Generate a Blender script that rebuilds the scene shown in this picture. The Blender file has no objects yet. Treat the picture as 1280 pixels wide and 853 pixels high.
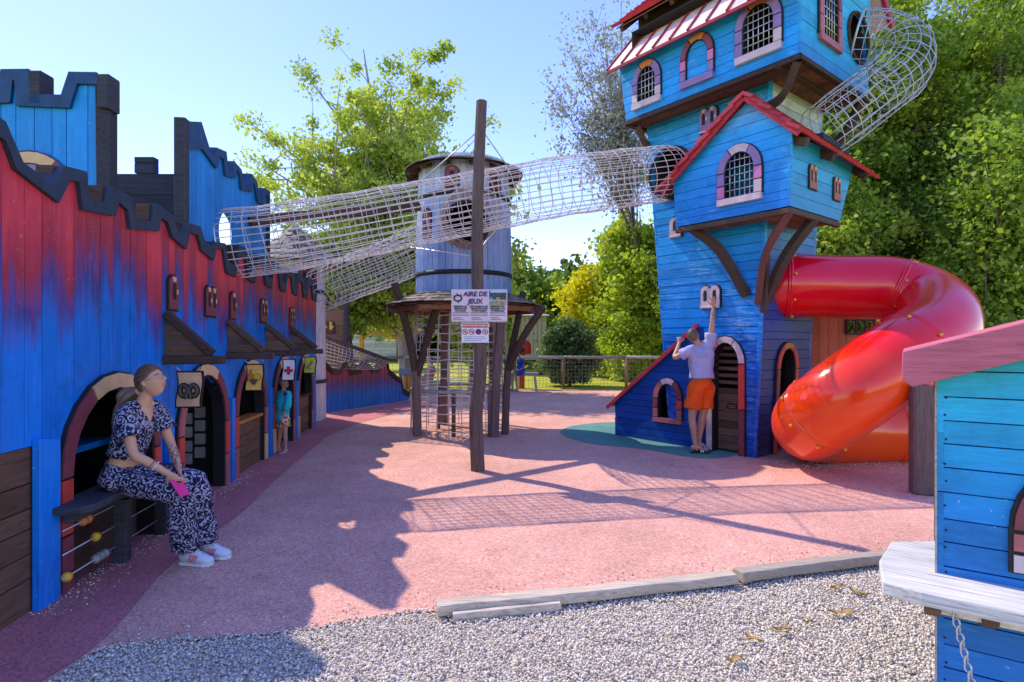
import bpy, math, random
import numpy as np
from mathutils import Vector as Vec, Matrix
from mathutils.noise import noise as pnoise

random.seed(7)
rng = np.random.default_rng(7)
PI = math.pi
scene = bpy.context.scene
col = scene.collection
FPX, CX, CY, EYE = 711.0, 640.0, 426.5, 1.6


def V(*a):
    return Vec(a)


def at(px, py, Y):
    return Vec(((px - CX) / FPX * Y, Y, EYE - (py - CY) / FPX * Y))


def gr(px, py, z=0.0):
    Y = (EYE - z) * FPX / (py - CY)
    return Vec(((px - CX) / FPX * Y, Y, z))


def onplane(px, py, P, n):
    d = Vec(((px - CX) / FPX, 1.0, -(py - CY) / FPX))
    o = Vec((0, 0, EYE))
    t = (P - o).dot(n) / d.dot(n)
    return o + d * t


# ------------------------------------------------------------------ tagging
def tag(o, label=None, cat=None, group=None, kind=None):
    if label: o['label'] = label
    if cat: o['category'] = cat
    if group: o['group'] = group
    if kind: o['kind'] = kind
    return o


def thing(name, label, cat, loc=(0, 0, 0), group=None):
    o = bpy.data.objects.new(name, None)
    o.empty_display_size = 0.1
    o.location = loc
    col.objects.link(o)
    return tag(o, label, cat, group)


# ------------------------------------------------------------------ mesh builder
class MB:
    def __init__(s):
        s.v = []; s.f = []; s.m = []; s.r = []; s.sm = []; s.mats = []
        s.n = 0

    def mi(s, mat):
        if mat not in s.mats: s.mats.append(mat)
        return s.mats.index(mat)

    def add(s, verts, faces, mat, smooth=False, rnd=None):
        k = len(s.v)
        s.v.extend([tuple(p) for p in verts])
        i = s.mi(mat)
        if rnd is None: rnd = random.random()
        for f in faces:
            s.f.append([a + k for a in f]); s.m.append(i); s.r.append(rnd); s.sm.append(smooth)

    def prism(s, pts, nv, mat, rnd=None, smooth=False):
        """polygon extruded by vector nv"""
        n = len(pts)
        a = [Vec(p) for p in pts]; b = [p + nv for p in a]
        nor = Vec((0, 0, 0))
        for i in range(n):
            nor += a[i].cross(a[(i + 1) % n])
        flip = nor.dot(nv) > 0
        f = [list(range(n)), list(range(2 * n - 1, n - 1, -1))]
        for i in range(n):
            j = (i + 1) % n
            f.append([i, n + i, n + j, j])
        if flip: f = [q[::-1] for q in f]
        s.add(a + b, f, mat, smooth, rnd)

    def beam(s, p0, p1, w, h, mat, up=(0, 0, 1), rnd=None, ch=0.12):
        """bar of w (sideways) x h (along up) with chamfered edges"""
        p0 = Vec(p0); p1 = Vec(p1)
        d = (p1 - p0).normalized()
        up = Vec(up)
        sd = d.cross(up)
        if sd.length < 1e-4: sd = d.cross(Vec((1, 0, 0)))
        sd.normalize(); u2 = sd.cross(d).normalized()
        c = min(w, h) * ch
        x, y = w / 2, h / 2
        prof = [(-x + c, -y), (x - c, -y), (x, -y + c), (x, y - c), (x - c, y), (-x + c, y), (-x, y - c), (-x, -y + c)]
        s.prism([p0 + sd * a + u2 * b for a, b in prof], p1 - p0, mat, rnd)

    def box(s, c, size, mat, F=None, rnd=None):
        X, Y, Z = (Vec((1, 0, 0)), Vec((0, 1, 0)), Vec((0, 0, 1))) if F is None else F
        c = Vec(c)
        s.beam(c - X * size[0] / 2, c + X * size[0] / 2, size[1], size[2], mat, up=Z, rnd=rnd, ch=0.06)

    def tube(s, pts, rad, mat, n=10, cap=True, closed=False, side=None, rad2=None, smooth=True, rnd=None, caps_round=False):
        """sweep; rad scalar or list; rad2 second radius (normal to side)"""
        P = [Vec(p) for p in pts]
        k = len(P)
        R = list(rad) if hasattr(rad, '__len__') else [rad] * k
        R2 = R if rad2 is None else (list(rad2) if hasattr(rad2, '__len__') else [rad2] * k)
        T = []
        for i in range(k):
            if closed: t = P[(i + 1) % k] - P[i - 1]
            else: t = P[min(i + 1, k - 1)] - P[max(i - 1, 0)]
            if t.length < 1e-9: t = Vec((0, 0, 1))
            T.append(t.normalized())
        sd = Vec(side) if side is not None else None
        if sd is None:
            a = Vec((0, 0, 1)) if abs(T[0].z) < 0.9 else Vec((1, 0, 0))
            sd = T[0].cross(a)
        verts = []
        for i in range(k):
            if side is not None: sd = Vec(side)
            q = sd - T[i] * sd.dot(T[i])
            if q.length < 1e-6: q = T[i].orthogonal()
            q.normalize(); sd = q
            b = T[i].cross(q)
            for j in range(n):
                an = 2 * PI * j / n
                verts.append(P[i] + q * (math.cos(an) * R[i]) + b * (math.sin(an) * R2[i]))
        f = []
        m = k if closed else k - 1
        for i in range(m):
            for j in range(n):
                a = i * n + j; b = i * n + (j + 1) % n
                i2 = (i + 1) % k
                f.append([a, b, i2 * n + (j + 1) % n, i2 * n + j])
        if cap and not closed:
            f.append(list(range(n - 1, -1, -1)))
            f.append([(k - 1) * n + j for j in range(n)])
        s.add(verts, f, mat, smooth, rnd)

    def lathe(s, c, prof, mat, n=24, smooth=True, axis=(0, 0, 1), rnd=None, cap=False, a0=0.0, a1=2 * PI):
        """profile list of (r, h) around axis"""
        c = Vec(c); ax = Vec(axis).normalized()
        x = ax.orthogonal().normalized(); y = ax.cross(x)
        full = abs(a1 - a0 - 2 * PI) < 1e-6
        cols = n if full else n + 1
        verts = []
        for r, h in prof:
            for j in range(cols):
                an = a0 + (a1 - a0) * j / n
                verts.append(c + x * (r * math.cos(an)) + y * (r * math.sin(an)) + ax * h)
        f = []
        for i in range(len(prof) - 1):
            for j in range(n):
                j2 = (j + 1) % cols
                f.append([i * cols + j, i * cols + j2, (i + 1) * cols + j2, (i + 1) * cols + j])
        if cap:
            f.append([j for j in range(cols)][::-1])
            f.append([(len(prof) - 1) * cols + j for j in range(cols)])
        s.add(verts, f, mat, smooth, rnd)

    def ball(s, c, r, mat, n=10, sc=(1, 1, 1), rnd=None):
        c = Vec(c)
        m = max(4, n // 2 + 1)
        verts = [c + Vec((0, 0, r * sc[2]))]
        for i in range(1, m):
            th = PI * i / m
            for j in range(n):
                ph = 2 * PI * j / n
                verts.append(c + Vec((r * sc[0] * math.sin(th) * math.cos(ph), r * sc[1] * math.sin(th) * math.sin(ph), r * sc[2] * math.cos(th))))
        verts.append(c - Vec((0, 0, r * sc[2])))
        f = []
        for j in range(n): f.append([0, 1 + j, 1 + (j + 1) % n])
        for i in range(m - 2):
            for j in range(n):
                a = 1 + i * n + j; b = 1 + i * n + (j + 1) % n
                f.append([a, a + n, b + n, b])
        L = len(verts) - 1; k = 1 + (m - 2) * n
        for j in range(n): f.append([L, k + (j + 1) % n, k + j])
        s.add(verts, f, mat, True, rnd)

    def mesh(s, name):
        me = bpy.data.meshes.new(name)
        me.from_pydata(s.v, [], s.f)
        for m in s.mats: me.materials.append(m)
        me.polygons.foreach_set('material_index', s.m)
        me.polygons.foreach_set('use_smooth', s.sm)
        a = me.attributes.new('rnd', 'FLOAT', 'FACE')
        a.data.foreach_set('value', s.r)
        me.update()
        return me

    def build(s, name, parent=None, bevel=0):
        me = s.mesh(name)
        o = bpy.data.objects.new(name, me)
        col.objects.link(o)
        if parent is not None:
            o.parent = parent
            o.matrix_parent_inverse = Matrix.Translation(-world_loc(parent))
        if bevel:
            b = o.modifiers.new('Bevel', 'BEVEL'); b.width = bevel; b.segments = 2; b.limit_method = 'ANGLE'
        return o


def world_loc(o):
    l = Vec(o.location)
    if o.parent is not None:
        l = l + world_loc(o.parent) + o.matrix_parent_inverse.translation
    return l


def adopt(o, parent):
    o.parent = parent
    o.matrix_parent_inverse = Matrix.Translation(-world_loc(parent))
    return o


def copy_tree(o, parent=None, delta=(0, 0, 0)):
    c = o.copy(); col.objects.link(c)
    if parent is None: c.location = Vec(o.location) + Vec(delta)
    else: c.parent = parent
    for ch in list(o.children): copy_tree(ch, c)
    return c


def np_mesh(name, verts, faces, mat, rnd=None, smooth=False):
    """verts (n,3) array, faces (m,k) array with constant k"""
    me = bpy.data.meshes.new(name)
    nv, (nf, k) = len(verts), faces.shape
    me.vertices.add(nv); me.vertices.foreach_set('co', np.asarray(verts, dtype=np.float32).ravel())
    me.loops.add(nf * k); me.loops.foreach_set('vertex_index', faces.astype(np.int32).ravel())
    me.polygons.add(nf)
    me.polygons.foreach_set('loop_start', np.arange(0, nf * k, k, dtype=np.int32))
    if smooth: me.polygons.foreach_set('use_smooth', np.ones(nf, dtype=bool))
    me.update(calc_edges=True)
    if mat is not None: me.materials.append(mat)
    if rnd is not None:
        a = me.attributes.new('rnd', 'FLOAT', 'FACE'); a.data.foreach_set('value', np.asarray(rnd, dtype=np.float32))
    return me


def link_mesh(name, me, parent=None):
    o = bpy.data.objects.new(name, me); col.objects.link(o)
    if parent is not None: adopt(o, parent)
    return o


def smooth_path(pts, per=8, closed=False):
    """Catmull-Rom"""
    P = [Vec(p) for p in pts]; n = len(P); out = []
    segs = n if closed else n - 1
    for i in range(segs):
        if closed: a, b, c, d = P[i - 1], P[i], P[(i + 1) % n], P[(i + 2) % n]
        else:
            b, c = P[i], P[i + 1]
            a = P[i - 1] if i else b * 2 - c
            d = P[i + 2] if i + 2 < n else c * 2 - b
        for k in range(per):
            t = k / per
            out.append(0.5 * ((2 * b) + (c - a) * t + (2 * a - 5 * b + 4 * c - d) * t * t + (3 * b - a - 3 * c + d) * t ** 3))
    if not closed: out.append(P[-1])
    return out


class Fr:
    """plane frame: O + u*U + v*V + n*N"""
    def __init__(s, O, U, Vv, N):
        s.O = Vec(O); s.U = Vec(U); s.V = Vec(Vv); s.N = Vec(N)

    def p(s, u, v, n=0.0):
        return s.O + s.U * u + s.V * v + s.N * n

    def uv(s, px, py):
        q = onplane(px, py, s.O, s.U.cross(s.V).normalized()) - s.O
        # solve q = u U + v V
        a, b, c = s.U.dot(s.U), s.U.dot(s.V), s.V.dot(s.V)
        d, e = q.dot(s.U), q.dot(s.V)
        det = a * c - b * b
        return ((d * c - e * b) / det, (e * a - d * b) / det)


def arch_hole(axis, uc, v0, w, hs, rise):
    """arched hole for boards: 'h' boards stack in v, 'v' boards stack in u"""
    if axis == 'h':
        def hw(v):
            if v <= v0 + hs: return w / 2
            q = (v - v0 - hs) / rise
            return w / 2 * math.sqrt(max(0, 1 - q * q))
        return (v0, v0 + hs + rise, lambda v: uc - hw(v), lambda v: uc + hw(v), [v0 + hs])
    else:
        def top(u):
            q = (u - uc) / (w / 2)
            return v0 + hs + rise * math.sqrt(max(0, 1 - q * q))
        return (uc - w / 2, uc + w / 2, lambda u: v0, top, [])


def round_hole(axis, uc, vc, r):
    c, o = (vc, uc) if axis == 'h' else (uc, vc)
    return (c - r, c + r, lambda a: o - math.sqrt(max(0, r * r - (a - c) ** 2)), lambda a: o + math.sqrt(max(0, r * r - (a - c) ** 2)), [])


def planks(mb, F, axis, a0, a1, lo, hi, pw, mat, thick=0.03, gap=0.006, holes=(), breaks=(), jitter=0.25, n0=0.0, warp=0.0, cham=0.0):
    """boards filling [lo(c),hi(c)] for c in [a0,a1]; axis 'h': boards run along u, stack in v; 'v': the other way"""
    def P(al, ac, n):
        return F.p(al, ac, n) if axis == 'h' else F.p(ac, al, n)
    edges = [a0]
    while edges[-1] < a1 - pw * 0.6:
        edges.append(edges[-1] + pw * (1 + random.uniform(-jitter, jitter)))
    edges[-1] = a1
    if len(edges) < 2: edges = [a0, a1]
    for b0, b1 in zip(edges[:-1], edges[1:]):
        c0, c1 = b0 + gap / 2, b1 - gap / 2
        rn = random.random()
        off = n0 + random.uniform(-warp, warp)
        bk = {c0, c1}
        for h in holes:
            for q in (h[0], h[1], *h[4]):
                if c0 + 1e-4 < q < c1 - 1e-4: bk.add(q)
        for q in breaks:
            if c0 + 1e-4 < q < c1 - 1e-4: bk.add(q)
        bk = sorted(bk)
        for d0, d1 in zip(bk[:-1], bk[1:]):
            if d1 - d0 < 1e-4: continue
            mid = (d0 + d1) / 2
            act = sorted([h for h in holes if h[0] < mid < h[1]], key=lambda h: h[2](mid))
            m = 5 if act else 2
            cs = [d0 + (d1 - d0) * i / (m - 1) for i in range(m)]
            ce = list(cs); ce[0] += 1e-5; ce[-1] -= 1e-5
            L = [lo] + [h[3] for h in act]
            H = [h[2] for h in act] + [hi]
            for l, h in zip(L, H):
                lv = [l(c) for c in ce]; hv = [h(c) for c in ce]
                if max(b - a for a, b in zip(lv, hv)) < 2e-3: continue
                hv = [max(b, a + 1e-4) for a, b in zip(lv, hv)]
                pts = [P(a, c, off) for a, c in zip(lv, cs)] + [P(b, c, off) for b, c in zip(hv[::-1], cs[::-1])]
                mb.prism(pts, F.N * (-thick), mat, rn)


def interp(xs, ys):
    return lambda x: float(np.interp(x, xs, ys))


def arch_path(uc, v0, w, hs, rise, k=12):
    """open path: bottom-left, up, over, down to bottom-right"""
    pts = [(uc - w / 2, v0), (uc - w / 2, v0 + hs * 0.5)]
    for i in range(k + 1):
        a = PI - PI * i / k
        pts.append((uc + w / 2 * math.cos(a), v0 + hs + rise * math.sin(a)))
    pts += [(uc + w / 2, v0 + hs * 0.5), (uc + w / 2, v0)]
    return pts


def arch_frame(mb, F, uc, v0, w, hs, rise, fw, mats, back, proud=0.035, n0=0.0, sill=None, depth=0.08, rim=0.014):
    """ring of painted blocks round an arched opening (w is the opening) on a dark backing ring"""
    k = 12
    inn = arch_path(uc, v0, w, hs, rise, k); out = arch_path(uc, v0, w + 2 * fw, hs, rise + fw, k)
    i2 = arch_path(uc, v0, w - 2 * rim, hs, rise - rim, k); o2 = arch_path(uc, v0, w + 2 * fw + 2 * rim, hs, rise + fw + rim, k)
    b = -0.004
    bb = v0 - (rim if sill else 0)
    def fix(pts): return [(u, bb if abs(v - v0) < 1e-6 else v) for u, v in pts]
    i2, o2 = fix(i2), fix(o2)
    for q in range(len(inn) - 1):
        mb.prism([F.p(*i2[q], n0 + proud * 0.6), F.p(*o2[q], n0 + proud * 0.6), F.p(*o2[q + 1], n0 + proud * 0.6), F.p(*i2[q + 1], n0 + proud * 0.6)], F.N * (-(proud * 0.6) - depth), back)
    # blocks: groups of path segments
    N = len(inn) - 1
    groups = [(0, 1), (1, 2), (2, 5), (5, 8 if N == 16 else 8), (8, 11), (11, 14), (14, 15), (15, 16)]
    g = [(0, 1), (1, 2), (2, 6), (6, 10), (10, 14), (14, 15), (15, 16)]
    for gi, (a, e) in enumerate(g):
        m = mats[gi % len(mats)]; rn = random.random()
        pts = [F.p(*inn[i], n0 + proud) for i in range(a, e + 1)] + [F.p(*out[i], n0 + proud) for i in range(e, a - 1, -1)]
        # shrink slightly for dark joints
        c = sum(pts, Vec((0, 0, 0))) / len(pts)
        t = 0.97
        for i in range(a, e):
            qd = [inn[i], inn[i + 1], out[i + 1], out[i]]
            qq = [F.p(*x, n0 + proud) for x in qd]
            if i == a: 
                dv = (qq[1] - qq[0]).normalized() * 0.008; qq[0] += dv; qq[3] += dv
            if i == e - 1:
                dv = (qq[0] - qq[1]).normalized() * 0.008; qq[1] += dv; qq[2] += dv
            mb.prism(qq, F.N * (-proud * 0.5), m, rn)
    if sill:
        W = w / 2 + fw
        mb.prism([F.p(uc - W, v0 - sill, n0 + proud + 0.01), F.p(uc + W, v0 - sill, n0 + proud + 0.01), F.p(uc + W, v0 - 0.004, n0 + proud + 0.01), F.p(uc - W, v0 - 0.004, n0 + proud + 0.01)], F.N * (-proud - 0.01), mats[-1])


def grid_bars(mb, F, uc, v0, w, hs, rise, nu, nv, r, mat, n0=0.0):
    for i in range(1, nu + 1):
        u = uc - w / 2 + w * i / (nu + 1)
        q = (u - uc) / (w / 2)
        top = v0 + hs + rise * math.sqrt(1 - q * q)
        mb.tube([F.p(u, v0, n0), F.p(u, top, n0)], r, mat, 5)
    H = hs + rise
    for j in range(1, nv + 1):
        v = v0 + H * j / (nv + 1)
        hw = w / 2 if v < v0 + hs else w / 2 * math.sqrt(max(0.0, 1 - ((v - v0 - hs) / rise) ** 2))
        mb.tube([F.p(uc - hw, v, n0 + 2 * r), F.p(uc + hw, v, n0 + 2 * r)], r, mat, 5)


# ------------------------------------------------------------------ materials
class NT:
    def __init__(s, name, rough=0.6, spec=0.3):
        s.m = bpy.data.materials.new(name); s.m.use_nodes = True
        s.t = s.m.node_tree; s.n = s.t.nodes; s.l = s.t.links
        s.b = s.n['Principled BSDF']; s.out = s.n['Material Output']
        s.b.inputs['Roughness'].default_value = rough
        s.b.inputs['Specular IOR Level'].default_value = spec
        s._c = None

    def new(s, t, **kw):
        n = s.n.new(t)
        for k, v in kw.items(): setattr(n, k, v)
        return n

    def coord(s):
        if s._c is None: s._c = s.new('ShaderNodeTexCoord').outputs['Object']
        return s._c

    def put(s, sock, val):
        if isinstance(val, bpy.types.NodeSocket): s.l.new(val, sock)
        else: sock.default_value = val

    def mapping(s, scale=(1, 1, 1), rot=(0, 0, 0), loc=(0, 0, 0)):
        m = s.new('ShaderNodeMapping'); s.l.new(s.coord(), m.inputs[0])
        m.inputs['Scale'].default_value = scale; m.inputs['Rotation'].default_value = rot; m.inputs['Location'].default_value = loc
        return m.outputs[0]

    def noise(s, scale, detail=4, rough=0.55, vec=None, dist=0):
        n = s.new('ShaderNodeTexNoise'); s.l.new(vec if vec is not None else s.coord(), n.inputs['Vector'])
        n.inputs['Scale'].default_value = scale; n.inputs['Detail'].default_value = detail; n.inputs['Roughness'].default_value = rough
        n.inputs['Distortion'].default_value = dist
        return n.outputs['Fac']

    def voronoi(s, scale, feature='F1', out='Distance', vec=None):
        n = s.new('ShaderNodeTexVoronoi', feature=feature); s.l.new(vec if vec is not None else s.coord(), n.inputs['Vector'])
        n.inputs['Scale'].default_value = scale
        return n.outputs[out]

    def attr(s, name='rnd'):
        return s.new('ShaderNodeAttribute', attribute_name=name).outputs['Fac']

    def math(s, op, a, b=None, clamp=False):
        n = s.new('ShaderNodeMath', operation=op, use_clamp=clamp)
        s.put(n.inputs[0], a)
        if b is not None: s.put(n.inputs[1], b)
        return n.outputs[0]

    def ramp(s, fac, stops, interp='LINEAR'):
        n = s.new('ShaderNodeValToRGB'); s.l.new(fac, n.inputs[0])
        cr = n.color_ramp; cr.interpolation = interp
        while len(cr.elements) < len(stops): cr.elements.new(0.5)
        for e, (p, c) in zip(cr.elements, stops):
            e.position = p; e.color = c if len(c) == 4 else (*c, 1)
        return n.outputs['Color']

    def mix(s, fac, a, b, mode='MIX'):
        n = s.new('ShaderNodeMix', data_type='RGBA', blend_type=mode)
        s.put(n.inputs[0], fac)
        for k, x in ((6, a), (7, b)):
            if isinstance(x, bpy.types.NodeSocket): s.l.new(x, n.inputs[k])
            else: n.inputs[k].default_value = x if len(x) == 4 else (*x, 1)
        return n.outputs[2]

    def xyz(s):
        n = s.new('ShaderNodeSeparateXYZ'); s.l.new(s.coord(), n.inputs[0]); return n.outputs

    def bump(s, h, strength=0.3, dist=0.01):
        n = s.new('ShaderNodeBump'); s.l.new(h, n.inputs['Height'])
        n.inputs['Strength'].default_value = strength; n.inputs['Distance'].default_value = dist
        s.l.new(n.outputs[0], s.b.inputs['Normal'])

    def col(s, c):
        s.put(s.b.inputs['Base Color'], c if isinstance(c, bpy.types.NodeSocket) else (*c, 1))
        return s


def sc(c, k): return tuple(min(1, x * k) for x in c)


def m_plain(name, c, rough=0.5, spec=0.4, metal=0, var=0.12, scale=9):
    n = NT(name, rough, spec)
    f = n.noise(scale, 5)
    n.col(n.ramp(f, [(0.25, sc(c, 1 - var)), (0.75, sc(c, 1 + var))]))
    n.b.inputs['Metallic'].default_value = metal
    return n.m


def m_wood(name, c, grain=(1, 14, 14), var=0.35, rough=0.7, dark=0.45, spec=0.2, rot=0.0):
    """weathered timber; grain runs along the axis with the small scale"""
    n = NT(name, rough, spec)
    if rot:
        mp = n.new('ShaderNodeMapping', vector_type='TEXTURE'); n.l.new(n.coord(), mp.inputs[0])
        mp.inputs['Scale'].default_value = tuple(1.0 / q for q in grain); mp.inputs['Rotation'].default_value = (0, 0, rot)
        g = n.noise(3.0, 6, 0.65, mp.outputs[0], 0.8)
    else: g = n.noise(3.0, 6, 0.65, n.mapping(grain), 1.2)
    big = n.noise(1.7, 3)
    a = n.attr()
    base = n.ramp(g, [(0.28, sc(c, dark)), (0.5, c), (0.78, sc(c, 1.35))])
    v = n.math('ADD', n.math('MULTIPLY', a, var * 2), 1 - var)
    v2 = n.math('MULTIPLY', v, n.math('ADD', n.math('MULTIPLY', big, 0.5), 0.75))
    cc = n.new('ShaderNodeCombineXYZ')
    for i in range(3): n.l.new(v2, cc.inputs[i])
    n.col(n.mix(1.0, base, cc.outputs[0], 'MULTIPLY'))
    n.bump(g, 0.35, 0.006)
    return n.m


def m_paintwood(name, stops, z0, z1, grain=(14, 14, 1.2), wear=0.15, wear_glint_c=(0.5, 0.55, 0.6), streak=0.22, var=0.16, rough=0.42, warp=None, spec=0.35):
    """painted boards: colour runs with height (z0..z1), ragged brush streaks, patches of wear and painted sun glint, per-board tint"""
    n = NT(name, rough, spec)
    g = n.noise(2.6, 6, 0.6, n.mapping(grain), 0.8)
    big = n.noise(1.4, 4, 0.6)
    z = n.xyz()[2]
    fz = n.math('MULTIPLY', n.math('SUBTRACT', z, z0), 1.0 / (z1 - z0))
    st = n.noise(1.0, 4, 0.6, n.mapping((grain[0] * 0.45, grain[1] * 0.45, 0.7)))
    fz = n.math('ADD', fz, n.math('MULTIPLY', n.math('SUBTRACT', st, 0.5), streak * 2))
    fz = n.math('ADD', fz, n.math('MULTIPLY', n.math('SUBTRACT', n.attr(), 0.5), streak * 0.7), True)
    base = n.ramp(fz, stops)
    v = n.math('MULTIPLY', n.math('ADD', n.math('MULTIPLY', n.attr(), var * 2), 1 - var), n.math('ADD', n.math('MULTIPLY', g, 0.7), 0.65))
    cc = n.new('ShaderNodeCombineXYZ')
    for i in range(3): n.l.new(v, cc.inputs[i])
    c = n.mix(1.0, base, cc.outputs[0], 'MULTIPLY')
    wr = n.math('MULTIPLY', g, n.math('ADD', big, 0.5))
    wm = n.new('ShaderNodeMapRange'); n.l.new(wr, wm.inputs[0])
    wm.inputs[1].default_value = 0.62 - wear * 0.35; wm.inputs[2].default_value = 0.86 - wear * 0.2; wm.inputs[4].default_value = 0.75 * min(1.0, wear * 7)
    c = n.mix(wm.outputs[0], c, wear_glint_c)
    chip = n.math('MULTIPLY', n.math('GREATER_THAN', n.noise(38, 3, 0.6), 0.70), n.math('GREATER_THAN', n.noise(2.3, 2), 0.52))
    c = n.mix(n.math('MULTIPLY', chip, 0.55), c, sc(wear_glint_c, 1.2))
    gr_ = n.ramp(n.noise(3.1, 6, 0.7), [(0.30, (0.62, 0.62, 0.64)), (0.48, (1, 1, 1)), (0.8, (1.08, 1.08, 1.08))])
    c = n.mix(0.8, c, gr_, 'MULTIPLY')
    n.col(c)
    n.bump(g, 0.3, 0.005)
    return n.m


def m_leaf(name, c0, c1, c2, trans=0.35):
    n = NT(name, 0.55, 0.25)
    a = n.attr()
    big = n.noise(0.6, 3)
    f = n.math('ADD', n.math('MULTIPLY', a, 0.7), n.math('MULTIPLY', big, 0.45), True)
    c = n.ramp(f, [(0.1, c0), (0.5, c1), (0.92, c2)])
    n.col(c)
    tr = n.new('ShaderNodeBsdfTranslucent'); n.l.new(n.mix(1.0, c, (1.0, 1.0, 0.45), 'MULTIPLY'), tr.inputs[0])
    mx = n.new('ShaderNodeMixShader'); mx.inputs[0].default_value = trans
    n.l.new(n.b.outputs[0], mx.inputs[1]); n.l.new(tr.outputs[0], mx.inputs[2]); n.l.new(mx.outputs[0], n.out.inputs[0])
    return n.m


def text_obj(s, size, mat, O, U, Vv, N, parent, name='lettering', align='CENTER', bold=0.0, extrude=0.002, shear=0, spacing=1.0):
    cu = bpy.data.curves.new(name, 'FONT'); cu.body = s; cu.size = size; cu.align_x = align; cu.align_y = 'CENTER'
    cu.extrude = extrude; cu.offset = bold; cu.shear = shear; cu.space_character = spacing; cu.resolution_u = 3
    t = bpy.data.objects.new(name, cu); col.objects.link(t)
    dg = bpy.context.evaluated_depsgraph_get(); dg.update()
    me = bpy.data.meshes.new_from_object(t.evaluated_get(dg))
    col.objects.unlink(t); bpy.data.objects.remove(t)
    M = Matrix(((U[0], Vv[0], N[0], O[0]), (U[1], Vv[1], N[1], O[1]), (U[2], Vv[2], N[2], O[2]), (0, 0, 0, 1)))
    me.transform(M); me.materials.clear(); me.materials.append(mat)
    return link_mesh(name, me, parent)
# ================================================================== camera, light, sky
cam_d = bpy.data.cameras.new('camera'); cam_d.sensor_width = 36; cam_d.lens = 36 * FPX / 1280.0
cam_d.clip_start = 0.05; cam_d.clip_end = 2000
cam = bpy.data.objects.new('camera', cam_d); cam.location = (0, 0, EYE); cam.rotation_euler = (PI / 2, 0, 0)
col.objects.link(cam); scene.camera = cam

TO_SUN = Vec((-3.05, 2.67, 4.56)).normalized()
SUN_EL = math.asin(TO_SUN.z); SUN_AZ = math.atan2(TO_SUN.x, TO_SUN.y)
sd = bpy.data.lights.new('sun', 'SUN'); sd.energy = 5.0; sd.angle = math.radians(0.5); sd.color = (1, 0.91, 0.76)
so = bpy.data.objects.new('sun', sd); so.rotation_euler = TO_SUN.to_track_quat('Z', 'Y').to_euler(); so.location = (0, 0, 30)
col.objects.link(so)
w = bpy.data.worlds.new('World'); scene.world = w; w.use_nodes = True
wn = w.node_tree.nodes; bg = wn['Background']
sky = wn.new('ShaderNodeTexSky'); sky.sky_type = 'NISHITA'; sky.sun_disc = False
sky.sun_elevation = SUN_EL; sky.sun_rotation = SUN_AZ
sky.air_density = 1.0; sky.dust_density = 0.1; sky.ozone_density = 1.3; sky.altitude = 0
gam = wn.new('ShaderNodeGamma'); gam.inputs[1].default_value = 0.56
hsv = wn.new('ShaderNodeHueSaturation'); hsv.inputs['Saturation'].default_value = 1.75; hsv.inputs['Hue'].default_value = 0.535
w.node_tree.links.new(sky.outputs[0], gam.inputs[0]); w.node_tree.links.new(gam.outputs[0], hsv.inputs['Color']); w.node_tree.links.new(hsv.outputs[0], bg.inputs[0]); bg.inputs[1].default_value = 0.76
scene.view_settings.view_transform = 'Standard'; scene.view_settings.look = 'None'
scene.view_settings.exposure = 0; scene.view_settings.gamma = 1
scene.render.engine = 'CYCLES'
scene.cycles.use_denoising = True
scene.cycles.max_bounces = 8; scene.cycles.diffuse_bounces = 4

# ================================================================== materials
BROWN = m_wood('dark_timber', (0.085, 0.05, 0.037))
BROWN2 = m_wood('brown_board', (0.16, 0.085, 0.05), grain=(1.5, 1.5, 14))
BROWNH = m_wood('brown_board_flat', (0.15, 0.085, 0.052), grain=(2, 2, 18))
CHAR = m_wood('charcoal_timber', (0.05, 0.05, 0.06), var=0.2)
GREYW = m_wood('weathered_grey_timber', (0.42, 0.40, 0.37), grain=(2, 14, 14))
POSTW = m_wood('post_timber', (0.15, 0.10, 0.085), grain=(12, 12, 1))
LOGW = m_wood('edging_timber', (0.62, 0.50, 0.37), grain=(1.2, 16, 16), dark=0.6)
BLACK = m_plain('black_paint', (0.012, 0.012, 0.014), 0.6)
STEEL = m_plain('galvanised_wire', (0.55, 0.55, 0.56), 0.35, 0.5, 0.6)
ROPE = m_plain('net_rope', (0.62, 0.55, 0.53), 0.8, 0.2, var=0.25, scale=40)
ROPE2 = m_plain('net_rope_brown', (0.34, 0.25, 0.2), 0.85, 0.2, var=0.25, scale=40)

CASTLE = m_paintwood('castle_boards', [(0.0, (0.004, 0.19, 0.66)), (0.42, (0.004, 0.17, 0.62)), (0.56, (0.08, 0.06, 0.25)), (0.68, (0.36, 0.03, 0.06)), (0.86, (0.60, 0.045, 0.065)), (1, (0.54, 0.04, 0.06))], 0.9, 2.8, wear=0.03, wear_glint_c=(0.4, 0.42, 0.55), streak=0.30)
CBLUE = m_paintwood('castle_blue_boards', [(0, (0.006, 0.20, 0.58)), (0.5, (0.006, 0.22, 0.62)), (1, (0.008, 0.27, 0.68))], 1.0, 4.0, wear=0.02)
PILLAR = m_paintwood('castle_pillar_blue', [(0, (0.004, 0.18, 0.66)), (1, (0.006, 0.2, 0.68))], 0, 1, wear=0.02)
SHADEB = m_plain('trim_paint', (0.022, 0.034, 0.06), 0.5, var=0.35)
TRIMB = m_plain('trim_navy', (0.008, 0.05, 0.14), 0.5, var=0.35)
ARED = m_plain('arch_red', (0.62, 0.06, 0.045), 0.5, var=0.2)
AMAR = m_plain('arch_maroon', (0.22, 0.045, 0.065), 0.5, var=0.25)
AROSE = m_plain('arch_rose', (0.42, 0.12, 0.13), 0.5, var=0.25)
ACREAM = m_plain('arch_cream', (0.72, 0.45, 0.22), 0.5, var=0.15)
AORAN = m_plain('arch_orange', (0.62, 0.2, 0.05), 0.5, var=0.2)
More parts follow.
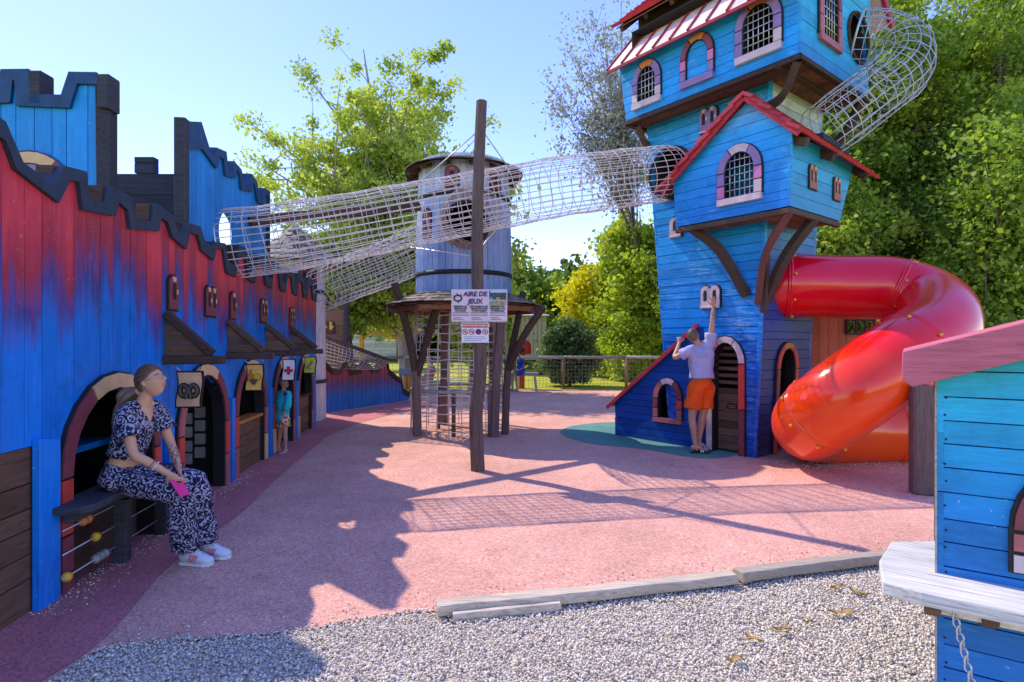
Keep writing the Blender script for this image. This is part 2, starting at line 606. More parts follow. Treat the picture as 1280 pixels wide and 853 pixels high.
APURP = m_plain('arch_purple', (0.27, 0.17, 0.36), 0.5, var=0.2)
APALE = m_plain('arch_pale', (0.62, 0.46, 0.47), 0.5, var=0.2)
APINK = m_plain('arch_pink', (0.62, 0.18, 0.36), 0.5, var=0.2)
YELL = m_plain('yellow_paint', (0.75, 0.42, 0.03), 0.5)

TOWF = m_paintwood('tower_boards', [(0.0, (0.004, 0.06, 0.34)), (0.22, (0.004, 0.09, 0.44)), (0.38, (0.004, 0.21, 0.64)), (0.62, (0.006, 0.29, 0.70)), (1, (0.010, 0.34, 0.72))], 0, 5.2, grain=(2.0, 2.0, 22), wear=0.2, wear_glint_c=(0.42, 0.62, 0.74), streak=0.1)  # pale streaks are wear plus raking-sun glints painted into the colour
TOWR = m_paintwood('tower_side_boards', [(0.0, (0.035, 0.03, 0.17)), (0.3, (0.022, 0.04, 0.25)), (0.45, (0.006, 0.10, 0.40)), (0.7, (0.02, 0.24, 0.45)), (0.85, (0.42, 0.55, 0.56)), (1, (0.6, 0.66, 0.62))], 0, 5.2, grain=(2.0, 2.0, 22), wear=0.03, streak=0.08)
LEANF = m_paintwood('lean_to_boards', [(0, (0.004, 0.06, 0.30)), (1, (0.004, 0.07, 0.33))], 0, 2, grain=(2, 2, 20), wear=0.02)
BAYF = m_paintwood('bay_boards', [(0, (0.005, 0.17, 0.55)), (0.3, (0.006, 0.25, 0.68)), (0.75, (0.015, 0.35, 0.74)), (1, (0.25, 0.5, 0.72))], 3.2, 4.75, grain=(2, 2, 20), wear=0.06, wear_glint_c=(0.45, 0.65, 0.75), streak=0.1)
BAYR = m_paintwood('bay_side_boards', [(0, (0.008, 0.26, 0.52)), (1, (0.012, 0.36, 0.56))], 3.2, 4.2, grain=(2, 2, 20), wear=0.02)
ROOMF = m_paintwood('room_boards', [(0, (0.006, 0.24, 0.60)), (0.3, (0.007, 0.30, 0.70)), (1, (0.010, 0.34, 0.72))], 5.0, 6.0, grain=(2, 2, 20), wear=0.08, wear_glint_c=(0.5, 0.68, 0.78), streak=0.1)
ROOMR = m_paintwood('room_side_boards', [(0, (0.006, 0.2, 0.56)), (0.4, (0.008, 0.34, 0.62)), (1, (0.03, 0.46, 0.60))], 5.0, 6.4, grain=(2, 2, 20), wear=0.02)
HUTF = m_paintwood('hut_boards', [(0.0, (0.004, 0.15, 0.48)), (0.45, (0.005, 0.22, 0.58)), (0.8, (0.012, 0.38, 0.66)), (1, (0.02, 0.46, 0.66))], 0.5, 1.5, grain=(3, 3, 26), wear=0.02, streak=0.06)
ROOFR = m_wood('red_roof_boards', (0.40, 0.035, 0.05), grain=(3, 3, 3), var=0.25, rough=0.5, dark=0.8)
ROOFP = m_wood('faded_pink_roof', (0.80, 0.60, 0.58), grain=(3, 3, 9), var=0.18, rough=0.6, dark=0.7)
ROOFH = m_wood('hut_roof_boards', (0.60, 0.15, 0.20), grain=(1.4, 24, 24), var=0.1, rough=0.6, dark=0.6, rot=-0.61)
SHING = m_wood('wood_shingle', (0.22, 0.17, 0.13), grain=(8, 8, 8), var=0.5)
UNDER = m_wood('roof_underside', (0.22, 0.10, 0.05), grain=(3, 3, 3), var=0.3)
BARREL = m_paintwood('barrel_staves', [(0, (0.19, 0.28, 0.48)), (0.4, (0.28, 0.34, 0.50)), (0.8, (0.42, 0.45, 0.54)), (1, (0.48, 0.50, 0.57))], 2.4, 4.8, grain=(14, 14, 1.5), wear=0.08, wear_glint_c=(0.6, 0.62, 0.68), streak=0.12)
BARRELIN = m_plain('inside_dark', (0.03, 0.025, 0.022), 0.9)
GTOW = m_wood('grey_tower_boards', (0.60, 0.57, 0.62), grain=(12, 12, 1), var=0.2)
LOWW = m_paintwood('low_wall_boards', [(0, (0.006, 0.14, 0.48)), (0.3, (0.01, 0.13, 0.44)), (0.55, (0.12, 0.05, 0.16)), (0.75, (0.30, 0.04, 0.06)), (1, (0.33, 0.06, 0.05))], 0, 1.1, wear=0.02, streak=0.1)
SHED = m_paintwood('shed_boards', [(0, (0.55, 0.10, 0.04)), (1, (0.60, 0.12, 0.05))], 0, 2.2, wear=0.02)


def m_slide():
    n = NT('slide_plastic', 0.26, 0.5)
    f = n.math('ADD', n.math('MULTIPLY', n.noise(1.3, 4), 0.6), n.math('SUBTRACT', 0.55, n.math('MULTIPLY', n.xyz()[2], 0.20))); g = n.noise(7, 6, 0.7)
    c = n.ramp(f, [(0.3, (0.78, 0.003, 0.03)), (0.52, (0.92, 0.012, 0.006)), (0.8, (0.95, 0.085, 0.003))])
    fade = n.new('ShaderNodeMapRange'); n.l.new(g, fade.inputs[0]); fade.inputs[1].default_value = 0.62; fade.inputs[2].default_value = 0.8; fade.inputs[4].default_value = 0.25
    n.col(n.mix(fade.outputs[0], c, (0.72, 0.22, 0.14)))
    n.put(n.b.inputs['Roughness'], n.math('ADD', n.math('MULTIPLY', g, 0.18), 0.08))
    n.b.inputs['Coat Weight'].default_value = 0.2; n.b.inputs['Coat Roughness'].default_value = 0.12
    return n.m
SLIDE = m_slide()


def m_rubber(name, c, speck, amt):
    n = NT(name, 0.85, 0.2)
    v = n.new('ShaderNodeTexVoronoi', feature='F1'); n.l.new(n.coord(), v.inputs['Vector']); v.inputs['Scale'].default_value = 85
    sep = n.new('ShaderNodeSeparateColor'); n.l.new(v.outputs['Color'], sep.inputs[0])
    k = n.ramp(sep.outputs[0], [(0.0, sc(c, 0.7)), (0.35, c), (1 - amt, sc(c, 1.22)), (min(0.999, 1 - amt + 0.02), speck)])
    big = n.noise(0.8, 5, 0.6)
    st = n.noise(4.5, 5, 0.7)
    b = n.ramp(big, [(0.3, (0.80, 0.80, 0.80)), (0.7, (1.14, 1.12, 1.1))])
    b2 = n.ramp(st, [(0.28, (0.80, 0.78, 0.78)), (0.42, (0.97, 0.97, 0.97)), (0.70, (1.06, 1.07, 1.08))])
    dust = n.noise(1.9, 6, 0.7, dist=0.8)
    cfin = n.mix(1.0, n.mix(1.0, k, b, 'MULTIPLY'), b2, 'MULTIPLY')
    dm = n.new('ShaderNodeMapRange'); n.l.new(dust, dm.inputs[0]); dm.inputs[1].default_value = 0.55; dm.inputs[2].default_value = 0.8; dm.inputs[4].default_value = 0.30
    n.col(n.mix(dm.outputs[0], cfin, (0.62, 0.45, 0.38)))
    n.bump(v.outputs['Distance'], 0.45, 0.006)
    return n.m
RUB = m_rubber('rubber_paving', (0.68, 0.34, 0.255), (0.80, 0.54, 0.44), 0.06)
RUBD = m_rubber('rubber_paving_dark', (0.54, 0.18, 0.175), (0.62, 0.3, 0.28), 0.02)
RUBG = m_rubber('rubber_paving_green', (0.10, 0.26, 0.22), (0.3, 0.45, 0.4), 0.03)


def m_gravelbase():
    n = NT('gravel_bed', 0.9, 0.15)
    v = n.new('ShaderNodeTexVoronoi'); n.l.new(n.coord(), v.inputs['Vector']); v.inputs['Scale'].default_value = 75
    sep = n.new('ShaderNodeSeparateColor'); n.l.new(v.outputs['Color'], sep.inputs[0])
    n.col(n.ramp(sep.outputs[0], [(0, (0.45, 0.40, 0.35)), (0.6, (0.62, 0.56, 0.48)), (1, (0.75, 0.68, 0.6))]))
    n.bump(v.outputs['Distance'], 0.8, 0.01)
    return n.m
GRAV = m_gravelbase()


def m_pebble():
    n = NT('pebble_stone', 0.75, 0.25)
    a = n.attr()
    n.col(n.ramp(a, [(0, (0.36, 0.29, 0.22)), (0.3, (0.66, 0.55, 0.42)), (0.7, (0.82, 0.70, 0.55)), (0.93, (0.90, 0.81, 0.67)), (1, (0.66, 0.5, 0.33))]))
    return n.m
PEB = m_pebble()


def m_lawn():
    n = NT('lawn_grass', 0.9, 0.1)
    f = n.noise(0.5, 6, 0.65); g = n.noise(14, 6, 0.7)
    c = n.ramp(f, [(0.3, (0.30, 0.34, 0.03)), (0.55, (0.50, 0.48, 0.05)), (0.75, (0.62, 0.55, 0.09))])
    n.col(n.mix(1.0, c, n.ramp(g, [(0.3, (0.6, 0.6, 0.6)), (0.7, (1.2, 1.2, 1.2))]), 'MULTIPLY'))
    n.bump(g, 0.6, 0.04)
    return n.m
LAWN = m_lawn()

# ================================================================== ground sheets
def sheet(name, pts, z, mat, dense=None):
    mb = MB()
    mb.add([(p[0], p[1], z) for p in pts], [list(range(len(pts)))], mat)
    o = mb.build(name); tag(o, kind='structure')
    return o

sheet('lawn', [(-400, -60), (400, -60), (400, 900), (-400, 900)], -0.016, LAWN)
sheet('gravel_bed', [(-4, 0.5), (9, 0.5), (9, 4.9), (3.4, 4.4), (-4, 3.6)], -0.010, GRAV)
edge = smooth_path([V(-2.19, 2.2, 0), V(-2.165, 2.6, 0), V(-2.13, 2.93, 0), V(-1.8, 3.04, 0), V(-1.3, 3.12, 0), V(-0.8, 3.28, 0), V(-0.35, 3.40, 0), V(0.4, 3.56, 0), V(1.46, 3.84, 0), V(2.7, 4.22, 0), V(4.2, 4.55, 0), V(8, 5.2, 0)], 10)
edge = [p + V(0, 0.035 * pnoise(p * 5.0), 0) for p in edge]
sheet('rubber_paving', [(p.x, p.y) for p in edge] + [(9, 12), (7.0, 18.6), (-9, 18.6), (-9, 12), (-4.6, 2.2)], -0.002, RUB)
st = smooth_path([V(-2.32, 2.0, 0), V(-2.22, 2.62, 0), V(-2.2, 3.09, 0), V(-2.44, 4.08, 0), V(-2.52, 5.28, 0), V(-2.72, 6.56, 0), V(-2.98, 8.6, 0), V(-3.1, 10.0, 0), V(-2.75, 12.0, 0), V(-1.75, 14.6, 0)], 8)
sheet('rubber_border_strip', [(p.x, p.y) for p in st] + [(-2.6, 15.6), (-3.4, 13.6), (-4.4, 12.2), (-4.2, 8), (-3.6, 4), (-3.3, 2)], 0.003, RUBD)
gp = smooth_path([gr(700, 541), gr(725, 531), gr(790, 528), gr(880, 534), gr(950, 548), gr(930, 566), gr(880, 573), gr(800, 561), gr(735, 554)], 6, True)
sheet('green_rubber_patch', [(p.x, p.y) for p in gp], 0.003, RUBG)

# loose gravel: nobody could count it
def gravel():
    N = 120000
    x = rng.uniform(-2.6, 4.4, N); y = rng.uniform(2.35, 4.5, N)
    ex = np.array([p.x for p in edge]); ey = np.array([p.y for p in edge])
    ok = (y < np.interp(x, ex, ey) + 0.02 + rng.normal(0, 0.012, N)) & (np.abs(x) < y * 0.93 + 0.1)
    x, y = x[ok], y[ok]
    # stray stones on the paving and by the walls
    k = 420
    sx = rng.uniform(-2.2, 3.5, k); sy = np.interp(sx, ex, ey) + np.abs(rng.normal(0, 0.16, k))
    k2 = 700
    t = rng.uniform(3.3, 7.0, k2); sx2 = -2.435 - 0.12 * t + np.abs(rng.normal(0.0, 0.12, k2)); sy2 = t
    k3 = 900
    t = rng.uniform(0, 1, k3); sx3 = 3.6 + 1.9 * t + rng.normal(0, 0.25, k3); sy3 = 7.3 + 0.25 * t + rng.normal(0, 0.18, k3)
    r = np.concatenate([rng.uniform(0.004, 0.0098, len(x)) * (1 + 0.5 * (rng.random(len(x)) > 0.96)), rng.uniform(0.004, 0.009, k), rng.uniform(0.003, 0.008, k2), rng.uniform(0.004, 0.010, k3)])
    x = np.concatenate([x, sx, sx2, sx3]); y = np.concatenate([y, sy, sy2, sy3])
    n = len(x)
    base = np.array([[1, 0, 0], [0, 1, 0], [-1, 0, 0], [0, -1, 0], [0, 0, 1], [0, 0, -1]], dtype=float)
    F = np.array([[0, 1, 4], [1, 2, 4], [2, 3, 4], [3, 0, 4], [1, 0, 5], [2, 1, 5], [3, 2, 5], [0, 3, 5]])
    v = base[None] * rng.uniform(0.65, 1.35, (n, 6, 1)) + rng.normal(0, 0.14, (n, 6, 3))
    a = rng.uniform(0, 2 * PI, n); b = rng.normal(0, 0.5, n)
    ca, sa = np.cos(a)[:, None], np.sin(a)[:, None]
    X = v[..., 0] * ca - v[..., 1] * sa; Y = v[..., 0] * sa + v[..., 1] * ca; Z = v[..., 2] * 0.75
    cb, sb = np.cos(b)[:, None], np.sin(b)[:, None]
    Y, Z = Y * cb - Z * sb, Y * sb + Z * cb
    und = np.array([0.012 * pnoise(Vec((p, q, 0)) * 2.6) for p, q in zip(x, y)])
    gz = np.where(y < np.interp(x, ex, ey), -0.006 + rng.uniform(0, 0.012, n) + und, 0.002)
    P = np.stack([X * r[:, None] + x[:, None], Y * r[:, None] + y[:, None], Z * r[:, None] + (gz + r * 0.35)[:, None]], -1).reshape(-1, 3)
    FF = (F[None] + (np.arange(n) * 6)[:, None, None]).reshape(-1, 3)
    rn = np.repeat(rng.random(n), 8)
    o = link_mesh('gravel', np_mesh('gravel', P, FF, PEB, rn))
    tag(o, 'loose pale grey gravel spread over the foreground ground', 'gravel', kind='stuff')
gravel()

# two edging timbers
def timber(pts, h, wd, label):
    root = thing('edging_timber', label, 'timber edging', (pts[0].x, pts[0].y, 0), group='timbers edging the gravel')
    mb = MB()
    P = smooth_path(pts, 5)
    n = len(P)
    verts = []; f = []
    prof = [(-1, 0), (-1, 0.75), (-0.8, 1), (0.82, 1), (1, 0.7), (1, 0)]
    for i, p in enumerate(P):
        t = (P[min(i + 1, n - 1)] - P[max(i - 1, 0)]).normalized(); s = V(t.y, -t.x, 0)
        for a, b in prof:
            j = 0.008 * pnoise(p * 7 + V(a * 3, b * 5, 0))
            verts.append(p + s * (a * wd / 2 + j) + V(0, 0, -0.02 + b * h + j * 1.2 * b))
    k = len(prof)
    for i in range(n - 1):
        for j in range(k - 1):
            f.append([i * k + j, i * k + j + 1, (i + 1) * k + j + 1, (i + 1) * k + j])
    f.append(list(range(k))[::-1]); f.append([(n - 1) * k + j for j in range(k)])
    mb.add(verts, f, LOGW)
    mb.build('timber', root, bevel=0.006)
    return root
timber([gr(546, 761, 0.04), gr(640, 752, 0.04), gr(760, 740, 0.04), gr(916, 722, 0.04)], 0.055, 0.11, 'longer weathered edging timber at the left, with a split end on the gravel')
timber([gr(922, 721, 0.04), gr(1000, 710, 0.04), gr(1110, 697, 0.04), gr(1180, 690, 0.04)], 0.06, 0.11, 'shorter weathered edging timber at the right, running to the blue hut')
tb = MB(); tb.beam(gr(566, 771, 0.02), gr(700, 757, 0.02), 0.05, 0.05, LOGW)
tag(tb.build('edging_batten', bevel=0.004), 'thin split wood batten lying against the front of the longer edging timber', 'wood strip')

# dried leaves on the gravel
leafm = m_plain('dry_leaf', (0.42, 0.27, 0.09), 0.8, 0.1, var=0.35, scale=30)
spots = [(1046, 736, 'curled ochre dry leaf on the gravel just below the right edging timber', 1.0), (1073, 743, 'wider ochre dry leaf on the gravel beside the curled one', 1.2), (1052, 768, 'long thin dry leaf strip on the gravel', 1.5), (978, 789, 'bent ochre dry leaf in the middle of the gravel', 1.0), (943, 801, 'folded ochre dry leaf left of the bent one', 1.1), (918, 827, 'ochre dry leaf nearest the camera on the gravel', 0.9), (1010, 780, 'small dry leaf between the strip and the bent leaf', 0.5)]
for i, (px, py, lb, s) in enumerate(spots):
    c = gr(px, py, 0.02); mb = MB()
    a = random.uniform(0, 6.28); L, W = 0.05 * s, 0.016 * s
    verts = []
    for k in range(7):
        t = k / 6 * 2 - 1
        wd = W * (1 - abs(t) ** 2.2) * random.uniform(0.7, 1.3)
        for sgn in (-1, 0, 1):
            verts.append(c + Matrix.Rotation(a, 3, 'Z') @ V(t * L, sgn * wd + 0.012 * math.sin(t * 3), 0.012 * abs(sgn) + 0.012 * t * t + random.uniform(0, 0.008)))
    f = []
    for k in range(6):
        for j in range(2): f.append([k * 3 + j, k * 3 + j + 1, k * 3 + j + 4, k * 3 + j + 3])
    mb.add(verts, f, leafm, True)
    tag(mb.build('dry_leaf'), lb, 'leaf', 'dry leaves on the gravel')
# ================================================================== CASTLE (left)
WS = V(-0.119, 0.993, 0).normalized(); WN = V(WS.y, -WS.x, 0)
W0 = V(-2.85, 3.46, 0)
CF = Fr(W0, WS, V(0, 0, 1), WN)       # u = distance along the wall (0 at Y=3.46), v = height, n = out to the right
castle = thing('play_castle', 'long blue and red wooden play castle along the left with arched stalls and dark battlements', 'play castle', (-2.9, 6, 0))

def zoomA(x, y): return (x / 3.16, 60 + y / 3.16)
def zl(F, L): return [F.uv(*zoomA(*q)) for q in L]

Lz = [(0, 365), (45, 480), (215, 612), (260, 522), (295, 530), (310, 640), (440, 665), (455, 610), (490, 640), (500, 715), (615, 725), (625, 670), (650, 690), (670, 750), (725, 795), (740, 730), (770, 740), (785, 800), (835, 840), (845, 790), (872, 797)]
Uz = [(0, 290), (70, 450), (195, 545), (235, 465), (325, 488), (335, 600), (415, 612), (425, 545), (510, 592), (520, 680), (600, 685), (605, 615), (668, 660), (690, 725), (715, 745), (725, 690), (780, 705), (800, 770), (825, 785), (835, 765), (880, 772)]
L = zl(CF, Lz); U = zl(CF, Uz)
# continue away from the camera and (off frame) towards it
def mono(P):
    out = []
    for u, v in P:
        if out and u <= out[-1][0]: u = out[-1][0] + 0.012
        out.append((u, v))
    return out
L, U = mono(L), mono(U)
preL = [(-1.7, 2.55), (-1.4, 2.5), (-1.32, 2.8), (-1.05, 2.85), (-0.98, 2.5), (-0.62, 2.45), (-0.55, 2.72)]
preU = [(a + 0.0, b + 0.12) for a, b in preL]
last = L[-1][0]
postL, postU = [], []
u = last + 0.1
while u < 7.2:
    for du, v in ((0, 2.36), (0.28, 2.34), (0.36, 2.60), (0.60, 2.60)):
        postL.append((u + du, v)); postU.append((u + du + (0.03 if v < 2.5 else 0), v + 0.13))
    u += 0.70
postL = [q for q in postL if q[0] < 7.38] + [(7.40, 2.58)]
postU = [q for q in postU[:len(postL) - 1]] + [(7.40, 2.71)]
L = mono([q for q in preL if q[0] < L[0][0] - 0.03] + L + postL); 
U = mono(preU[:len([q for q in preL if q[0] < U[0][0] - 0.03])] + U + postU)
n_ = min(len(L), len(U)); 
topf = interp([q[0] for q in L], [q[1] + 0.03 for q in L])

UEND = 7.40
arches = []
for a, b in ((3.557, 4.84), (5.14, 6.39), (6.54, 7.77), (8.03, 9.22), (9.37, 10.5)):
    u0 = (a - 3.46) / WS.y; u1 = (b - 3.46) / WS.y
    arches.append(((u0 + u1) / 2, u1 - u0 - 0.24))
FW = 0.105
holes = [arch_hole('v', uc, -0.02, wd, 0.72, 0.54) for uc, wd in arches]
# low left zone of the wall is brown boards: blue planks stop at 0.98 there
u_brown = -0.06
def lowf(u): return 0.98 if u < u_brown else 0.0
mb = MB()
planks(mb, CF, 'v', -1.7, UEND, lowf, topf, 0.135, CASTLE, thick=0.035, gap=0.004, holes=holes, breaks=[q[0] for q in L] + [u_brown], warp=0.002)
wall = mb.build('front_wall', castle)
mb = MB()
planks(mb, CF, 'h', 0.0, 0.978, lambda v: -1.7, lambda v: u_brown - 0.03, 0.16, BROWN2, thick=0.03, gap=0.008, n0=-0.01)
mb.build('board_panel', castle)
# dark backing so that no light leaks through the board gaps
mb = MB()
def backing(u0, u1, v0, v1):
    mb.prism([CF.p(u0, v0, -0.037), CF.p(u1, v0, -0.037), CF.p(u1, v1, -0.037), CF.p(u0, v1, -0.037)], WN * -0.02, BLACK)
backing(-1.7, 7.38, 1.30, 2.2)
backing(-1.7, arches[0][0] - arches[0][1] / 2 - 0.02, 0, 1.29)
for (a, wa), (b, wb) in zip(arches[:-1], arches[1:]): backing(a + wa / 2 + 0.02, b - wb / 2 - 0.02, 0, 1.29)
backing(arches[-1][0] + arches[-1][1] / 2 + 0.02, 7.38, 0, 1.29)
mb.build('backing_boards', castle)

# battlement trim along the top
def trim(Fq, Lp, Up, n0, n1, mat, name, parent, side=None):
    mb = MB()
    for i in range(min(len(Lp), len(Up)) - 1):
        q = [Fq.p(*Lp[i], n1), Fq.p(*Lp[i + 1], n1), Fq.p(*Up[i + 1], n1), Fq.p(*Up[i], n1)]
        mb.prism(q, Fq.N * (n0 - n1), mat, random.random())
    return mb.build(name, parent)
trim(CF, L, U, -0.09, 0.03, SHADEB, 'battlement_trim', castle)
# thick cheeks behind the merlons (visible end grain)
for i in range(len(U) - 1):
    if U[i + 1][1] - U[i][1] > 0.12 and U[i + 1][0] - U[i][0] < 0.3:
        mb = MB(); mb.beam(CF.p(U[i + 1][0] - 0.02, U[i][1] + 0.0, -0.07), CF.p(U[i + 1][0] - 0.01, U[i + 1][1] - 0.01, -0.07), 0.10, 0.05, BROWN, up=WS)
        mb.build('merlon_block', castle)

# blue pillars between the arches, and frames
pu = [(-0.33, 0.2), ] + [((a + wa / 2 + b - wb / 2) / 2, 0.10) for (a, wa), (b, wb) in zip(arches[:-1], arches[1:])] + [(arches[-1][0] + arches[-1][1] / 2 + FW + 0.07, 0.09)]
for uc, wd in pu[:]:
    if uc < 0: continue
    mb = MB(); mb.prism([CF.p(uc - wd / 2, 0, 0.05), CF.p(uc + wd / 2, 0, 0.05), CF.p(uc + wd / 2, 0.95, 0.05), CF.p(uc - wd / 2, 0.95, 0.05)], WN * -0.048, PILLAR)
    mb.build('pillar', castle, bevel=0.004)
mb = MB(); a, b = -0.10, 0.085
mb.prism([CF.p(a, 0, 0.045), CF.p(b, 0, 0.045), CF.p(b, 0.99, 0.045), CF.p(a, 1.02, 0.045)], WN * -0.044, PILLAR); mb.build('pillar', castle, bevel=0.004)
pal = [[AMAR, ARED, AMAR, ACREAM, AMAR, ARED, AMAR], [AMAR, ARED, AROSE, ACREAM, AMAR, ARED, AROSE], [AROSE, ARED, AMAR, ACREAM, AMAR, AROSE, ACREAM], [ACREAM, ARED, AMAR, ACREAM, AMAR, AMAR, AROSE], [ACREAM, AMAR, AMAR, ACREAM, AMAR, AMAR, AROSE]]
for (uc, wd), p in zip(arches, pal):
    mb = MB(); arch_frame(mb, CF, uc, 0.0, wd, 0.72, 0.54, FW, p, BLACK, proud=0.04, depth=0.10)
    mb.build('arch_frame', castle)

# interior: floor, back wall, partition walls, deck above
mb = MB()
BFr = Fr(CF.p(0, 0, -1.45), WS, V(0, 0, 1), WN)
planks(mb, BFr, 'v', -1.7, 7.38, lambda u: 0.0, lambda u: 2.1, 0.16, BROWN2, thick=0.03, gap=0.006)
mb.prism([BFr.p(-1.7, 0, -0.035), BFr.p(7.38, 0, -0.035), BFr.p(7.38, 2.1, -0.035), BFr.p(-1.7, 2.1, -0.035)], WN * -0.02, BLACK)
mb.build('back_wall', castle)
mb = MB(); mb.prism([CF.p(-1.7, 2.06, -0.06), CF.p(7.38, 2.06, -0.06), CF.p(7.38, 2.06, -1.5), CF.p(-1.7, 2.06, -1.5)], V(0, 0, -0.05), BROWN); mb.build('deck', castle)
for uc in (-1.66, 1.55, 3.0, 4.45, 5.82, 7.34):
    mb = MB(); mb.prism([CF.p(uc, 0, -0.06), CF.p(uc, 0, -1.44), CF.p(uc, 2.0, -1.44), CF.p(uc, 2.0, -0.06)], WS * 0.03, BLACK)
    mb.build('partition', castle)
mb = MB()
WHB = m_plain('brick_white', (0.34, 0.33, 0.30), 0.8, var=0.35)
for (du, v) in ((0.1, .35), (0.1, .5), (0.1, .65), (0.24, .42), (0.24, .58), (0.24, .28), (0.1, .8), (0.24, .73)):
    mb = MB(); mb.box(CF.p(3.0 - 0.012, v, -0.2 - du), (0.02, 0.11, 0.12), WHB, F=(WS, WN, V(0, 0, 1))); mb.build('painted_brick', castle)
mb = MB()
mb.box(CF.p(3.0 - 0.012, 0.85, -0.85), (0.02, 0.14, 0.14), AORAN, F=(WS, WN, V(0, 0, 1))); mb.build('painted_brick', castle); mb = MB()
mb.box(CF.p(3.0 - 0.012, 0.4, -0.80), (0.02, 0.18, 0.4), AMAR, F=(WS, WN, V(0, 0, 1)))
mb.build('painted_brick', castle)
# counters, half panels
uc, wd = arches[0]
mb = MB(); mb.prism([CF.p(0.05, 0.78, -0.4), CF.p(1.5, 0.78, -0.4), CF.p(1.5, 0.78, -1.3), CF.p(0.05, 0.78, -1.3)], V(0, 0, -0.05), CBLUE); mb.build('inner_shelf', castle, bevel=0.004)
for k, (h, mt) in ((2, (0.60, BROWN2)), (3, (0.0, None)), (4, (0.62, BROWN2))):
    if not h: continue
    uc, wd = arches[k]; mb = MB()
    planks(mb, CF, 'h', 0.0, h, lambda v: uc - wd / 2 + 0.004, lambda v: uc + wd / 2 - 0.004, 0.15, mt, thick=0.03, gap=0.006, n0=-0.03)
    mb.build('half_panel', castle)
    mb = MB(); mb.beam(CF.p(uc - wd / 2, h + 0.02, -0.09), CF.p(uc + wd / 2, h + 0.02, -0.09), 0.2, 0.035, BROWN if k != 2 else AORAN); mb.build('counter', castle)

# bench counter outside the first arch
bench = MB()
zb = 0.575
bench.prism([CF.p(0.00, zb, -0.03), CF.p(0.02, zb, 0.20), CF.p(0.10, zb, 0.235), CF.p(1.33, zb, 0.235), CF.p(1.33, zb, -0.03)], V(0, 0, -0.045), CHAR)
bench.beam(CF.p(0.06, zb - 0.08, 0.10), CF.p(1.3, zb - 0.08, 0.10), 0.05, 0.07, CHAR)
bo = bench.build('bench_ledge', castle, bevel=0.006)
for uu in (0.66, 1.26):
    mb = MB(); mb.beam(CF.p(uu, 0, 0.10), CF.p(uu, zb - 0.12, 0.10), 0.10, 0.075, CHAR, up=WS); mb.build('bench_leg', castle, bevel=0.004)
mb = MB(); planks(mb, CF, 'h', 0.0, 0.50, lambda v: 0.12, lambda v: 1.32, 0.17, BROWN, thick=0.02, gap=0.006, n0=-0.10); mb.build('bench_back_board', castle)
rods = ((0.40, [(0.24, 'o'), (1.16, 'o')]), (0.24, [(0.36, 'y')]), (0.245, []), (0.10, [(0.13, 'y'), (0.45, 'g')]))
GREYP = m_plain('bead_grey', (0.3, 0.32, 0.3), 0.5)
for zr, beads in ((0.42, [(0.26, AORAN, 0.15), (1.0, AORAN, 0.07)]), (0.27, [(0.40, YELL, 0.09), (0.9, GREYP, 0.0)]), (0.12, [(0.10, YELL, 0.07), (0.40, GREYP, 0.17)])):
    mb = MB(); mb.tube([CF.p(0.06, zr, 0.07), CF.p(1.28, zr, 0.07)], 0.005, STEEL, 6); r = mb.build('abacus_rod', castle)
    for u0, mt, ln in beads:
        if ln == 0: continue
        nb = max(1, int(ln / 0.05))
        for k in range(nb):
            b = MB(); c = CF.p(u0 + k * 0.05, zr, 0.07)
            b.lathe(c - WS * 0.025, [(0.006, 0), (0.026, 0.006), (0.032, 0.025), (0.026, 0.044), (0.006, 0.05)], mt, 14, axis=WS); b.build('bead', r)

# decorative slit windows
def slit(F, uc, vc, wd, ht, parent, cols, n=1, proud=0.025, name='slit_window', glow=None, slot=BLACK):
    mb = MB(); k = 10
    tops = []
    if n == 1:
        path = arch_path(uc, vc - ht / 2, wd, ht * 0.72, ht * 0.28, k)
    else:
        h2 = wd / 4
        path = [(uc - wd / 2, vc - ht / 2)]
        for q in (-1, 1):
            c = uc + q * h2
            for i in range(k + 1):
                a = PI - PI * i / k
                path.append((c + h2 * math.cos(a), vc + ht / 2 - ht * 0.26 + ht * 0.26 * math.sin(a)))
        path.append((uc + wd / 2, vc - ht / 2))
    cx, cy = uc, vc
    big = [(cx + (a - cx) * (1 + 0.03 / wd), cy + (b - cy) * (1 + 0.03 / ht)) for a, b in path]
    mb.prism([F.p(*q, proud * 0.6) for q in big], F.N * (-proud * 0.6 - 0.01), BLACK)
    mb.prism([F.p(*q, proud) for q in path], F.N * (-proud * 0.38), cols[0])
    for q in ((0,) if n == 1 else (-1, 1)):
        c = uc + q * wd / 4; w2 = wd * (0.36 if n == 1 else 0.19); h2 = ht * 0.5
        sp = arch_path(c, vc - ht * 0.2, w2, h2 * 0.7, h2 * 0.3, 6)
        mb.prism([F.p(*z, proud + 0.003) for z in sp], F.N * -0.002, slot)
        # coloured key stones
        t = ht * 0.3 + vc
        mb.prism([F.p(c - w2 * 0.4, t + 0.004, proud + 0.004), F.p(c + w2 * 0.4, t + 0.004, proud + 0.004), F.p(c + w2 * 0.6, t + ht * 0.16, proud + 0.004), F.p(c - w2 * 0.6, t + ht * 0.16, proud + 0.004)], F.N * -0.003, cols[1])
        e = w2 * 0.5 + 0.008
        mb.prism([F.p(c + e, vc - ht * .05, proud + 0.004), F.p(c + e + w2 * 0.5, vc - ht * .05, proud + 0.004), F.p(c + e + w2 * .5, vc + ht * .1, proud + 0.004), F.p(c + e, vc + ht * .1, proud + 0.004)], F.N * -0.003, cols[2])
    return mb.build(name, parent)
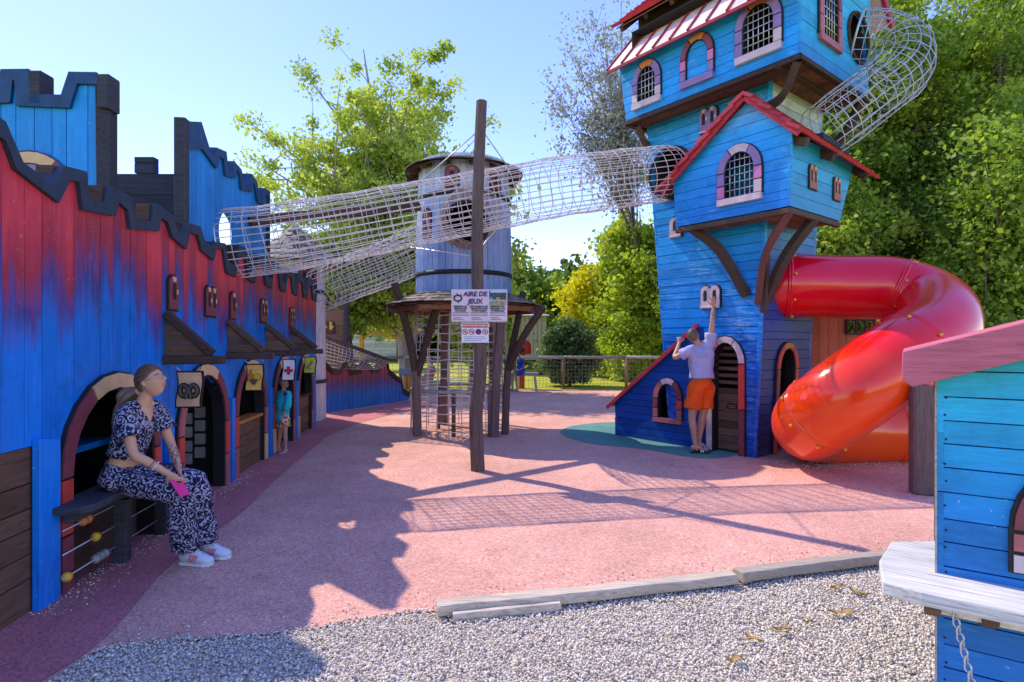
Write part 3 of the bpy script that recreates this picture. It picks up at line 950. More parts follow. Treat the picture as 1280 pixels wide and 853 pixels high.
for px, py, n in ((214.5, 366, 1), (262, 377, 2), (290, 382, 1), (328.5, 389, 2), (364, 397, 2)):
    u, v = CF.uv(px, py)
    slit(CF, u, v, 0.17 if n == 1 else 0.26, 0.30, castle, [AMAR, ACREAM, YELL if n == 1 else ACREAM], n)
# one more at the left edge of the frame
# sign brackets: triangle of boards standing out from the wall
brk = []
for px, za in ((205, 1.86), (284, 1.84), (332, 1.83), (363, 1.82)):
    Y = -2.435 / ((px - 640) / 711 + 0.1199); u = (Y - 3.46) / WS.y
    brk.append(u)
    mb = MB()
    D = 0.50
    mb.beam(CF.p(u, 1.435, 0.0), CF.p(u, 1.435, D), 0.07, 0.075, BROWN)
    mb.beam(CF.p(u, za - 0.02, 0.02), CF.p(u, 1.49, D - 0.10), 0.07, 0.07, BROWN)
    planks(mb, Fr(CF.p(u + 0.0, 1.47, 0.004), WN, V(0, 0, 1), -WS), 'h', 0, za - 1.52, lambda v: 0.0, lambda v: (D - 0.15) * (1 - v / (za - 1.5)), 0.1, BROWNH, thick=0.02, gap=0.004)
    mb.build('sign_bracket', castle, bevel=0.004)

# ---- upper blue rampart wall, set back from the front wall
RF = Fr(CF.p(0, 0, -0.16), WS, V(0, 0, 1), WN)
Ur = zl(RF, [(735, 290), (785, 292), (825, 420), (838, 425), (845, 393), (885, 410), (893, 485), (912, 490), (915, 447), (945, 480), (955, 535), (980, 550), (985, 497), (1008, 530), (1015, 590), (1030, 600), (1035, 553), (1055, 565)])
Lr = zl(RF, [(735, 400), (790, 400), (845, 475), (850, 476), (858, 430), (875, 440), (882, 505), (922, 515), (928, 478), (938, 500), (945, 560), (988, 570), (993, 530), (1000, 550), (1010, 610), (1035, 625), (1042, 580), (1052, 590)])
Ur, Lr = mono(Ur), mono(Lr)
mb = MB()
tu, tv = RF.uv(284, 306)
mouth = round_hole('v', tu, tv + 0.13, 0.25)
planks(mb, RF, 'v', Lr[0][0], Lr[-1][0], lambda u: 2.08, interp([q[0] for q in Lr], [q[1] + 0.02 for q in Lr]), 0.125, CBLUE, thick=0.04, gap=0.005, holes=[mouth], breaks=[q[0] for q in Lr])
ramp_ = mb.build('rampart_wall', castle)
trim(RF, Lr, Ur, -0.08, 0.03, TRIMB, 'rampart_trim', castle)
mb = MB()
mb.beam(RF.p(Lr[0][0] - 0.05, 2.08, -0.02), RF.p(Lr[0][0] - 0.05, Ur[0][1], -0.02), 0.11, 0.11, CHAR, up=WS); mb.build('rampart_post', castle); mb = MB()
mb.beam(RF.p(Lr[-1][0] + 0.05, 2.08, -0.02), RF.p(Lr[-1][0] + 0.05, Ur[-1][1], -0.02), 0.10, 0.10, CHAR, up=WS); mb.build('rampart_post', castle)
for i in range(len(Ur) - 1):
    if Ur[i + 1][1] - Ur[i][1] > 0.08:
        mb = MB(); mb.beam(RF.p(Ur[i + 1][0], Ur[i][1], -0.12), RF.p(Ur[i + 1][0] + 0.0, Ur[i + 1][1] - 0.005, -0.12), 0.09, 0.05, BROWN, up=WS); mb.build('merlon_block', castle)

# ---- brown crenellated back wall (faces the camera)
YB = 6.75
BW = Fr(V(0, YB, 0), V(1, 0, 0), V(0, 0, 1), V(0, -1, 0))
def q(px, py): return BW.uv(px, py)
x0, zt = q(133, 217); x1 = q(233, 217)[0]
mb = MB(); planks(mb, BW, 'h', 2.1, zt, lambda v: x0 - 1.2, lambda v: x1, 0.19, CHAR, thick=0.05, gap=0.01)
mb.build('inner_rampart_wall', castle)
for a, b, t in ((168, 195, 196), (225, 240, 192), (112, 139, 196)):
    mb = MB(); u0, _ = q(a, 217); u1, v1 = q(b, t)
    planks(mb, BW, 'h', zt + 0.004, v1, lambda v: u0, lambda v: u1 - 0.03, 0.1, CHAR, thick=0.10, gap=0.006); mb.build('merlon', castle)

# ---- near turret panel facing the camera
YT = 5.0
TF = Fr(V(0, YT, 0), V(1, 0, 0), V(0, 0, 1), V(0, -1, 0))
def zoomT(x, y): return TF.uv(x / 4.736, 80 + y / 4.736)
Ut = [zoomT(*p) for p in ((-420, 40), (-230, 40), (-200, 190), (-10, 190), (20, 40), (185, 38), (192, 188), (375, 190), (420, 55), (585, 58))]
Lt = [zoomT(*p) for p in ((-400, 110), (-250, 110), (-240, 255), (75, 235), (90, 105), (100, 105), (112, 255), (425, 268), (470, 125), (590, 130))]
mb = MB()
planks(mb, TF, 'v', Lt[0][0], Lt[-1][0], lambda u: 2.1, interp([p[0] for p in Lt], [p[1] + 0.02 for p in Lt]), 0.155, CBLUE, thick=0.04, gap=0.007, breaks=[p[0] for p in Lt])
mb.build('turret_wall', castle)
trim(TF, mono(Lt), mono(Ut), -0.02, 0.03, TRIMB, 'turret_trim', castle)
mb = MB()
xr = Lt[-1][0]
mb.prism([V(xr + 0.005, YT - 0.03, 2.1), V(xr + 0.065, YT + 0.04, 2.1), V(xr + 0.065, YT + 0.04, 3.86), V(xr - 0.02, YT - 0.03, 3.945)], V(-0.02, 0.12, 0), CHAR)
for p in (Ut[5], Ut[9]): mb.box(V(p[0] + 0.05, YT + 0.05, p[1] - 0.16), (0.09, 0.16, 0.3), CHAR)
mb.build('turret_post', castle)
uc, vc = zoomT(175, 770)
for k, (ro, ri, m) in enumerate(((0.40, 0.385, TRIMB), (0.385, 0.285, None), (0.27, 0.17, APURP), (0.16, 0.0, YELL))):
    mb = MB(); N = 14
    for i in range(N):
        a0, a1 = PI * i / N, PI * (i + 1) / N
        mt = m or (ACREAM if 4 <= i < 9 else AMAR)
        P = [TF.p(uc + ro * math.cos(a0), vc + ro * math.sin(a0) * 0.95, 0.02), TF.p(uc + ro * math.cos(a1), vc + ro * math.sin(a1) * .95, 0.02), TF.p(uc + ri * math.cos(a1), vc + ri * math.sin(a1) * .95, 0.02), TF.p(uc + ri * math.cos(a0), vc + ri * math.sin(a0) * .95, 0.02)]
        if ri == 0: P = P[:3]
        mb.prism(P, TF.N * -0.018, mt)
    if k == 0:
        mb2 = MB(); mb2.prism([TF.p(uc + 0.4 * math.cos(PI * i / 16), vc + 0.4 * math.sin(PI * i / 16) * .95, 0.008) for i in range(17)], TF.N * -0.006, TRIMB); mb2.build('turret_window_back', castle)
    mb.build('turret_window', castle)

# screws on the turret trim
# ---- far end post of the front wall
mb = MB(); mb.beam(CF.p(7.44, 0, -0.05), CF.p(7.44, 2.66, -0.05), 0.08, 0.1, CHAR, up=WS); mb.build('end_post', castle)

# ================================================================== hanging banners
def banner(i, label, face, draw, px0, px1, py0, py1):
    u = brk[i]
    Fb = Fr(CF.p(u - 0.005, 0, 0), WN, V(0, 0, 1), -WS)
    a0, b1 = Fb.uv(px0, py0); a1, b0 = Fb.uv(px1, py1)
    t = thing('hanging_banner', label, 'banner sign', Fb.p((a0 + a1) / 2, b0), group='banners hanging from the castle brackets')
    W_, H_ = a1 - a0, b1 - b0
    def outline(grow, n):
        P = []
        for k in range(11): 
            s = k / 10; P.append((a0 - grow + 0.05 * W_ * math.sin(s * PI * 1.6), b1 + grow - (H_ + 2 * grow) * s))
        for k in range(11):
            s = 1 - k / 10; P.append((a1 + grow + 0.05 * W_ * math.sin(s * PI * 1.6 + .3), b1 + grow - (H_ + 2 * grow) * s))
        return [Fb.p(x, y, n) for x, y in P]
    mb = MB(); mb.prism(outline(0.0, 0.0), Fb.N * -0.02, BLACK); mb.build('board', t)
    mb = MB(); mb.prism(outline(-0.014, 0.004), Fb.N * -0.003, face); mb.build('panel', t)
    mb = MB(); draw(mb, Fb, (a0 + a1) / 2, (b0 + b1) / 2, W_, H_); mb.build('emblem', t)
    mb = MB()
    for x, sx in ((a0 + 0.03, -0.06), (a1 - 0.03, 0.04)):
        x2 = min(max(x + sx, 0.04), 0.48)
        mb.tube([Fb.p(x, b1, -0.01), Fb.p(x2, 1.40, -0.01)], 0.005, STEEL, 5)
    mb.build('hanger_chain', t)

def ring_tube(mb, Fb, pts, r, mat, n=0.006, closed=False):
    P = smooth_path([Fb.p(x, y, n) for x, y in pts], 6, closed)
    mb.tube(P, r, mat, 8, closed=closed, side=None)
PRETZ = m_plain('pretzel_brown', (0.10, 0.075, 0.05), 0.6)
def pretzel(mb, Fb, x, y, W_, H_):
    s = W_ * 0.33
    pts = [(-0.15, -0.85), (0.1, -0.3), (0.55, 0.35), (0.85, 0.25), (0.95, -0.1), (0.75, -0.55), (0.35, -0.75), (0.0, -0.2), (0,0.1)]
    pts = [(0.30, -0.85), (0.12, -0.35), (-0.25, 0.45), (-0.6, 0.62), (-0.95, 0.3), (-0.95, -0.25), (-0.6, -0.62), (-0.3, -0.75)]
    for sg in (1, -1):
        for r, m, n in ((0.036, BLACK, 0.0), (0.026, PRETZ, 0.014)):
            P = smooth_path([Fb.p(x + sg * a * s, y - 0.01 + b * s, 0.008 + n * 0.5) for a, b in [(0.2, -0.95), (0.25, -0.55), (-0.05, 0.1), (-0.3, 0.55), (-0.65, 0.65), (-0.95, 0.3), (-0.95, -0.25), (-0.7, -0.62), (-0.4, -0.5), (0.0, 0.2), (0.25, 0.5)][:9]], 5)
            mb.tube(P, 0.72 * r * W_ / 0.25, m, 8, side=None)
ORJ = m_plain('bottle_orange', (0.55, 0.2, 0.02), 0.5)
def drinks(mb, Fb, x, y, W_, H_):
    s = W_
    def poly(pts, m, n): mb.prism([Fb.p(x + a * s, y + b * s, n) for a, b in pts], Fb.N * -0.004, m)
    bt = [(-0.36, -0.22), (-0.36, 0.12), (-0.24, 0.26), (-0.24, 0.42), (-0.12, 0.42), (-0.12, 0.26), (0.0, 0.12), (0.0, -0.22)]
    poly([(a * 1.08 - .01, b * 1.06) for a, b in bt], BLACK, 0.010); poly(bt, ORJ, 0.014)
    c = [(0.18 + 0.2 * math.cos(k * PI / 8), 0.02 + 0.2 * math.sin(k * PI / 8)) for k in range(16)]
    poly([(a * 1.04, b * 1.1) for a, b in c], BLACK, 0.012); poly(c, YELL, 0.018)
    cup = [(-0.18, -0.1), (0.18, -0.1), (0.13, -0.3), (0.05, -0.36), (-0.05, -0.36), (-0.13, -0.3)]
    poly([(a * 1.12, b * 1.08 + 0.02) for a, b in cup], BLACK, 0.020); poly(cup, PRETZ, 0.024)
    poly([(-0.1, -0.36), (0.1, -0.36), (0.1, -0.42), (-0.1, -0.42)], PRETZ, 0.022)
CROSS = m_plain('cross_crimson', (0.48, 0.02, 0.10), 0.5)
def cross(mb, Fb, x, y, W_, H_):
    s = W_ * 0.33
    a = 0.36
    mb.prism([Fb.p(x + p * s, y - 0.01 + q_ * s, 0.010) for p, q_ in ((-a, -1), (a, -1), (a, -a), (1, -a), (1, a), (a, a), (a, 1), (-a, 1), (-a, a), (-1, a), (-1, -a), (-a, -a))], Fb.N * -0.006, CROSS)
TOOLP = m_plain('tool_pink', (0.42, 0.16, 0.12), 0.5)
def tools(mb, Fb, x, y, W_, H_):
    s = W_ * 0.5
    for (p, q_), (p2, q2), w_, m in (((-0.55, -0.7), (0.3, 0.75), 0.16, TOOLP), ((-0.1, -0.1), (0.55, 0.6), 0.2, TOOLP), ((0.1, -0.6), (0.5, 0.1), 0.1, APALE), ((-0.5, -0.2), (0.1, -0.75), 0.12, TOOLP)):
        mb.beam(Fb.p(x + p * s, y + q_ * s, 0.012), Fb.p(x + p2 * s, y + q2 * s, 0.012), 0.012, w_ * s * 1.4, m, up=Fb.N.cross(V(0, 0, 1)))
BN1 = m_plain('banner_peach', (0.74, 0.42, 0.22), 0.6, var=0.25, scale=6)
BN2 = m_plain('banner_orange', (0.85, 0.46, 0.10), 0.6, var=0.2)
BN3 = m_plain('banner_white', (0.78, 0.73, 0.76), 0.6, var=0.15)
BN4 = m_plain('banner_green', (0.48, 0.60, 0.05), 0.6, var=0.2)
banner(0, 'peach banner with a brown pretzel, nearest the seated woman', BN1, pretzel, 220, 253, 464, 510)
banner(1, 'orange banner with a bottle, a lemon and a cup', BN2, drinks, 307, 329, 455, 489)
banner(2, 'white banner with a crimson cross above the child', BN3, cross, 352.5, 369, 449, 476)
banner(3, 'green banner with pink tools at the far end of the castle', BN4, tools, 380, 395, 446, 467)

# ================================================================== grey tower with a conical shingle roof, behind the end of the castle
gt = thing('grey_round_tower', 'pale grey boarded round tower with a conical shingle roof behind the castle end', 'tower', (-4.42, 11.6, 0))
gc = V(-4.42, 11.6, 0)
def stave_drum(mb, c, n, prof, mat, thick=0.04, gap=0.03, skip=None):
    """vertical staves round an axis; prof list of (r, z)"""
    for i in range(n):
        a0 = 2 * PI * (i + gap / 2) / n; a1 = 2 * PI * (i + 1 - gap / 2) / n
        segs = [(prof, None)]
        hole = skip(0.5 * (a0 + a1)) if skip else None
        rn = random.random()
        pr = prof if hole is None else None
        parts = [prof] if hole is None else hole
        for pp in parts:
            V_, F_ = [], []
            for r, z in pp:
                for a, rr in ((a0, r), (a1, r), (a1, r - thick), (a0, r - thick)):
                    V_.append(c + V(math.cos(a) * rr, math.sin(a) * rr, z))
            m = len(pp)
            for k in range(m - 1):
                for j in range(4): F_.append([k * 4 + j, k * 4 + (j + 1) % 4, (k + 1) * 4 + (j + 1) % 4, (k + 1) * 4 + j])
            F_.append([3, 2, 1, 0]); F_.append([(m - 1) * 4 + j for j in range(4)])
            mb.add(V_, F_, mat, False, rn)
mb = MB(); stave_drum(mb, gc, 20, [(0.60, 0), (0.58, 3.2)], GTOW); mb.build('drum', gt)
mb = MB(); mb.lathe(gc, [(0.53, 0), (0.53, 3.1)], BLACK, 20); mb.build('lining', gt)
for z in (0.75, 2.55):
    mb = MB(); mb.lathe(gc, [(0.6, z), (0.615, z), (0.615, z + 0.07), (0.6, z + 0.07)], CHAR, 24); mb.build('hoop', gt)

def shingle_cone(mb, c, r0, z0, r1, z1, rows, mat, w=0.12, under=None):
    """rows of overlapping shingles from the eave (r0,z0) to the top (r1,z1)"""
    for k in range(rows):
        t0, t1 = k / rows, min(1.0, (k + 1.45) / rows)
        ra, rb = r0 + (r1 - r0) * t0, r0 + (r1 - r0) * t1
        za, zb_ = z0 + (z1 - z0) * t0, z0 + (z1 - z0) * t1
        n = max(7, int(2 * PI * ra / w))
        ph = random.random()
        for i in range(n):
            a0 = 2 * PI * (i + ph + 0.03) / n; a1 = 2 * PI * (i + ph + 0.97) / n
            j = random.uniform(-0.018, 0.018); lift = 0.022 + random.uniform(0, 0.012)
            P = [c + V(math.cos(a) * r, math.sin(a) * r, z) for a, r, z in ((a0, ra + j, za + lift), (a1, ra + j, za + lift), (a1, max(rb, .01), zb_ + 0.008), (a0, max(rb, .01), zb_ + 0.008))]
            mb.prism(P, V(0, 0, -0.014), mat)
    if under is not None:
        mb.lathe(c, [(r0 - 0.01, z0 - 0.02), (max(r1, 0.001), z1 - 0.02)], under, 32)
mb = MB(); shingle_cone(mb, gc, 0.90, 3.16, 0.03, 3.98, 8, SHING, under=UNDER); mb.build('shingle_roof', gt)
GFr = Fr(gc, V(math.cos(-0.8), math.sin(-0.8), 0).cross(V(0, 0, -1)), V(0, 0, 1), V(math.cos(-0.8), math.sin(-0.8), 0))
u, v = GFr.uv(361, 346)
slit(Fr(gc + GFr.N * 0.585, GFr.U, GFr.V, GFr.N), 0.0, 2.86, 0.34, 0.36, gt, [AMAR, AROSE, AROSE], 2, proud=0.03)
# ================================================================== central post with cables
post = thing('wooden_mast', 'tall dark wooden mast in the middle with cables to the net tunnel', 'post', (-0.435, 7.04, 0))
mb = MB()
P = smooth_path([V(-0.42, 7.04, -0.05), V(-0.445, 7.04, 0.7), V(-0.39, 7.04, 1.25), V(-0.42, 7.04, 2.0), V(-0.43, 7.04, 3.0), V(-0.40, 7.04, 4.0), V(-0.375, 7.04, 4.57)], 6)
n = len(P)
mb.tube(P, [0.092 - 0.022 * i / (n - 1) for i in range(n)], POSTW, 8, side=(0.93, 0.38, 0), smooth=False)
mb.build('pole', post, bevel=0.008)
# ================================================================== net tunnels
def net_tunnel(name, label, path, r, nlong, ringgap, mat, thread, cat='net tunnel', rings=True, r_end=None, hoops=()):
    root = thing(name, label, cat, path[0])
    P = smooth_path(path, 10)
    # resample by length
    d = [0]
    for a, b in zip(P[:-1], P[1:]): d.append(d[-1] + (b - a).length)
    tot = d[-1]; m = max(4, int(tot / ringgap))
    def pos(s):
        x = [p.x for p in P]; y = [p.y for p in P]; z = [p.z for p in P]
        return V(np.interp(s, d, x), np.interp(s, d, y), np.interp(s, d, z))
    C = [pos(tot * i / m) for i in range(m + 1)]
    sd = None; frames = []
    for i in range(m + 1):
        t = (C[min(i + 1, m)] - C[max(i - 1, 0)]).normalized()
        if sd is None: sd = t.cross(V(0, 0, 1))
        sd = (sd - t * sd.dot(t)).normalized()
        frames.append((C[i], sd, t.cross(sd), t))
    R = [r * (1 + 0.010 * math.sin(i * 1.7) + 0.006 * random.uniform(-1, 1)) for i in range(m + 1)]
    mb = MB()
    sagg = [random.uniform(-0.007, 0.007) for _ in range(nlong)]
    for j in range(nlong):
        a = 2 * PI * j / nlong
        pts = []
        for i, (c, x, y, t) in enumerate(frames):
            rr = R[i] + sagg[j] * math.sin(i * 0.9 + j)
            pts.append(c + x * rr * math.cos(a) + y * rr * math.sin(a))
        mb.tube(pts, thread, mat, 5, cap=False)
    mb.build('long_ropes', root)
    mb = MB()
    for i, (c, x, y, t) in enumerate(frames):
        sk = random.uniform(-0.02, 0.02); s2 = random.uniform(-0.02, 0.02)
        pts = [c + x * R[i] * math.cos(2 * PI * j / nlong) + y * R[i] * math.sin(2 * PI * j / nlong) + t * (sk * math.cos(2 * PI * j / nlong) + s2 * math.sin(4 * PI * j / nlong)) for j in range(nlong)]
        mb.tube(pts, thread * (0.9), mat, 5, closed=True)
    mb.build('ring_ropes', root)
    for i in hoops:
        c, x, y, t = frames[i]
        mb = MB(); mb.tube([c + x * R[i] * math.cos(2 * PI * j / 28) + y * R[i] * math.sin(2 * PI * j / 28) for j in range(28)], thread * 2.3, STEEL, 6, closed=True); mb.build('end_hoop', root)
    return root, frames
Ys = [(284, 306, RF.p(tu, tv).y), (350, 298, 6.92), (420, 287, 7.15), (520, 268, 7.5), (600, 253, 7.78), (700, 234, 8.08), (800, 221, 8.4), (834, 217, 8.75)]
tp = [at(*q) for q in Ys]
mainT, mfr = net_tunnel('net_tunnel', 'long rope net tunnel spanning from the castle past the mast to the blue tower', tp, 0.41, 30, 0.155, ROPE, 0.0058, hoops=(0, -1))
# cables of the mast
for a, b in (((-0.40, 7.0, 4.2), mfr[len(mfr) // 2 - 5][0] + V(0, 0, 0.41)), ((-0.37, 7.0, 4.2), mfr[len(mfr) // 2 + 3][0] + V(0, 0, 0.41)), ((-0.44, 7.08, 2.65), mfr[len(mfr) // 2 - 6][0] + V(0, 0, -0.41)), ((-0.40, 7.08, 2.75), mfr[len(mfr) // 2 + 2][0] + V(0, 0, -0.41))):
    mb = MB(); mb.tube([V(*a), b], 0.008, STEEL, 6); mb.build('cable', post)

# ================================================================== barrel tower
bc = V(-0.87, 10.3, 0)
bt = thing('barrel_tower', 'pale lilac barrel tower on dark timber legs with a shingle roof', 'play tower', bc)
hole_dir = math.atan2(-1, 0.13)
def bskip(a):
    d = (a - hole_dir + PI) % (2 * PI) - PI
    if abs(d) < 0.44:
        h = 0.36 * math.sqrt(max(0, 1 - (d / 0.44) ** 2))
        if h > 0.03: return [[(0.86, 2.40), (0.855, 2.9), (0.85, 3.55 - h)], [(0.84, 3.55 + h), (0.82, 4.2), (0.81, 4.75)]]
    return None
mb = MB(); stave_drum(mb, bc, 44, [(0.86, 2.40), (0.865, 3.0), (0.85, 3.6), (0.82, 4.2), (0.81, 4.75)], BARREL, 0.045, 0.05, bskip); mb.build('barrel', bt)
mb = MB(); mb.lathe(bc, [(0.76, 2.42), (0.76, 2.9)], BARRELIN, 32); mb.lathe(bc, [(0.75, 4.1), (0.75, 4.7)], BARRELIN, 32); mb.lathe(bc, [(0.78, 2.5), (0.70, 3.0), (0.70, 4.6)], BARRELIN, 32, a0=0.2, a1=2.9)
mb.prism([bc + V(0.82 * math.cos(2 * PI * k / 24), 0.82 * math.sin(2 * PI * k / 24), 2.46) for k in range(24)], V(0, 0, -0.05), BROWN)
mb.build('lining', bt)
for z, rr in ((2.72, 0.866), (4.05, 0.828)):
    mb = MB(); mb.lathe(bc, [(rr - 0.01, z), (rr + 0.012, z), (rr + 0.012, z + 0.075), (rr - 0.01, z + 0.075)], BLACK, 44); mb.build('hoop', bt)
mb = MB(); hd = V(math.cos(hole_dir), math.sin(hole_dir), 0)
hx = hd.cross(V(0, 0, 1))
mb.tube([bc + hd * 0.845 + hx * 0.37 * math.cos(2 * PI * k / 28) + V(0, 0, 3.55 + 0.37 * math.sin(2 * PI * k / 28)) - hd * (0.06 * math.cos(2 * PI * k / 28) ** 2) for k in range(28)], 0.03, BROWN, 8, closed=True); mb.build('hole_rim', bt)
mb = MB(); shingle_cone(mb, bc, 1.06, 4.58, 0.05, 4.98, 6, SHING, under=UNDER); mb.build('shingle_roof', bt)
for k in range(14):
    a = 2 * PI * k / 14; d = V(math.cos(a), math.sin(a), 0)
    mb = MB(); mb.beam(bc + d * 0.80 + V(0, 0, 4.60), bc + d * 1.03 + V(0, 0, 4.50), 0.05, 0.06, BROWN); mb.build('rafter', bt)
mb = MB(); shingle_cone(mb, bc, 1.38, 2.22, 0.84, 2.44, 4, SHING, under=UNDER); mb.build('skirt_roof', bt)
NP = 8
for k in range(NP):
    a = 2 * PI * k / NP + 0.3; a2 = a + 2 * PI / NP
    mb = MB(); mb.beam(bc + V(1.33 * math.cos(a), 1.33 * math.sin(a), 2.15), bc + V(1.33 * math.cos(a2), 1.33 * math.sin(a2), 2.15), 0.05, 0.085, UNDER); mb.build('eave_board', bt)
    mb = MB(); mb.beam(bc + V(0.8 * math.cos(a), 0.8 * math.sin(a), 2.30), bc + V(1.38 * math.cos(a), 1.34 * math.sin(a), 2.15), 0.06, 0.08, UNDER); mb.build('rafter', bt)
# legs
def leg(path, w_, name='leg'):
    mb = MB(); mb.tube(smooth_path(path, 4), w_ / 2, POSTW if name != 'brace' else BROWN, 8, side=(1, 0.2, 0), smooth=False); mb.build(name, bt)
l0 = gr(522, 545); 
leg([l0, l0 + V(-0.02, 0, 0.55), l0 + V(-0.03, 0, 1.1)], 0.15)
leg([l0 + V(-0.03, 0, 1.05), l0 + V(-0.17, 0.05, 1.75), at(493, 354, 9.6)], 0.13, 'brace')
leg([l0 + V(-0.02, 0, 1.0), l0 + V(0.12, -0.05, 1.45), at(546, 383, 9.35)], 0.13, 'brace')
l1 = gr(618, 546)
leg([l1, l1 + V(0.03, 0, 0.9), at(626, 396, 9.5)], 0.15)
l2 = gr(631, 543)
leg([l2, l2 + V(0.03, 0, 0.7), l2 + V(0.06, 0, 1.25)], 0.13)
leg([l2 + V(0.06, 0, 1.15), at(645, 412, 9.9), at(654, 366, 10.1)], 0.12, 'brace')
leg([l2 + V(0.05, 0, 1.1), at(655, 420, 9.6), at(679, 384, 9.5)], 0.13, 'brace')
l3 = gr(555, 531)
leg([l3, l3 + V(0, 0, 1.2), l3 + V(0.02, 0, 2.1)], 0.14)
l4 = V(-0.4, 11.1, 0)
leg([l4, l4 + V(0, 0, 1.2), l4 + V(0.0, 0, 2.1)], 0.13)
# little windows
for px, n in ((566, 1), (539, 1), (616, 1)):
    Y = 9.52 if px == 566 else 9.75
    x = (px - 640) / 711 * Y
    d = V(x - bc.x, Y - bc.y, 0).normalized()
    slit(Fr(bc + d * 0.83, d.cross(V(0, 0, -1)), V(0, 0, 1), d), 0, 4.34 if px != 539 else 3.6, 0.22, 0.34 if px != 539 else .5, bt, [AMAR, AROSE, APURP], 1, proud=0.03, name='window')
# second, third net tunnels
net_tunnel('net_tunnel', 'lower rope net tunnel slanting from the grey tower up to the barrel tower', [V(-3.75, 11.2, 2.62), V(-3.0, 10.9, 2.85), V(-2.3, 10.6, 3.05), V(-1.62, 10.35, 3.3)], 0.42, 24, 0.12, ROPE, 0.0062)
net_tunnel('net_tunnel', 'short rope net collar joining the round barrel opening to the long tunnel', [bc + hd * 0.86 + V(0, 0, 3.55), V(-0.70, 8.95, 3.5), V(-0.55, 8.3, 3.46)], 0.42, 26, 0.09, ROPE2, 0.006, hoops=(0,))
# walkway beam
mb = MB(); mb.beam(V(-3.50, 7.55, 3.20), V(-1.62, 9.85, 3.92), 0.13, 0.14, BROWN)
tag(mb.build('walkway_beam', bevel=0.006), 'brown timber beam running inside the net from castle to barrel tower', 'beam')
# net cage under the barrel
cage = thing('rope_cage', 'cylindrical rope climbing cage hanging under the barrel tower', 'climbing net', (bc.x, bc.y, 0))
cc_ = V(-0.93, 10.2, 0); rc = 0.86
for k in range(26):
    a = 2 * PI * k / 26
    mb = MB() if k == 0 else mb
    mb.tube([cc_ + V(rc * math.cos(a) * f, rc * math.sin(a) * f, z) for f, z in ((1.02, 0.0), (1.0, 0.7), (0.98, 1.5), (0.92, 2.25))], 0.009, ROPE, 5)
mb.build('vertical_ropes', cage)
mb = MB()
z = 0.1
while z < 2.2:
    f = 1.02 - 0.04 * z
    mb.tube([cc_ + V(rc * f * math.cos(2 * PI * k / 26), rc * f * math.sin(2 * PI * k / 26), z + 0.012 * math.sin(k * 2.1 + z * 9)) for k in range(26)], 0.009, ROPE, 5, closed=True)
    z += 0.148
mb.build('ring_ropes', cage)
mb = MB(); mb.tube([cc_ + V(rc * 1.0 * math.cos(2 * PI * k / 40), rc * 1.0 * math.sin(2 * PI * k / 40), 0.76) for k in range(40)], 0.03, GREYW, 8, closed=True); mb.build('wood_ring', cage)
for px in (567, 548, 612):
    g = gr(px, 546 if px != 548 else 536); mb = MB(); mb.tube([g, g + V(0, 0, 0.78)], 0.035, POSTW, 8); mb.build('stake', cage)

# ================================================================== signs on the mast
SIGNW = m_plain('sign_white', (0.78, 0.76, 0.76), 0.4, var=0.04)
SIGNP = m_plain('sign_pink', (0.74, 0.58, 0.62), 0.4, var=0.12, scale=5)
INK = m_plain('ink_purple', (0.09, 0.015, 0.16), 0.5)
INKD = m_plain('ink_dark', (0.05, 0.035, 0.05), 0.5)
SRED = m_plain('sign_red', (0.65, 0.02, 0.025), 0.4)
YS = 6.93
SX, SZ, SNr = V(1, 0, 0), V(0, 0, 1), V(0, -1, 0)
SF = Fr(V(0, YS, 0), SX, SZ, SNr)
def suv(px, py): return SF.uv(px, py)
info = thing('information_sign', 'pink AIRE DE JEUX playground sign with a photo corner, on the mast', 'sign', SF.p(*suv(597, 382)))
def panel(mb, px0, py0, px1, py1, n, mat, th=0.004):
    a, d = suv(px0, py0); b, c = suv(px1, py1)
    mb.prism([SF.p(a, c, n), SF.p(b, c, n), SF.p(b, d, n), SF.p(a, d, n)], SNr * -th, mat)
def words(s, px, py, hpx, mat, parent, n=0.006, **k):
    a, b = suv(px, py)
    return text_obj(s, hpx / 711 * YS * 1.38, mat, SF.p(a, b, n), SX, SZ, SNr, parent, **k)
mb = MB(); panel(mb, 564.3, 362, 634, 403, 0.0, SIGNP, 0.015); mb.build('board', info)
mb = MB(); panel(mb, 611.5, 363.5, 633, 375, 0.003, m_plain('photo_trees', (0.05, 0.07, 0.06), 0.5, var=0.8, scale=60), 0.002)
panel(mb, 611.5, 376, 633, 382, 0.003, m_plain('photo_lawn', (0.30, 0.30, 0.16), 0.5, var=0.5, scale=30), 0.002)
panel(mb, 612, 372, 616, 375, 0.005, m_plain('photo_blue', (0.1, 0.3, 0.7), 0.5), 0.001); panel(mb, 620, 372, 625, 375, 0.005, AORAN, 0.001); panel(mb, 613, 363.7, 632.8, 366, 0.005, m_plain('photo_sky', (0.4, 0.6, 0.8), 0.5), 0.001); mb.build('photo', info)
mb = MB()
for q in (suv(572.5, 373),):
    c = SF.p(*q, 0.006); rr = 0.042
    mb.tube([c + SX * rr * math.cos(k * PI / 10) * 1.1 + SZ * rr * math.sin(k * PI / 10) * 0.85 for k in range(20)], 0.010, INKD, 6, closed=True)
    for a in (0.6, 1.5, 2.4, 4.6): mb.tube([c + (SX * math.cos(a) + SZ * math.sin(a)) * rr, c + (SX * math.cos(a + .3) + SZ * math.sin(a + .3)) * rr * 1.6], 0.004, INK, 5)
mb.build('logo', info)
words('AIRE DE', 594, 368, 6.0, INK, info, bold=0.003, shear=0.12)
words('JEUX', 594, 377.2, 6.0, INK, info, bold=0.003, shear=0.12)
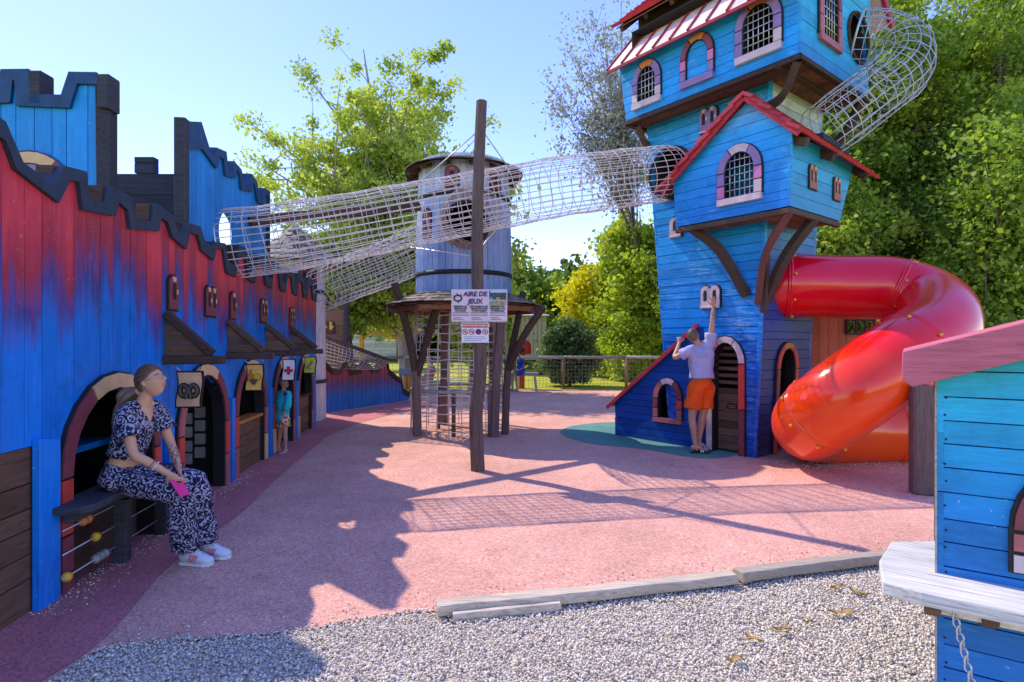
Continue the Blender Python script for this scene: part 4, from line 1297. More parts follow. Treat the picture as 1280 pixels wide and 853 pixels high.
for x, lines in ((575.5, ('RÉSERVÉ AUX', 'ENFANTS DE', '4 À 10 ANS')), (599, ('DÉCONSEILLÉ AUX', 'MOINS DE 4 ANS', 'À NOS 10 JEUX')), (622, ('RESERVED FOR', 'CHILDREN 4 TO', '10 YEARS OLD'))):
    for k, s in enumerate(lines): words(s, x, 383.5 + k * 2.7, 2.1, INKD, info, bold=0.001, spacing=0.92)
mb = MB()
for x0, x1 in ((565.5, 586), (588.5, 609.5), (612.5, 632)):
    for y in (391, 393.8): panel(mb, x0, y, x1, y + 0.7, 0.004, INKD, 0.002)
    panel(mb, x0 + 1, 397, x0 + 11, 397.7, 0.004, SRED, 0.002); panel(mb, x0 + 1, 399, x0 + 14, 399.6, 0.004, INKD, 0.002)
panel(mb, 564.5, 401.5, 633.8, 402.8, 0.003, m_plain('sign_foot', (0.5, 0.45, 0.15), 0.5, var=0.4, scale=60), 0.002)
panel(mb, 610.3, 362.3, 610.8, 402.8, 0.003, SIGNW, 0.002)
mb.build('small_print', info)
rules = thing('rules_sign', 'white rules sign with a red heading and four round prohibition symbols, below the pink sign', 'sign', SF.p(*suv(594, 416)))
mb = MB(); panel(mb, 577, 403.6, 611, 428.5, 0.002, SIGNW, 0.012); mb.build('board', rules)
mb = MB(); panel(mb, 578, 404.6, 610, 409.8, 0.004, SRED, 0.001); mb.build('heading', rules)
words('INTERDIT DANS LA ZONE DE SÉCURITÉ', 594, 407.2, 2.1, SIGNW, rules, n=0.0065, bold=0.001, spacing=0.68)
for k, x in enumerate((581.5, 589.8, 598.2, 606.5)):
    mb = MB(); c = SF.p(*suv(x, 415), 0.005); rr = 0.031
    if k == 2: mb.prism([c + SX * rr * math.cos(i * PI / 12) + SZ * rr * math.sin(i * PI / 12) for i in range(24)], SNr * -0.002, INK)
    mb.tube([c + SX * rr * math.cos(i * PI / 12) + SZ * rr * math.sin(i * PI / 12) for i in range(24)], 0.0045, SRED if k != 2 else INK, 5, closed=True)
    mb.tube([c + (SX * -0.7 + SZ * 0.7) * rr, c + (SX * 0.7 - SZ * 0.7) * rr], 0.0045, SRED, 5)
    mb.box(c + SX * 0.004, (0.016, 0.003, 0.02), INKD)
    mb.build('prohibition_symbol', rules)
mb = MB()
for y, x1 in ((421, 606), (423.2, 608), (425.4, 603)): panel(mb, 580, y, x1, y + 0.55, 0.004, APURP, 0.002)
mb.build('small_print', rules)
# ================================================================== BLUE TOWER
TU = V(0.619, -0.786, 0).normalized(); TV = V(0.786, 0.619, 0).normalized()
C0 = V(3.33, 7.77, 0)
LEAN = 0.0435
tw = thing('crooked_tower', 'tall crooked bright blue boarded tower with red roofs, barred arched windows and a jutting bay', 'play tower', C0)
FF = Fr(C0, TU, V(0, 0, 1), -TV)                       # front face, u negative to the left
RFc = Fr(C0, TV, V(LEAN * TU.x, LEAN * TU.y, 1), TU)   # right face, leaning with the corner
ZT = 5.25
lo_f = lambda v: -(1.40 + 0.0885 * v)
hi_f = lambda v: LEAN * v
DW, DH = 0.44, 1.60
doorF = (-0.445, DW)
h1 = arch_hole('h', -0.445, 0.0, 0.42, 1.28, 0.30)
hm = FF.uv(838, 216)
h2 = round_hole('h', hm[0], hm[1], 0.37)
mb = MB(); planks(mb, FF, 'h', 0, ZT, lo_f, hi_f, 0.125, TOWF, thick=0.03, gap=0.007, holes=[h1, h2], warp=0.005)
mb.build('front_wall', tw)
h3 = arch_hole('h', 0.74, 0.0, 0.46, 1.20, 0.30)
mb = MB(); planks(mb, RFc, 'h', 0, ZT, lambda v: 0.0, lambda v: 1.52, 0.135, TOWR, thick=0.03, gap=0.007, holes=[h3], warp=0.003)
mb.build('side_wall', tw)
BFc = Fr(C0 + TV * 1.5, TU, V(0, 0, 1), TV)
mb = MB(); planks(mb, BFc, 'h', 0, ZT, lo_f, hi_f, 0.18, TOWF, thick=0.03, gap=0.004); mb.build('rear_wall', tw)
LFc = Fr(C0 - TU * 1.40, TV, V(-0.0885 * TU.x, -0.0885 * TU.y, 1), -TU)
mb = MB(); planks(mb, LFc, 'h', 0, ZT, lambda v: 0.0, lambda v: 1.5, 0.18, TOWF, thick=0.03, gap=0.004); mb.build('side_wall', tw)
# corner boards
mb = MB(); mb.beam(FF.p(0, 0, 0.0) + TU * -0.01, FF.p(LEAN * 5.2, 5.2, 0.0) + TU * -0.01, 0.05, 0.05, TOWF, up=TU); mb.build('corner_board', tw)
# inner dark lining at the back of the room (keeps the inside dark)
mb = MB(); 
for z in (1.75, 3.3, 5.2):
    mb.prism([FF.p(-1.4, z, -0.05), FF.p(0, z, -0.05), FF.p(0, z, -1.45), FF.p(-1.4, z, -1.45)], V(0, 0, -0.04), BROWN)
mb.prism([FF.p(-1.35, 0, -1.4), FF.p(-0.02, 0, -1.4), FF.p(-0.02, 5, -1.4), FF.p(-1.35, 5, -1.4)], TV * 0.03, BROWN2)
mb.build('inner_floor', tw)

def tower_arch(F, uc, v0, wd, hs, rise, fw, mats, parent, bars=None, sill=None, n0=0.0, pane=None, proud=0.04, name='window', depth=0.06):
    mb = MB(); arch_frame(mb, F, uc, v0, wd, hs, rise, fw, mats, BLACK, proud=proud, n0=n0, sill=sill, depth=depth)
    o = mb.build(name, parent)
    if bars:
        mb = MB(); grid_bars(mb, F, uc, v0, wd, hs, rise, bars[0], bars[1], 0.007, STEEL, n0=n0 + 0.005); mb.build('bars', o)
    return o
# front door
d = tower_arch(FF, -0.445, 0.0, 0.42, 1.28, 0.30, 0.085, [APALE, AMAR, APINK, APALE, APALE, ARED, AMAR], tw, name='doorway', depth=0.12)
mb = MB(); DFr = Fr(FF.p(-0.445, 0, -0.12), TU, V(0, 0, 1), -TV)
planks(mb, DFr, 'h', 0.03, 0.92, lambda v: -0.23, lambda v: 0.23, 0.13, BROWNH, thick=0.03, gap=0.006); mb.build('door_leaf', d)
mb = MB(); mb.tube([DFr.p(0.02 + 0.08 * math.cos(k * PI / 8), 0.66 + 0.04 * math.sin(k * PI / 8), 0.006) for k in range(16)], 0.008, BLACK, 6, closed=True); mb.build('door_handle', d)
mb = MB()
for k in range(6): mb.beam(DFr.p(-0.22, 1.0 + k * 0.1, -0.05), DFr.p(0.12, 1.0 + k * 0.1, -0.05), 0.02, 0.05, BROWN2)
mb.beam(DFr.p(0.17, 0, 0.02), DFr.p(0.17, 1.5, 0.02), 0.08, 0.04, BROWN, up=TU); mb.build('inner_slats', d)
# side doorway
d2 = tower_arch(RFc, 0.74, 0.0, 0.46, 1.20, 0.30, 0.08, [ARED, AMAR, ARED, AORAN, ARED, ARED, AMAR], tw, name='doorway', depth=0.12)
mb = MB(); mb.beam(RFc.p(0.62, 0, -0.35), RFc.p(0.62, 1.5, -0.35), 0.10, 0.05, BROWN, up=TV); mb.beam(RFc.p(0.5, 0.75, -0.3), RFc.p(1.0, 0.72, -0.3), 0.05, 0.05, BROWN2); mb.build('inner_frame', d2)
# slit windows on the front
for px, py, wd, ht, n in ((889.5, 371, 0.30, 0.31, 2), (846, 284, 0.20, 0.30, 1), (887, 150, 0.28, 0.34, 2)):
    u, v = FF.uv(px, py); slit(FF, u, v, wd, ht, tw, [APURP if n == 2 and py < 200 else APALE, APALE, YELL if n == 1 else APALE], n, proud=0.05)
    mb = MB(); mb.beam(FF.p(u - wd / 2, v - ht / 2, 0.03), FF.p(u + wd / 2, v - ht / 2, 0.03), 0.07, 0.03, APALE); mb.build('sill', tw)
# rim of the tunnel opening
mb = MB(); mb.tube([FF.p(hm[0] + 0.39 * math.cos(2 * PI * k / 28), hm[1] + 0.39 * math.sin(2 * PI * k / 28), 0.012) for k in range(28)], 0.025, BROWN, 6, closed=True); mb.build('opening_rim', tw)

# ---------------- lean-to
LT = Fr(C0 - TV * 0.045, TU, V(0, 0, 1), -TV)
lw = arch_hole('h', -1.40, 0.40, 0.36, 0.30, 0.24)
ltop = lambda v: -2.486 if v < 0.595 else -2.486 + (v - 0.595) / (1.82 - 0.595) * (2.486 - 0.90)
lt = MB(); planks(lt, LT, 'h', 0, 1.80, ltop, lambda v: -0.80, 0.115, LEANF, thick=0.03, gap=0.006, holes=[lw], breaks=[0.595], warp=0.003)
lto = lt.build('lean_to', tw)
mb = MB()
for q in (LT.p(-2.486, 0, -0.03),):
    mb.prism([q, q + TV * 1.1, q + TV * 1.1 + V(0, 0, 0.58), q + V(0, 0, 0.58)], TU * 0.03, LEANF)
    q2 = LT.p(-2.45, 0, -1.12)
    mb.prism([q2, LT.p(-1.40, 0, -1.12), LT.p(-1.50, 1.36, -1.12), LT.p(-2.45, 0.60, -1.12)], TV * 0.03, LEANF)
mb.build('lean_to_side', tw)
a, b = LT.p(-2.62, 0.50, 0.06), LT.p(-0.86, 1.86, 0.06)
mb = MB(); sl = (b - a).normalized(); nrm = sl.cross(TV); nrm = nrm if nrm.z > 0 else -nrm
planks(mb, Fr(a, sl, TV, nrm), 'h', 0, 1.25, lambda v: 0.0, lambda v: (b - a).length if v < 0.06 else min((b - a).length, 1.36), 0.16, ROOFR, thick=0.035, gap=0.008, breaks=[0.06]); 
mb.beam(a + V(0, 0, -0.04), b + V(0, 0, -0.04), 0.025, 0.06, ROOFR)
mb.build('lean_to_roof', tw)
tower_arch(LT, -1.40, 0.40, 0.36, 0.30, 0.24, 0.085, [AROSE, AMAR, AROSE, APALE, AMAR, ARED, AROSE], tw, sill=0.07, n0=0.0, depth=0.05)
mb = MB(); mb.prism([LT.p(-2.3, 0.1, -0.9), LT.p(-1.2, 0.1, -0.9), LT.p(-1.2, 1.0, -0.9), LT.p(-2.3, 0.6, -0.9)], TV * 0.02, BROWN); mb.build('lean_to_lining', tw)

# ---------------- bay house on the corner
BO = V(3.40, 6.95, 0)
bay = MB(); BF = Fr(BO, TU, V(0, 0, 1), -TV)
loB = interp([3.25, 3.94, 4.72], [-1.655, -1.70, -0.55]); hiB = interp([3.25, 4.14, 4.72], [0.0, 0.02, -0.54])
bh = arch_hole('h', -0.66, 3.50, 0.42, 0.34, 0.24)
planks(bay, BF, 'h', 3.25, 4.72, loB, hiB, 0.125, BAYF, thick=0.03, gap=0.006, holes=[bh], breaks=[3.94, 4.14], warp=0.003)
bay.build('bay_front', tw)
BR = Fr(BO, TV, V(0, 0, 1), TU)
mb = MB(); planks(mb, BR, 'h', 3.25, 4.15, lambda v: 0.0, interp([3.25, 4.1], [1.42, 1.86]), 0.15, BAYR, thick=0.03, gap=0.006, warp=0.002); mb.build('bay_side', tw)
mb = MB(); planks(mb, Fr(BO + TV * 1.40, TU, V(0.0, 0, 1) + TV * 0.45, TV), 'h', 3.25, 4.15, lambda v: -0.9, lambda v: 0.0, 0.2, BAYR, thick=0.03) if False else None
mb = MB(); bk = lambda u, z: BO + TU * u + TV * (1.42 + (z - 3.25) * 0.52) + V(0, 0, z)
mb.prism([bk(-0.9, 3.25), bk(-0.01, 3.25), bk(-0.01, 4.12), bk(-0.55, 4.70), bk(-0.9, 4.4)], TV * -0.03, BAYR); mb.build('bay_back', tw)
mb = MB(); q = lambda z: BO + TU * (-1.655 - (z - 3.25) * 0.065)
mb.prism([q(3.25) + V(0, 0, 3.25) + TV * 0.03, q(3.25) + V(0, 0, 3.25) + TV * 0.46, q(3.92) + V(0, 0, 3.92) + TV * 0.46, q(3.92) + V(0, 0, 3.92) + TV * 0.03], TU * 0.03, BAYF); mb.build('bay_side', tw)
mb = MB(); planks(mb, Fr(BO + V(0, 0, 3.245), TU, TV, V(0, 0, 1)), 'v', -1.64, -0.01, lambda u: 0.03, lambda u: 0.46 if u < -0.68 else 1.40, 0.14, UNDER, thick=0.03, gap=0.006, breaks=[-0.68])
mb.beam(BO + TU * -1.66 + V(0, 0, 3.20) + TV * 0.03, BO + V(0, 0, 3.20) + TV * 0.03, 0.07, 0.07, BROWN); mb.beam(BO + TU * -0.03 + V(0, 0, 3.20), BO + TU * -0.03 + TV * 1.42 + V(0, 0, 3.20), 0.07, 0.07, BROWN); mb.build('bay_floor', tw)
tower_arch(BF, -0.66, 3.50, 0.42, 0.34, 0.24, 0.10, [APINK, APURP, APURP, APALE, APURP, APINK, APALE], tw, bars=(5, 5), sill=0.09)
for px, py in ((1015, 222), (1045, 237)):
    u, v = BR.uv(px, py); slit(BR, u, v, 0.20, 0.30, tw, [m_plain('slit_rust', (0.35, 0.09, 0.05), 0.5), YELL, YELL], 2, proud=0.025)
mb = MB(); mb.tube([BF.p(-0.52, 4.73, 0.05), BF.p(0.03, 4.16, 0.05)], 0.007, SIGNW, 6); mb.build('white_cable', tw)
# bay roof: two slopes of stepped red boards
def slope(e0, e1, r0, r1, rows, mat, parent, name, thick=0.035, step=0.03, across=None):
    """e0,e1: eave ends; r0,r1: ridge ends (same order)"""
    mb = MB()
    for k in range(rows):
        t0, t1 = k / rows, min(1.0, (k + 1.18) / rows)
        A, B_ = e0.lerp(r0, t0), e1.lerp(r1, t0); D, C_ = e0.lerp(r0, t1), e1.lerp(r1, t1)
        nr = (B_ - A).cross(D - A).normalized()
        if nr.z < 0: nr = -nr
        j = random.uniform(-0.015, 0.015)
        ex = (B_ - A).normalized() * j
        mb.prism([A + nr * (step + 0.01) + ex, B_ + nr * (step + 0.01) + ex, C_ + nr * 0.004 + ex, D + nr * 0.004 + ex], nr * -thick, mat)
    return mb.build(name, parent)
rF, rB = -0.14, 2.3
pt = lambda u, v, z: BO + TU * u + TV * v + V(0, 0, z)
slope(pt(-1.90, rF, 3.80), pt(-1.90, 0.5, 3.80), pt(-0.56, rF, 4.80), pt(-0.56, 0.5, 4.80), 8, ROOFR, tw, 'bay_roof', 0.05)
slope(pt(0.17, rF, 4.11), pt(0.17, rB, 3.95), pt(-0.54, rF, 4.80), pt(-0.54, rB, 4.66), 6, ROOFR, tw, 'bay_roof', 0.045)
mb = MB(); mb.beam(pt(-1.84, rF + 0.05, 3.78), pt(-0.56, rF + 0.05, 4.74), 0.03, 0.08, ROOFR); mb.beam(pt(0.15, rF + 0.05, 4.08), pt(-0.54, rF + 0.05, 4.74), 0.03, 0.08, ROOFR)
mb.beam(pt(-1.84, 0.02, 3.74), pt(-1.84, 0.45, 3.74), 0.06, 0.06, BROWN)
mb.build('barge_board', tw)
for v in (0.12, 0.85, 1.9):
    mb = MB(); mb.beam(pt(-0.1, v, 4.12), pt(0.15, v, 4.02 - 0.06 * v), 0.08, 0.10, BROWN); mb.build('rafter_end', tw)
mb = MB(); c = pt(0.02, 1.05, 4.22); mb.beam(c - TV * 0.42 + V(0, 0, 0.0), c + TV * 0.35 + V(0, 0, -0.05), 0.2, 0.09, CHAR); mb.build('cage_curb', tw)
# braces under the bay
def brace(p0, p1, sag, wd, ht, mat):
    p0, p1 = Vec(p0), Vec(p1); mb = MB()
    m_ = (p0 + p1) / 2 + sag
    P = smooth_path([p0, m_, p1], 6)
    mb.tube(P, ht / 2, mat, 4, side=(p1 - p0).cross(V(0, 0, 1)).cross(p1 - p0), rad2=wd / 2, smooth=False)
    return mb.build('brace', tw, bevel=0.008)
cz = FF.p(0.09, 2.12, 0.05)
cz2 = FF.p(0.06, 2.25, 0.06)
brace(FF.p(-0.10, 2.22, 0.05), pt(-1.42, 0.08, 3.20), V(0, 0, 0.16) , 0.09, 0.15, BROWN)
brace(FF.p(0.06, 2.10, 0.06), pt(-0.03, 0.05, 3.20), -TU * 0.10 + V(0, 0, 0.08), 0.10, 0.17, m_wood('red_brown_timber', (0.17, 0.06, 0.045)))
brace(FF.p(0.13, 2.12, -0.02), pt(-0.04, 0.72, 3.20), TV * -0.10 + V(0, 0, 0.05), 0.10, 0.16, BROWN)
# ---------------- upper room
RO = V(3.50, 6.90, 0)
UF = Fr(RO, TU, V(0, 0, 1), -TV); UR = Fr(RO, TV, V(0, 0, 1), TU)
rp = lambda u, v, z: RO + TU * u + TV * v + V(0, 0, z)
w1 = arch_hole('h', -2.31, 5.30, 0.34, 0.28, 0.22); w3 = arch_hole('h', -0.53, 5.34, 0.42, 0.34, 0.24)
mb = MB(); planks(mb, UF, 'h', 5.10, 6.05, lambda v: -2.72 - (v - 5.1) * 0.16, lambda v: 0.0, 0.15, ROOMF, thick=0.03, gap=0.006, holes=[w1, w3], warp=0.004); mb.build('room_front', tw)
gab = interp([5.1, 6.0, 6.1, 6.55, 7.55], [0.0, 0.0, 0.08, 0.40, 1.2]); gab2 = interp([5.1, 6.65, 7.55], [2.05, 2.15, 1.25])
wr = arch_hole('h', 0.78, 5.50, 0.44, 0.46, 0.30); wh = round_hole('h', 1.70, 5.83, 0.33)
mb = MB(); planks(mb, UR, 'h', 5.10, 7.5, gab, gab2, 0.15, ROOMR, thick=0.03, gap=0.006, holes=[wr, wh], warp=0.003); mb.build('room_side', tw)
mb = MB(); 
mb.prism([rp(-2.72, 2.05, 5.1), rp(0, 2.05, 5.1), rp(0, 2.1, 6.6), rp(-2.8, 2.1, 6.6)], TV * -0.03, ROOMF); mb.build('room_back', tw)
mb = MB(); mb.prism([rp(-2.72, 0.03, 5.1), rp(-2.86, 0.03, 6.0), rp(-2.86, 1.2, 7.5), rp(-2.82, 2.1, 6.6), rp(-2.72, 2.05, 5.1)], TU * 0.03, ROOMF); mb.build('room_side', tw)
mb = MB(); planks(mb, Fr(RO + V(0, 0, 5.095), TU, TV, V(0, 0, 1)), 'h', 0.03, 2.03, lambda v: -2.70, lambda v: -0.02, 0.16, UNDER, thick=0.03, gap=0.006)
for p0, p1 in ((rp(-2.72, 0.02, 5.04), rp(0.0, 0.02, 5.04)), (rp(-0.02, 0, 5.04), rp(-0.02, 2.05, 5.04)), (rp(-0.28, 0, 5.03), rp(-0.28, 2.05, 5.03)), (rp(-2.72, 0, 5.04), rp(-2.72, 2.05, 5.04))):
    mb.beam(p0 + V(0, 0, 0.015), p1 + V(0, 0, 0.015), 0.08, 0.065, BROWN)
mb.build('room_floor', tw)
tower_arch(UF, -2.31, 5.30, 0.34, 0.28, 0.22, 0.095, [APALE, APURP, APURP, AORAN, APURP, APURP, APALE], tw, bars=(4, 4), sill=0.10)
tower_arch(UF, -1.43, 5.32, 0.36, 0.30, 0.22, 0.085, [APURP, APINK, AMAR, AORAN, AMAR, APINK, APURP], tw, sill=0.10)
tower_arch(UF, -0.53, 5.34, 0.42, 0.34, 0.24, 0.10, [APURP, APURP, APURP, AORAN, APURP, APURP, APALE], tw, bars=(5, 5), sill=0.10)
tower_arch(UR, 0.78, 5.50, 0.44, 0.46, 0.30, 0.10, [AROSE, AROSE, AMAR, AORAN, AMAR, AROSE, AROSE], tw, bars=(5, 5), sill=0.09)
mb = MB(); mb.tube([UR.p(1.70 + 0.34 * math.cos(2 * PI * k / 28), 5.83 + 0.34 * math.sin(2 * PI * k / 28), 0.01) for k in range(28)], 0.025, BROWN, 6, closed=True); mb.build('opening_rim', tw)
# white base board along the front foot of the room
# roof: steep lower skirt of pink boards with red battens, then the red main roof
mb = MB(); e0, e1, r0, r1 = rp(-2.98, -0.16, 5.94), rp(0.02, -0.16, 5.94), rp(-2.90, 0.36, 6.58), rp(0.0, 0.36, 6.58)
nsk = 10
for k in range(nsk):
    a0, a1 = e0.lerp(e1, k / nsk), e0.lerp(e1, (k + 1) / nsk); b0, b1 = r0.lerp(r1, k / nsk), r0.lerp(r1, (k + 1) / nsk)
    nr = (a1 - a0).cross(b0 - a0).normalized(); nr = nr if nr.z > 0 else -nr
    mb.prism([a0, a1, b1, b0], nr * -0.03, ROOFP)
    mb.beam(a0 + nr * 0.012, b0 + nr * 0.012, 0.028, 0.03, ROOFR, up=nr)
mb.beam(e0 + V(0, 0, -0.03), e1 + V(0, 0, -0.03), 0.03, 0.05, ROOFR)
mb.build('room_skirt_roof', tw)
mb = MB(); mb.prism([rp(-2.84, 0.44, 6.5), rp(-0.04, 0.44, 6.5), rp(-0.04, 0.44, 7.0), rp(-2.84, 0.44, 7.0)], TV * 0.03, BROWN)
mb.prism([rp(-2.98, 0.06, 6.70), rp(0.06, 0.06, 6.70), rp(0.06, 1.15, 7.64), rp(-2.9, 1.15, 7.64)], V(0, 0, -0.02), UNDER)
for k in range(7): mb.beam(rp(-2.9 + k * 0.48, 0.10, 6.66), rp(-2.9 + k * 0.48, 0.6, 7.09), 0.06, 0.08, BROWN)
mb.build('roof_gap_board', tw)
def lining(O, u0, u1, v0, v1, z0, z1, sides='lbtd'):  # dark panels added so the rooms look shaded inside
    mb = MB(); P = lambda u, v, z: O + TU * u + TV * v + V(0, 0, z)
    if 'b' in sides: mb.prism([P(u0, v1, z0), P(u1, v1, z0), P(u1, v1, z1), P(u0, v1, z1)], TV * 0.02, BARRELIN)
    if 'l' in sides: mb.prism([P(u0, v0, z0), P(u0, v1, z0), P(u0, v1, z1), P(u0, v0, z1)], TU * 0.02, BARRELIN)
    if 'r' in sides: mb.prism([P(u1, v0, z0), P(u1, v1, z0), P(u1, v1, z1), P(u1, v0, z1)], TU * -0.02, BARRELIN)
    if 't' in sides: mb.prism([P(u0, v0, z1), P(u1, v0, z1), P(u1, v1, z1), P(u0, v1, z1)], V(0, 0, -0.02), BARRELIN)
    mb.build('shade_lining', tw)
lining(RO, -2.66, -0.05, 0.06, 1.98, 5.15, 6.5, 'lbt')
lining(BO, -1.60, -0.05, 0.06, 1.30, 3.30, 4.05, 'lbrt')
lining(C0, -1.71, -0.04, 0.06, 1.36, 3.36, 5.1, 'lbrt')
slope(rp(-3.05, 0.02, 6.72), rp(0.10, 0.02, 6.72), rp(-2.9, 1.2, 7.75), rp(0.10, 1.2, 7.75), 7, ROOFR, tw, 'room_roof', 0.05)
slope(rp(-2.95, 2.65, 6.28), rp(0.12, 2.65, 6.28), rp(-2.9, 1.2, 7.75), rp(0.12, 1.2, 7.75), 9, ROOFP, tw, 'room_roof', 0.05)
mb = MB(); mb.beam(rp(0.10, 2.68, 6.27), rp(0.10, 1.2, 7.72), 0.05, 0.12, ROOFR); mb.beam(rp(0.10, -0.2, 5.92), rp(0.08, 0.36, 6.58), 0.04, 0.10, ROOFR); mb.beam(rp(0.08, 0.02, 6.7), rp(0.10, 1.2, 7.72), 0.05, 0.12, ROOFR); mb.build('barge_board', tw)
# braces under the upper room
brace(FF.p(0.17, 4.72, 0.03), rp(-0.05, 0.03, 5.02), -TV * -0.05 + V(0, 0, -0.1), 0.11, 0.16, BROWN)
brace(RFc.p(1.45, 4.35, 0.03), rp(-0.06, 1.95, 5.02), TV * 0.0 + TU * 0.08 + V(0, 0, -0.05), 0.11, 0.15, BROWN)
brace(FF.p(-1.80, 4.75, 0.02), rp(-2.60, 0.15, 5.02), V(0, 0, -0.08), 0.10, 0.15, BROWN)

# wire cage tube from the upper room down to the bay roof
net_tunnel('wire_cage_tube', 'curved steel wire cage tube from the upper tower room down to the bay roof', [UR.p(1.70, 5.83, 0.0), at(1102, 50, 7.8), at(1127, 64, 7.6), at(1123, 92, 7.45), at(1080, 127, 7.38), at(1028, 166, 7.38)], 0.36, 16, 0.13, STEEL, 0.0065, 'cage tube', hoops=(0,))

# ================================================================== TUBE SLIDE
sl_root = thing('tube_slide', 'big glossy red spiral tube slide coming out of the blue tower', 'slide', gr(1100, 583))
ctrl = [at(940, 360, 8.55), at(984, 357.5, 8.2), at(1050, 359, 8.15), at(1112, 361, 8.05), at(1163, 380, 7.65), at(1170, 412, 7.0), at(1124, 448, 6.55), at(1062, 492, 6.45), at(1018, 524, 6.85), at(1020, 535, 7.45), at(1072, 538, 7.72), at(1125, 538, 7.75), at(1190, 541, 7.8)]
SP = smooth_path(ctrl, 9)
RS = 0.45
mb = MB()
ang = []
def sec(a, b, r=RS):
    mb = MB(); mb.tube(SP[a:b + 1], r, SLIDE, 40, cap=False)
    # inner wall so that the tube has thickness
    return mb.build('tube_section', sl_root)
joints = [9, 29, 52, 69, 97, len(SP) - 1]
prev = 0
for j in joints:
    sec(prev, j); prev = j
for ji, j in enumerate(joints):
    t = (SP[min(j + 1, len(SP) - 1)] - SP[j - 1]).normalized(); x = t.cross(V(0, 0, 1)).normalized(); y = x.cross(t)
    mb = MB()
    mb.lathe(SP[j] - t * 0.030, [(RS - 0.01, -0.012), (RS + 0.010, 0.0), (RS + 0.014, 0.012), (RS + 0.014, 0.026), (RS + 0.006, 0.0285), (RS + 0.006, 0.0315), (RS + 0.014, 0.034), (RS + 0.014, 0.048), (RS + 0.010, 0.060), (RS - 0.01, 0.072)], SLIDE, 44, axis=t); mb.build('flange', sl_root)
    for k in range(8):
        a = 2 * PI * (k + 0.35) / 8
        b = MB(); b.ball(SP[j] + t * 0.06 + x * (RS + 0.016) * math.cos(a) + y * (RS + 0.016) * math.sin(a), 0.02, YELL, 8)
        b.build('bolt_cap', sl_root)
mb = MB(); mb.tube([at(1002, 375, 7.6), at(997, 372, 8.4)], 0.01, BROWN, 5) if False else None
# fixing plate where the tube meets the tower
pc = RFc.uv(964, 355)
mb = MB(); mb.prism([RFc.p(pc[0] - 0.30, 1.98, 0.02), RFc.p(pc[0] - 0.22, 1.98, 0.02), RFc.p(pc[0] - 0.22, 2.75, 0.02), RFc.p(pc[0] - 0.30, 2.75, 0.02)], TU * 0.07, BROWN)
mb.build('fixing_board', tw)
# slide support post
g = gr(1152, 617)
mb = MB(); mb.beam(g, g + V(0, 0, 1.14), 0.20, 0.18, POSTW, up=(0.3, 1, 0)); tag(mb.build('support_post', bevel=0.012), 'thick square dark timber post standing in front of the red slide', 'post')

# ================================================================== red shed behind the slide
sh = thing('red_shed', 'orange red boarded shed wall with a small barred window behind the slide', 'shed', (5.1, 9.3, 0))
SFm = Fr(V(4.45, 9.35, 0), V(1, -0.10, 0).normalized(), V(0, 0, 1), V(-0.10, -1, 0).normalized())
su = SFm.uv(1075, 409)
wh_ = (su[0] - 0.2, su[0] + 0.2, lambda u: su[1] - 0.09, lambda u: su[1] + 0.09, [])
mb = MB(); planks(mb, SFm, 'v', -0.15, 2.4, lambda u: 0.0, lambda u: 2.25, 0.17, SHED, thick=0.03, gap=0.006, holes=[wh_]); mb.build('wall', sh)
mb = MB(); mb.prism([SFm.p(2.4, 0, -0.0), SFm.p(2.4, 0, -1.6), SFm.p(2.4, 2.25, -1.6), SFm.p(2.4, 2.25, 0)], V(-0.03, 0, 0), SHED); mb.build('wall', sh)
mb = MB(); mb.prism([SFm.p(-0.3, 2.26, 0.15), SFm.p(2.55, 2.26, 0.15), SFm.p(2.55, 2.5, -1.8), SFm.p(-0.3, 2.5, -1.8)], V(0, 0, 0.05), ROOFR); mb.build('roof', sh)
mb = MB(); 
for a, b in (((-0.22, -0.11), (0.22, -0.11)), ((-0.22, 0.11), (0.22, 0.11)), ((-0.21, -0.1), (-0.21, 0.1)), ((0.21, -0.1), (0.21, 0.1)), ((-0.07, -0.1), (-0.07, 0.1)), ((0.07, -0.1), (0.07, 0.1))):
    mb.beam(SFm.p(su[0] + a[0], su[1] + a[1], 0.02), SFm.p(su[0] + b[0], su[1] + b[1], 0.02), 0.03, 0.04, BROWN, up=SFm.N)
mb.build('window_frame', sh)

# ================================================================== FOREGROUND HUT (right edge)
hut = thing('play_hut', 'bright blue boarded play hut with a pink roof board and white shelf, nearest the camera', 'play hut', (1.75, 2.3, 0))
HU = V(0.82, -0.572, 0).normalized(); HN = V(-HU.y * -1, 0, 0)
HN = V(HU.y, -HU.x, 0); HN = HN if HN.y < 0 else -HN
HO = V(1.715, 2.30, 0)
HF = Fr(HO, HU, V(0, 0, 1), HN)
hwin = HF.uv(1334, 672)
wa = arch_hole('h', hwin[0] + 0.02, hwin[1] - 0.16, 0.24, 0.16, 0.2)
_R = Fr(HF.p(0, 0, 0.10), HU, V(0, 0, 1), HN); _E, _D, _C = _R.uv(1127, 474), _R.uv(1140, 484), _R.uv(1290, 441)
_k = (_C[1] - _D[1]) / (_C[0] - _D[0])
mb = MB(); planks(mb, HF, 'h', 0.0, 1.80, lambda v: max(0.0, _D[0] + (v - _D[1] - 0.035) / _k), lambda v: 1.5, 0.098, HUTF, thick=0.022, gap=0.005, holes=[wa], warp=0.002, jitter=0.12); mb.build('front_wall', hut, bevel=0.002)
mb = MB(); HL = Fr(HO + HU * 0.002, V(0.64, 0.768, 0), V(0, 0, 1), V(-0.768, 0.64, 0)); planks(mb, HL, 'h', 0.0, 1.42, lambda v: 0.0, lambda v: 1.3, 0.1, HUTF, thick=0.022, gap=0.004); mb.build('side_wall', hut)
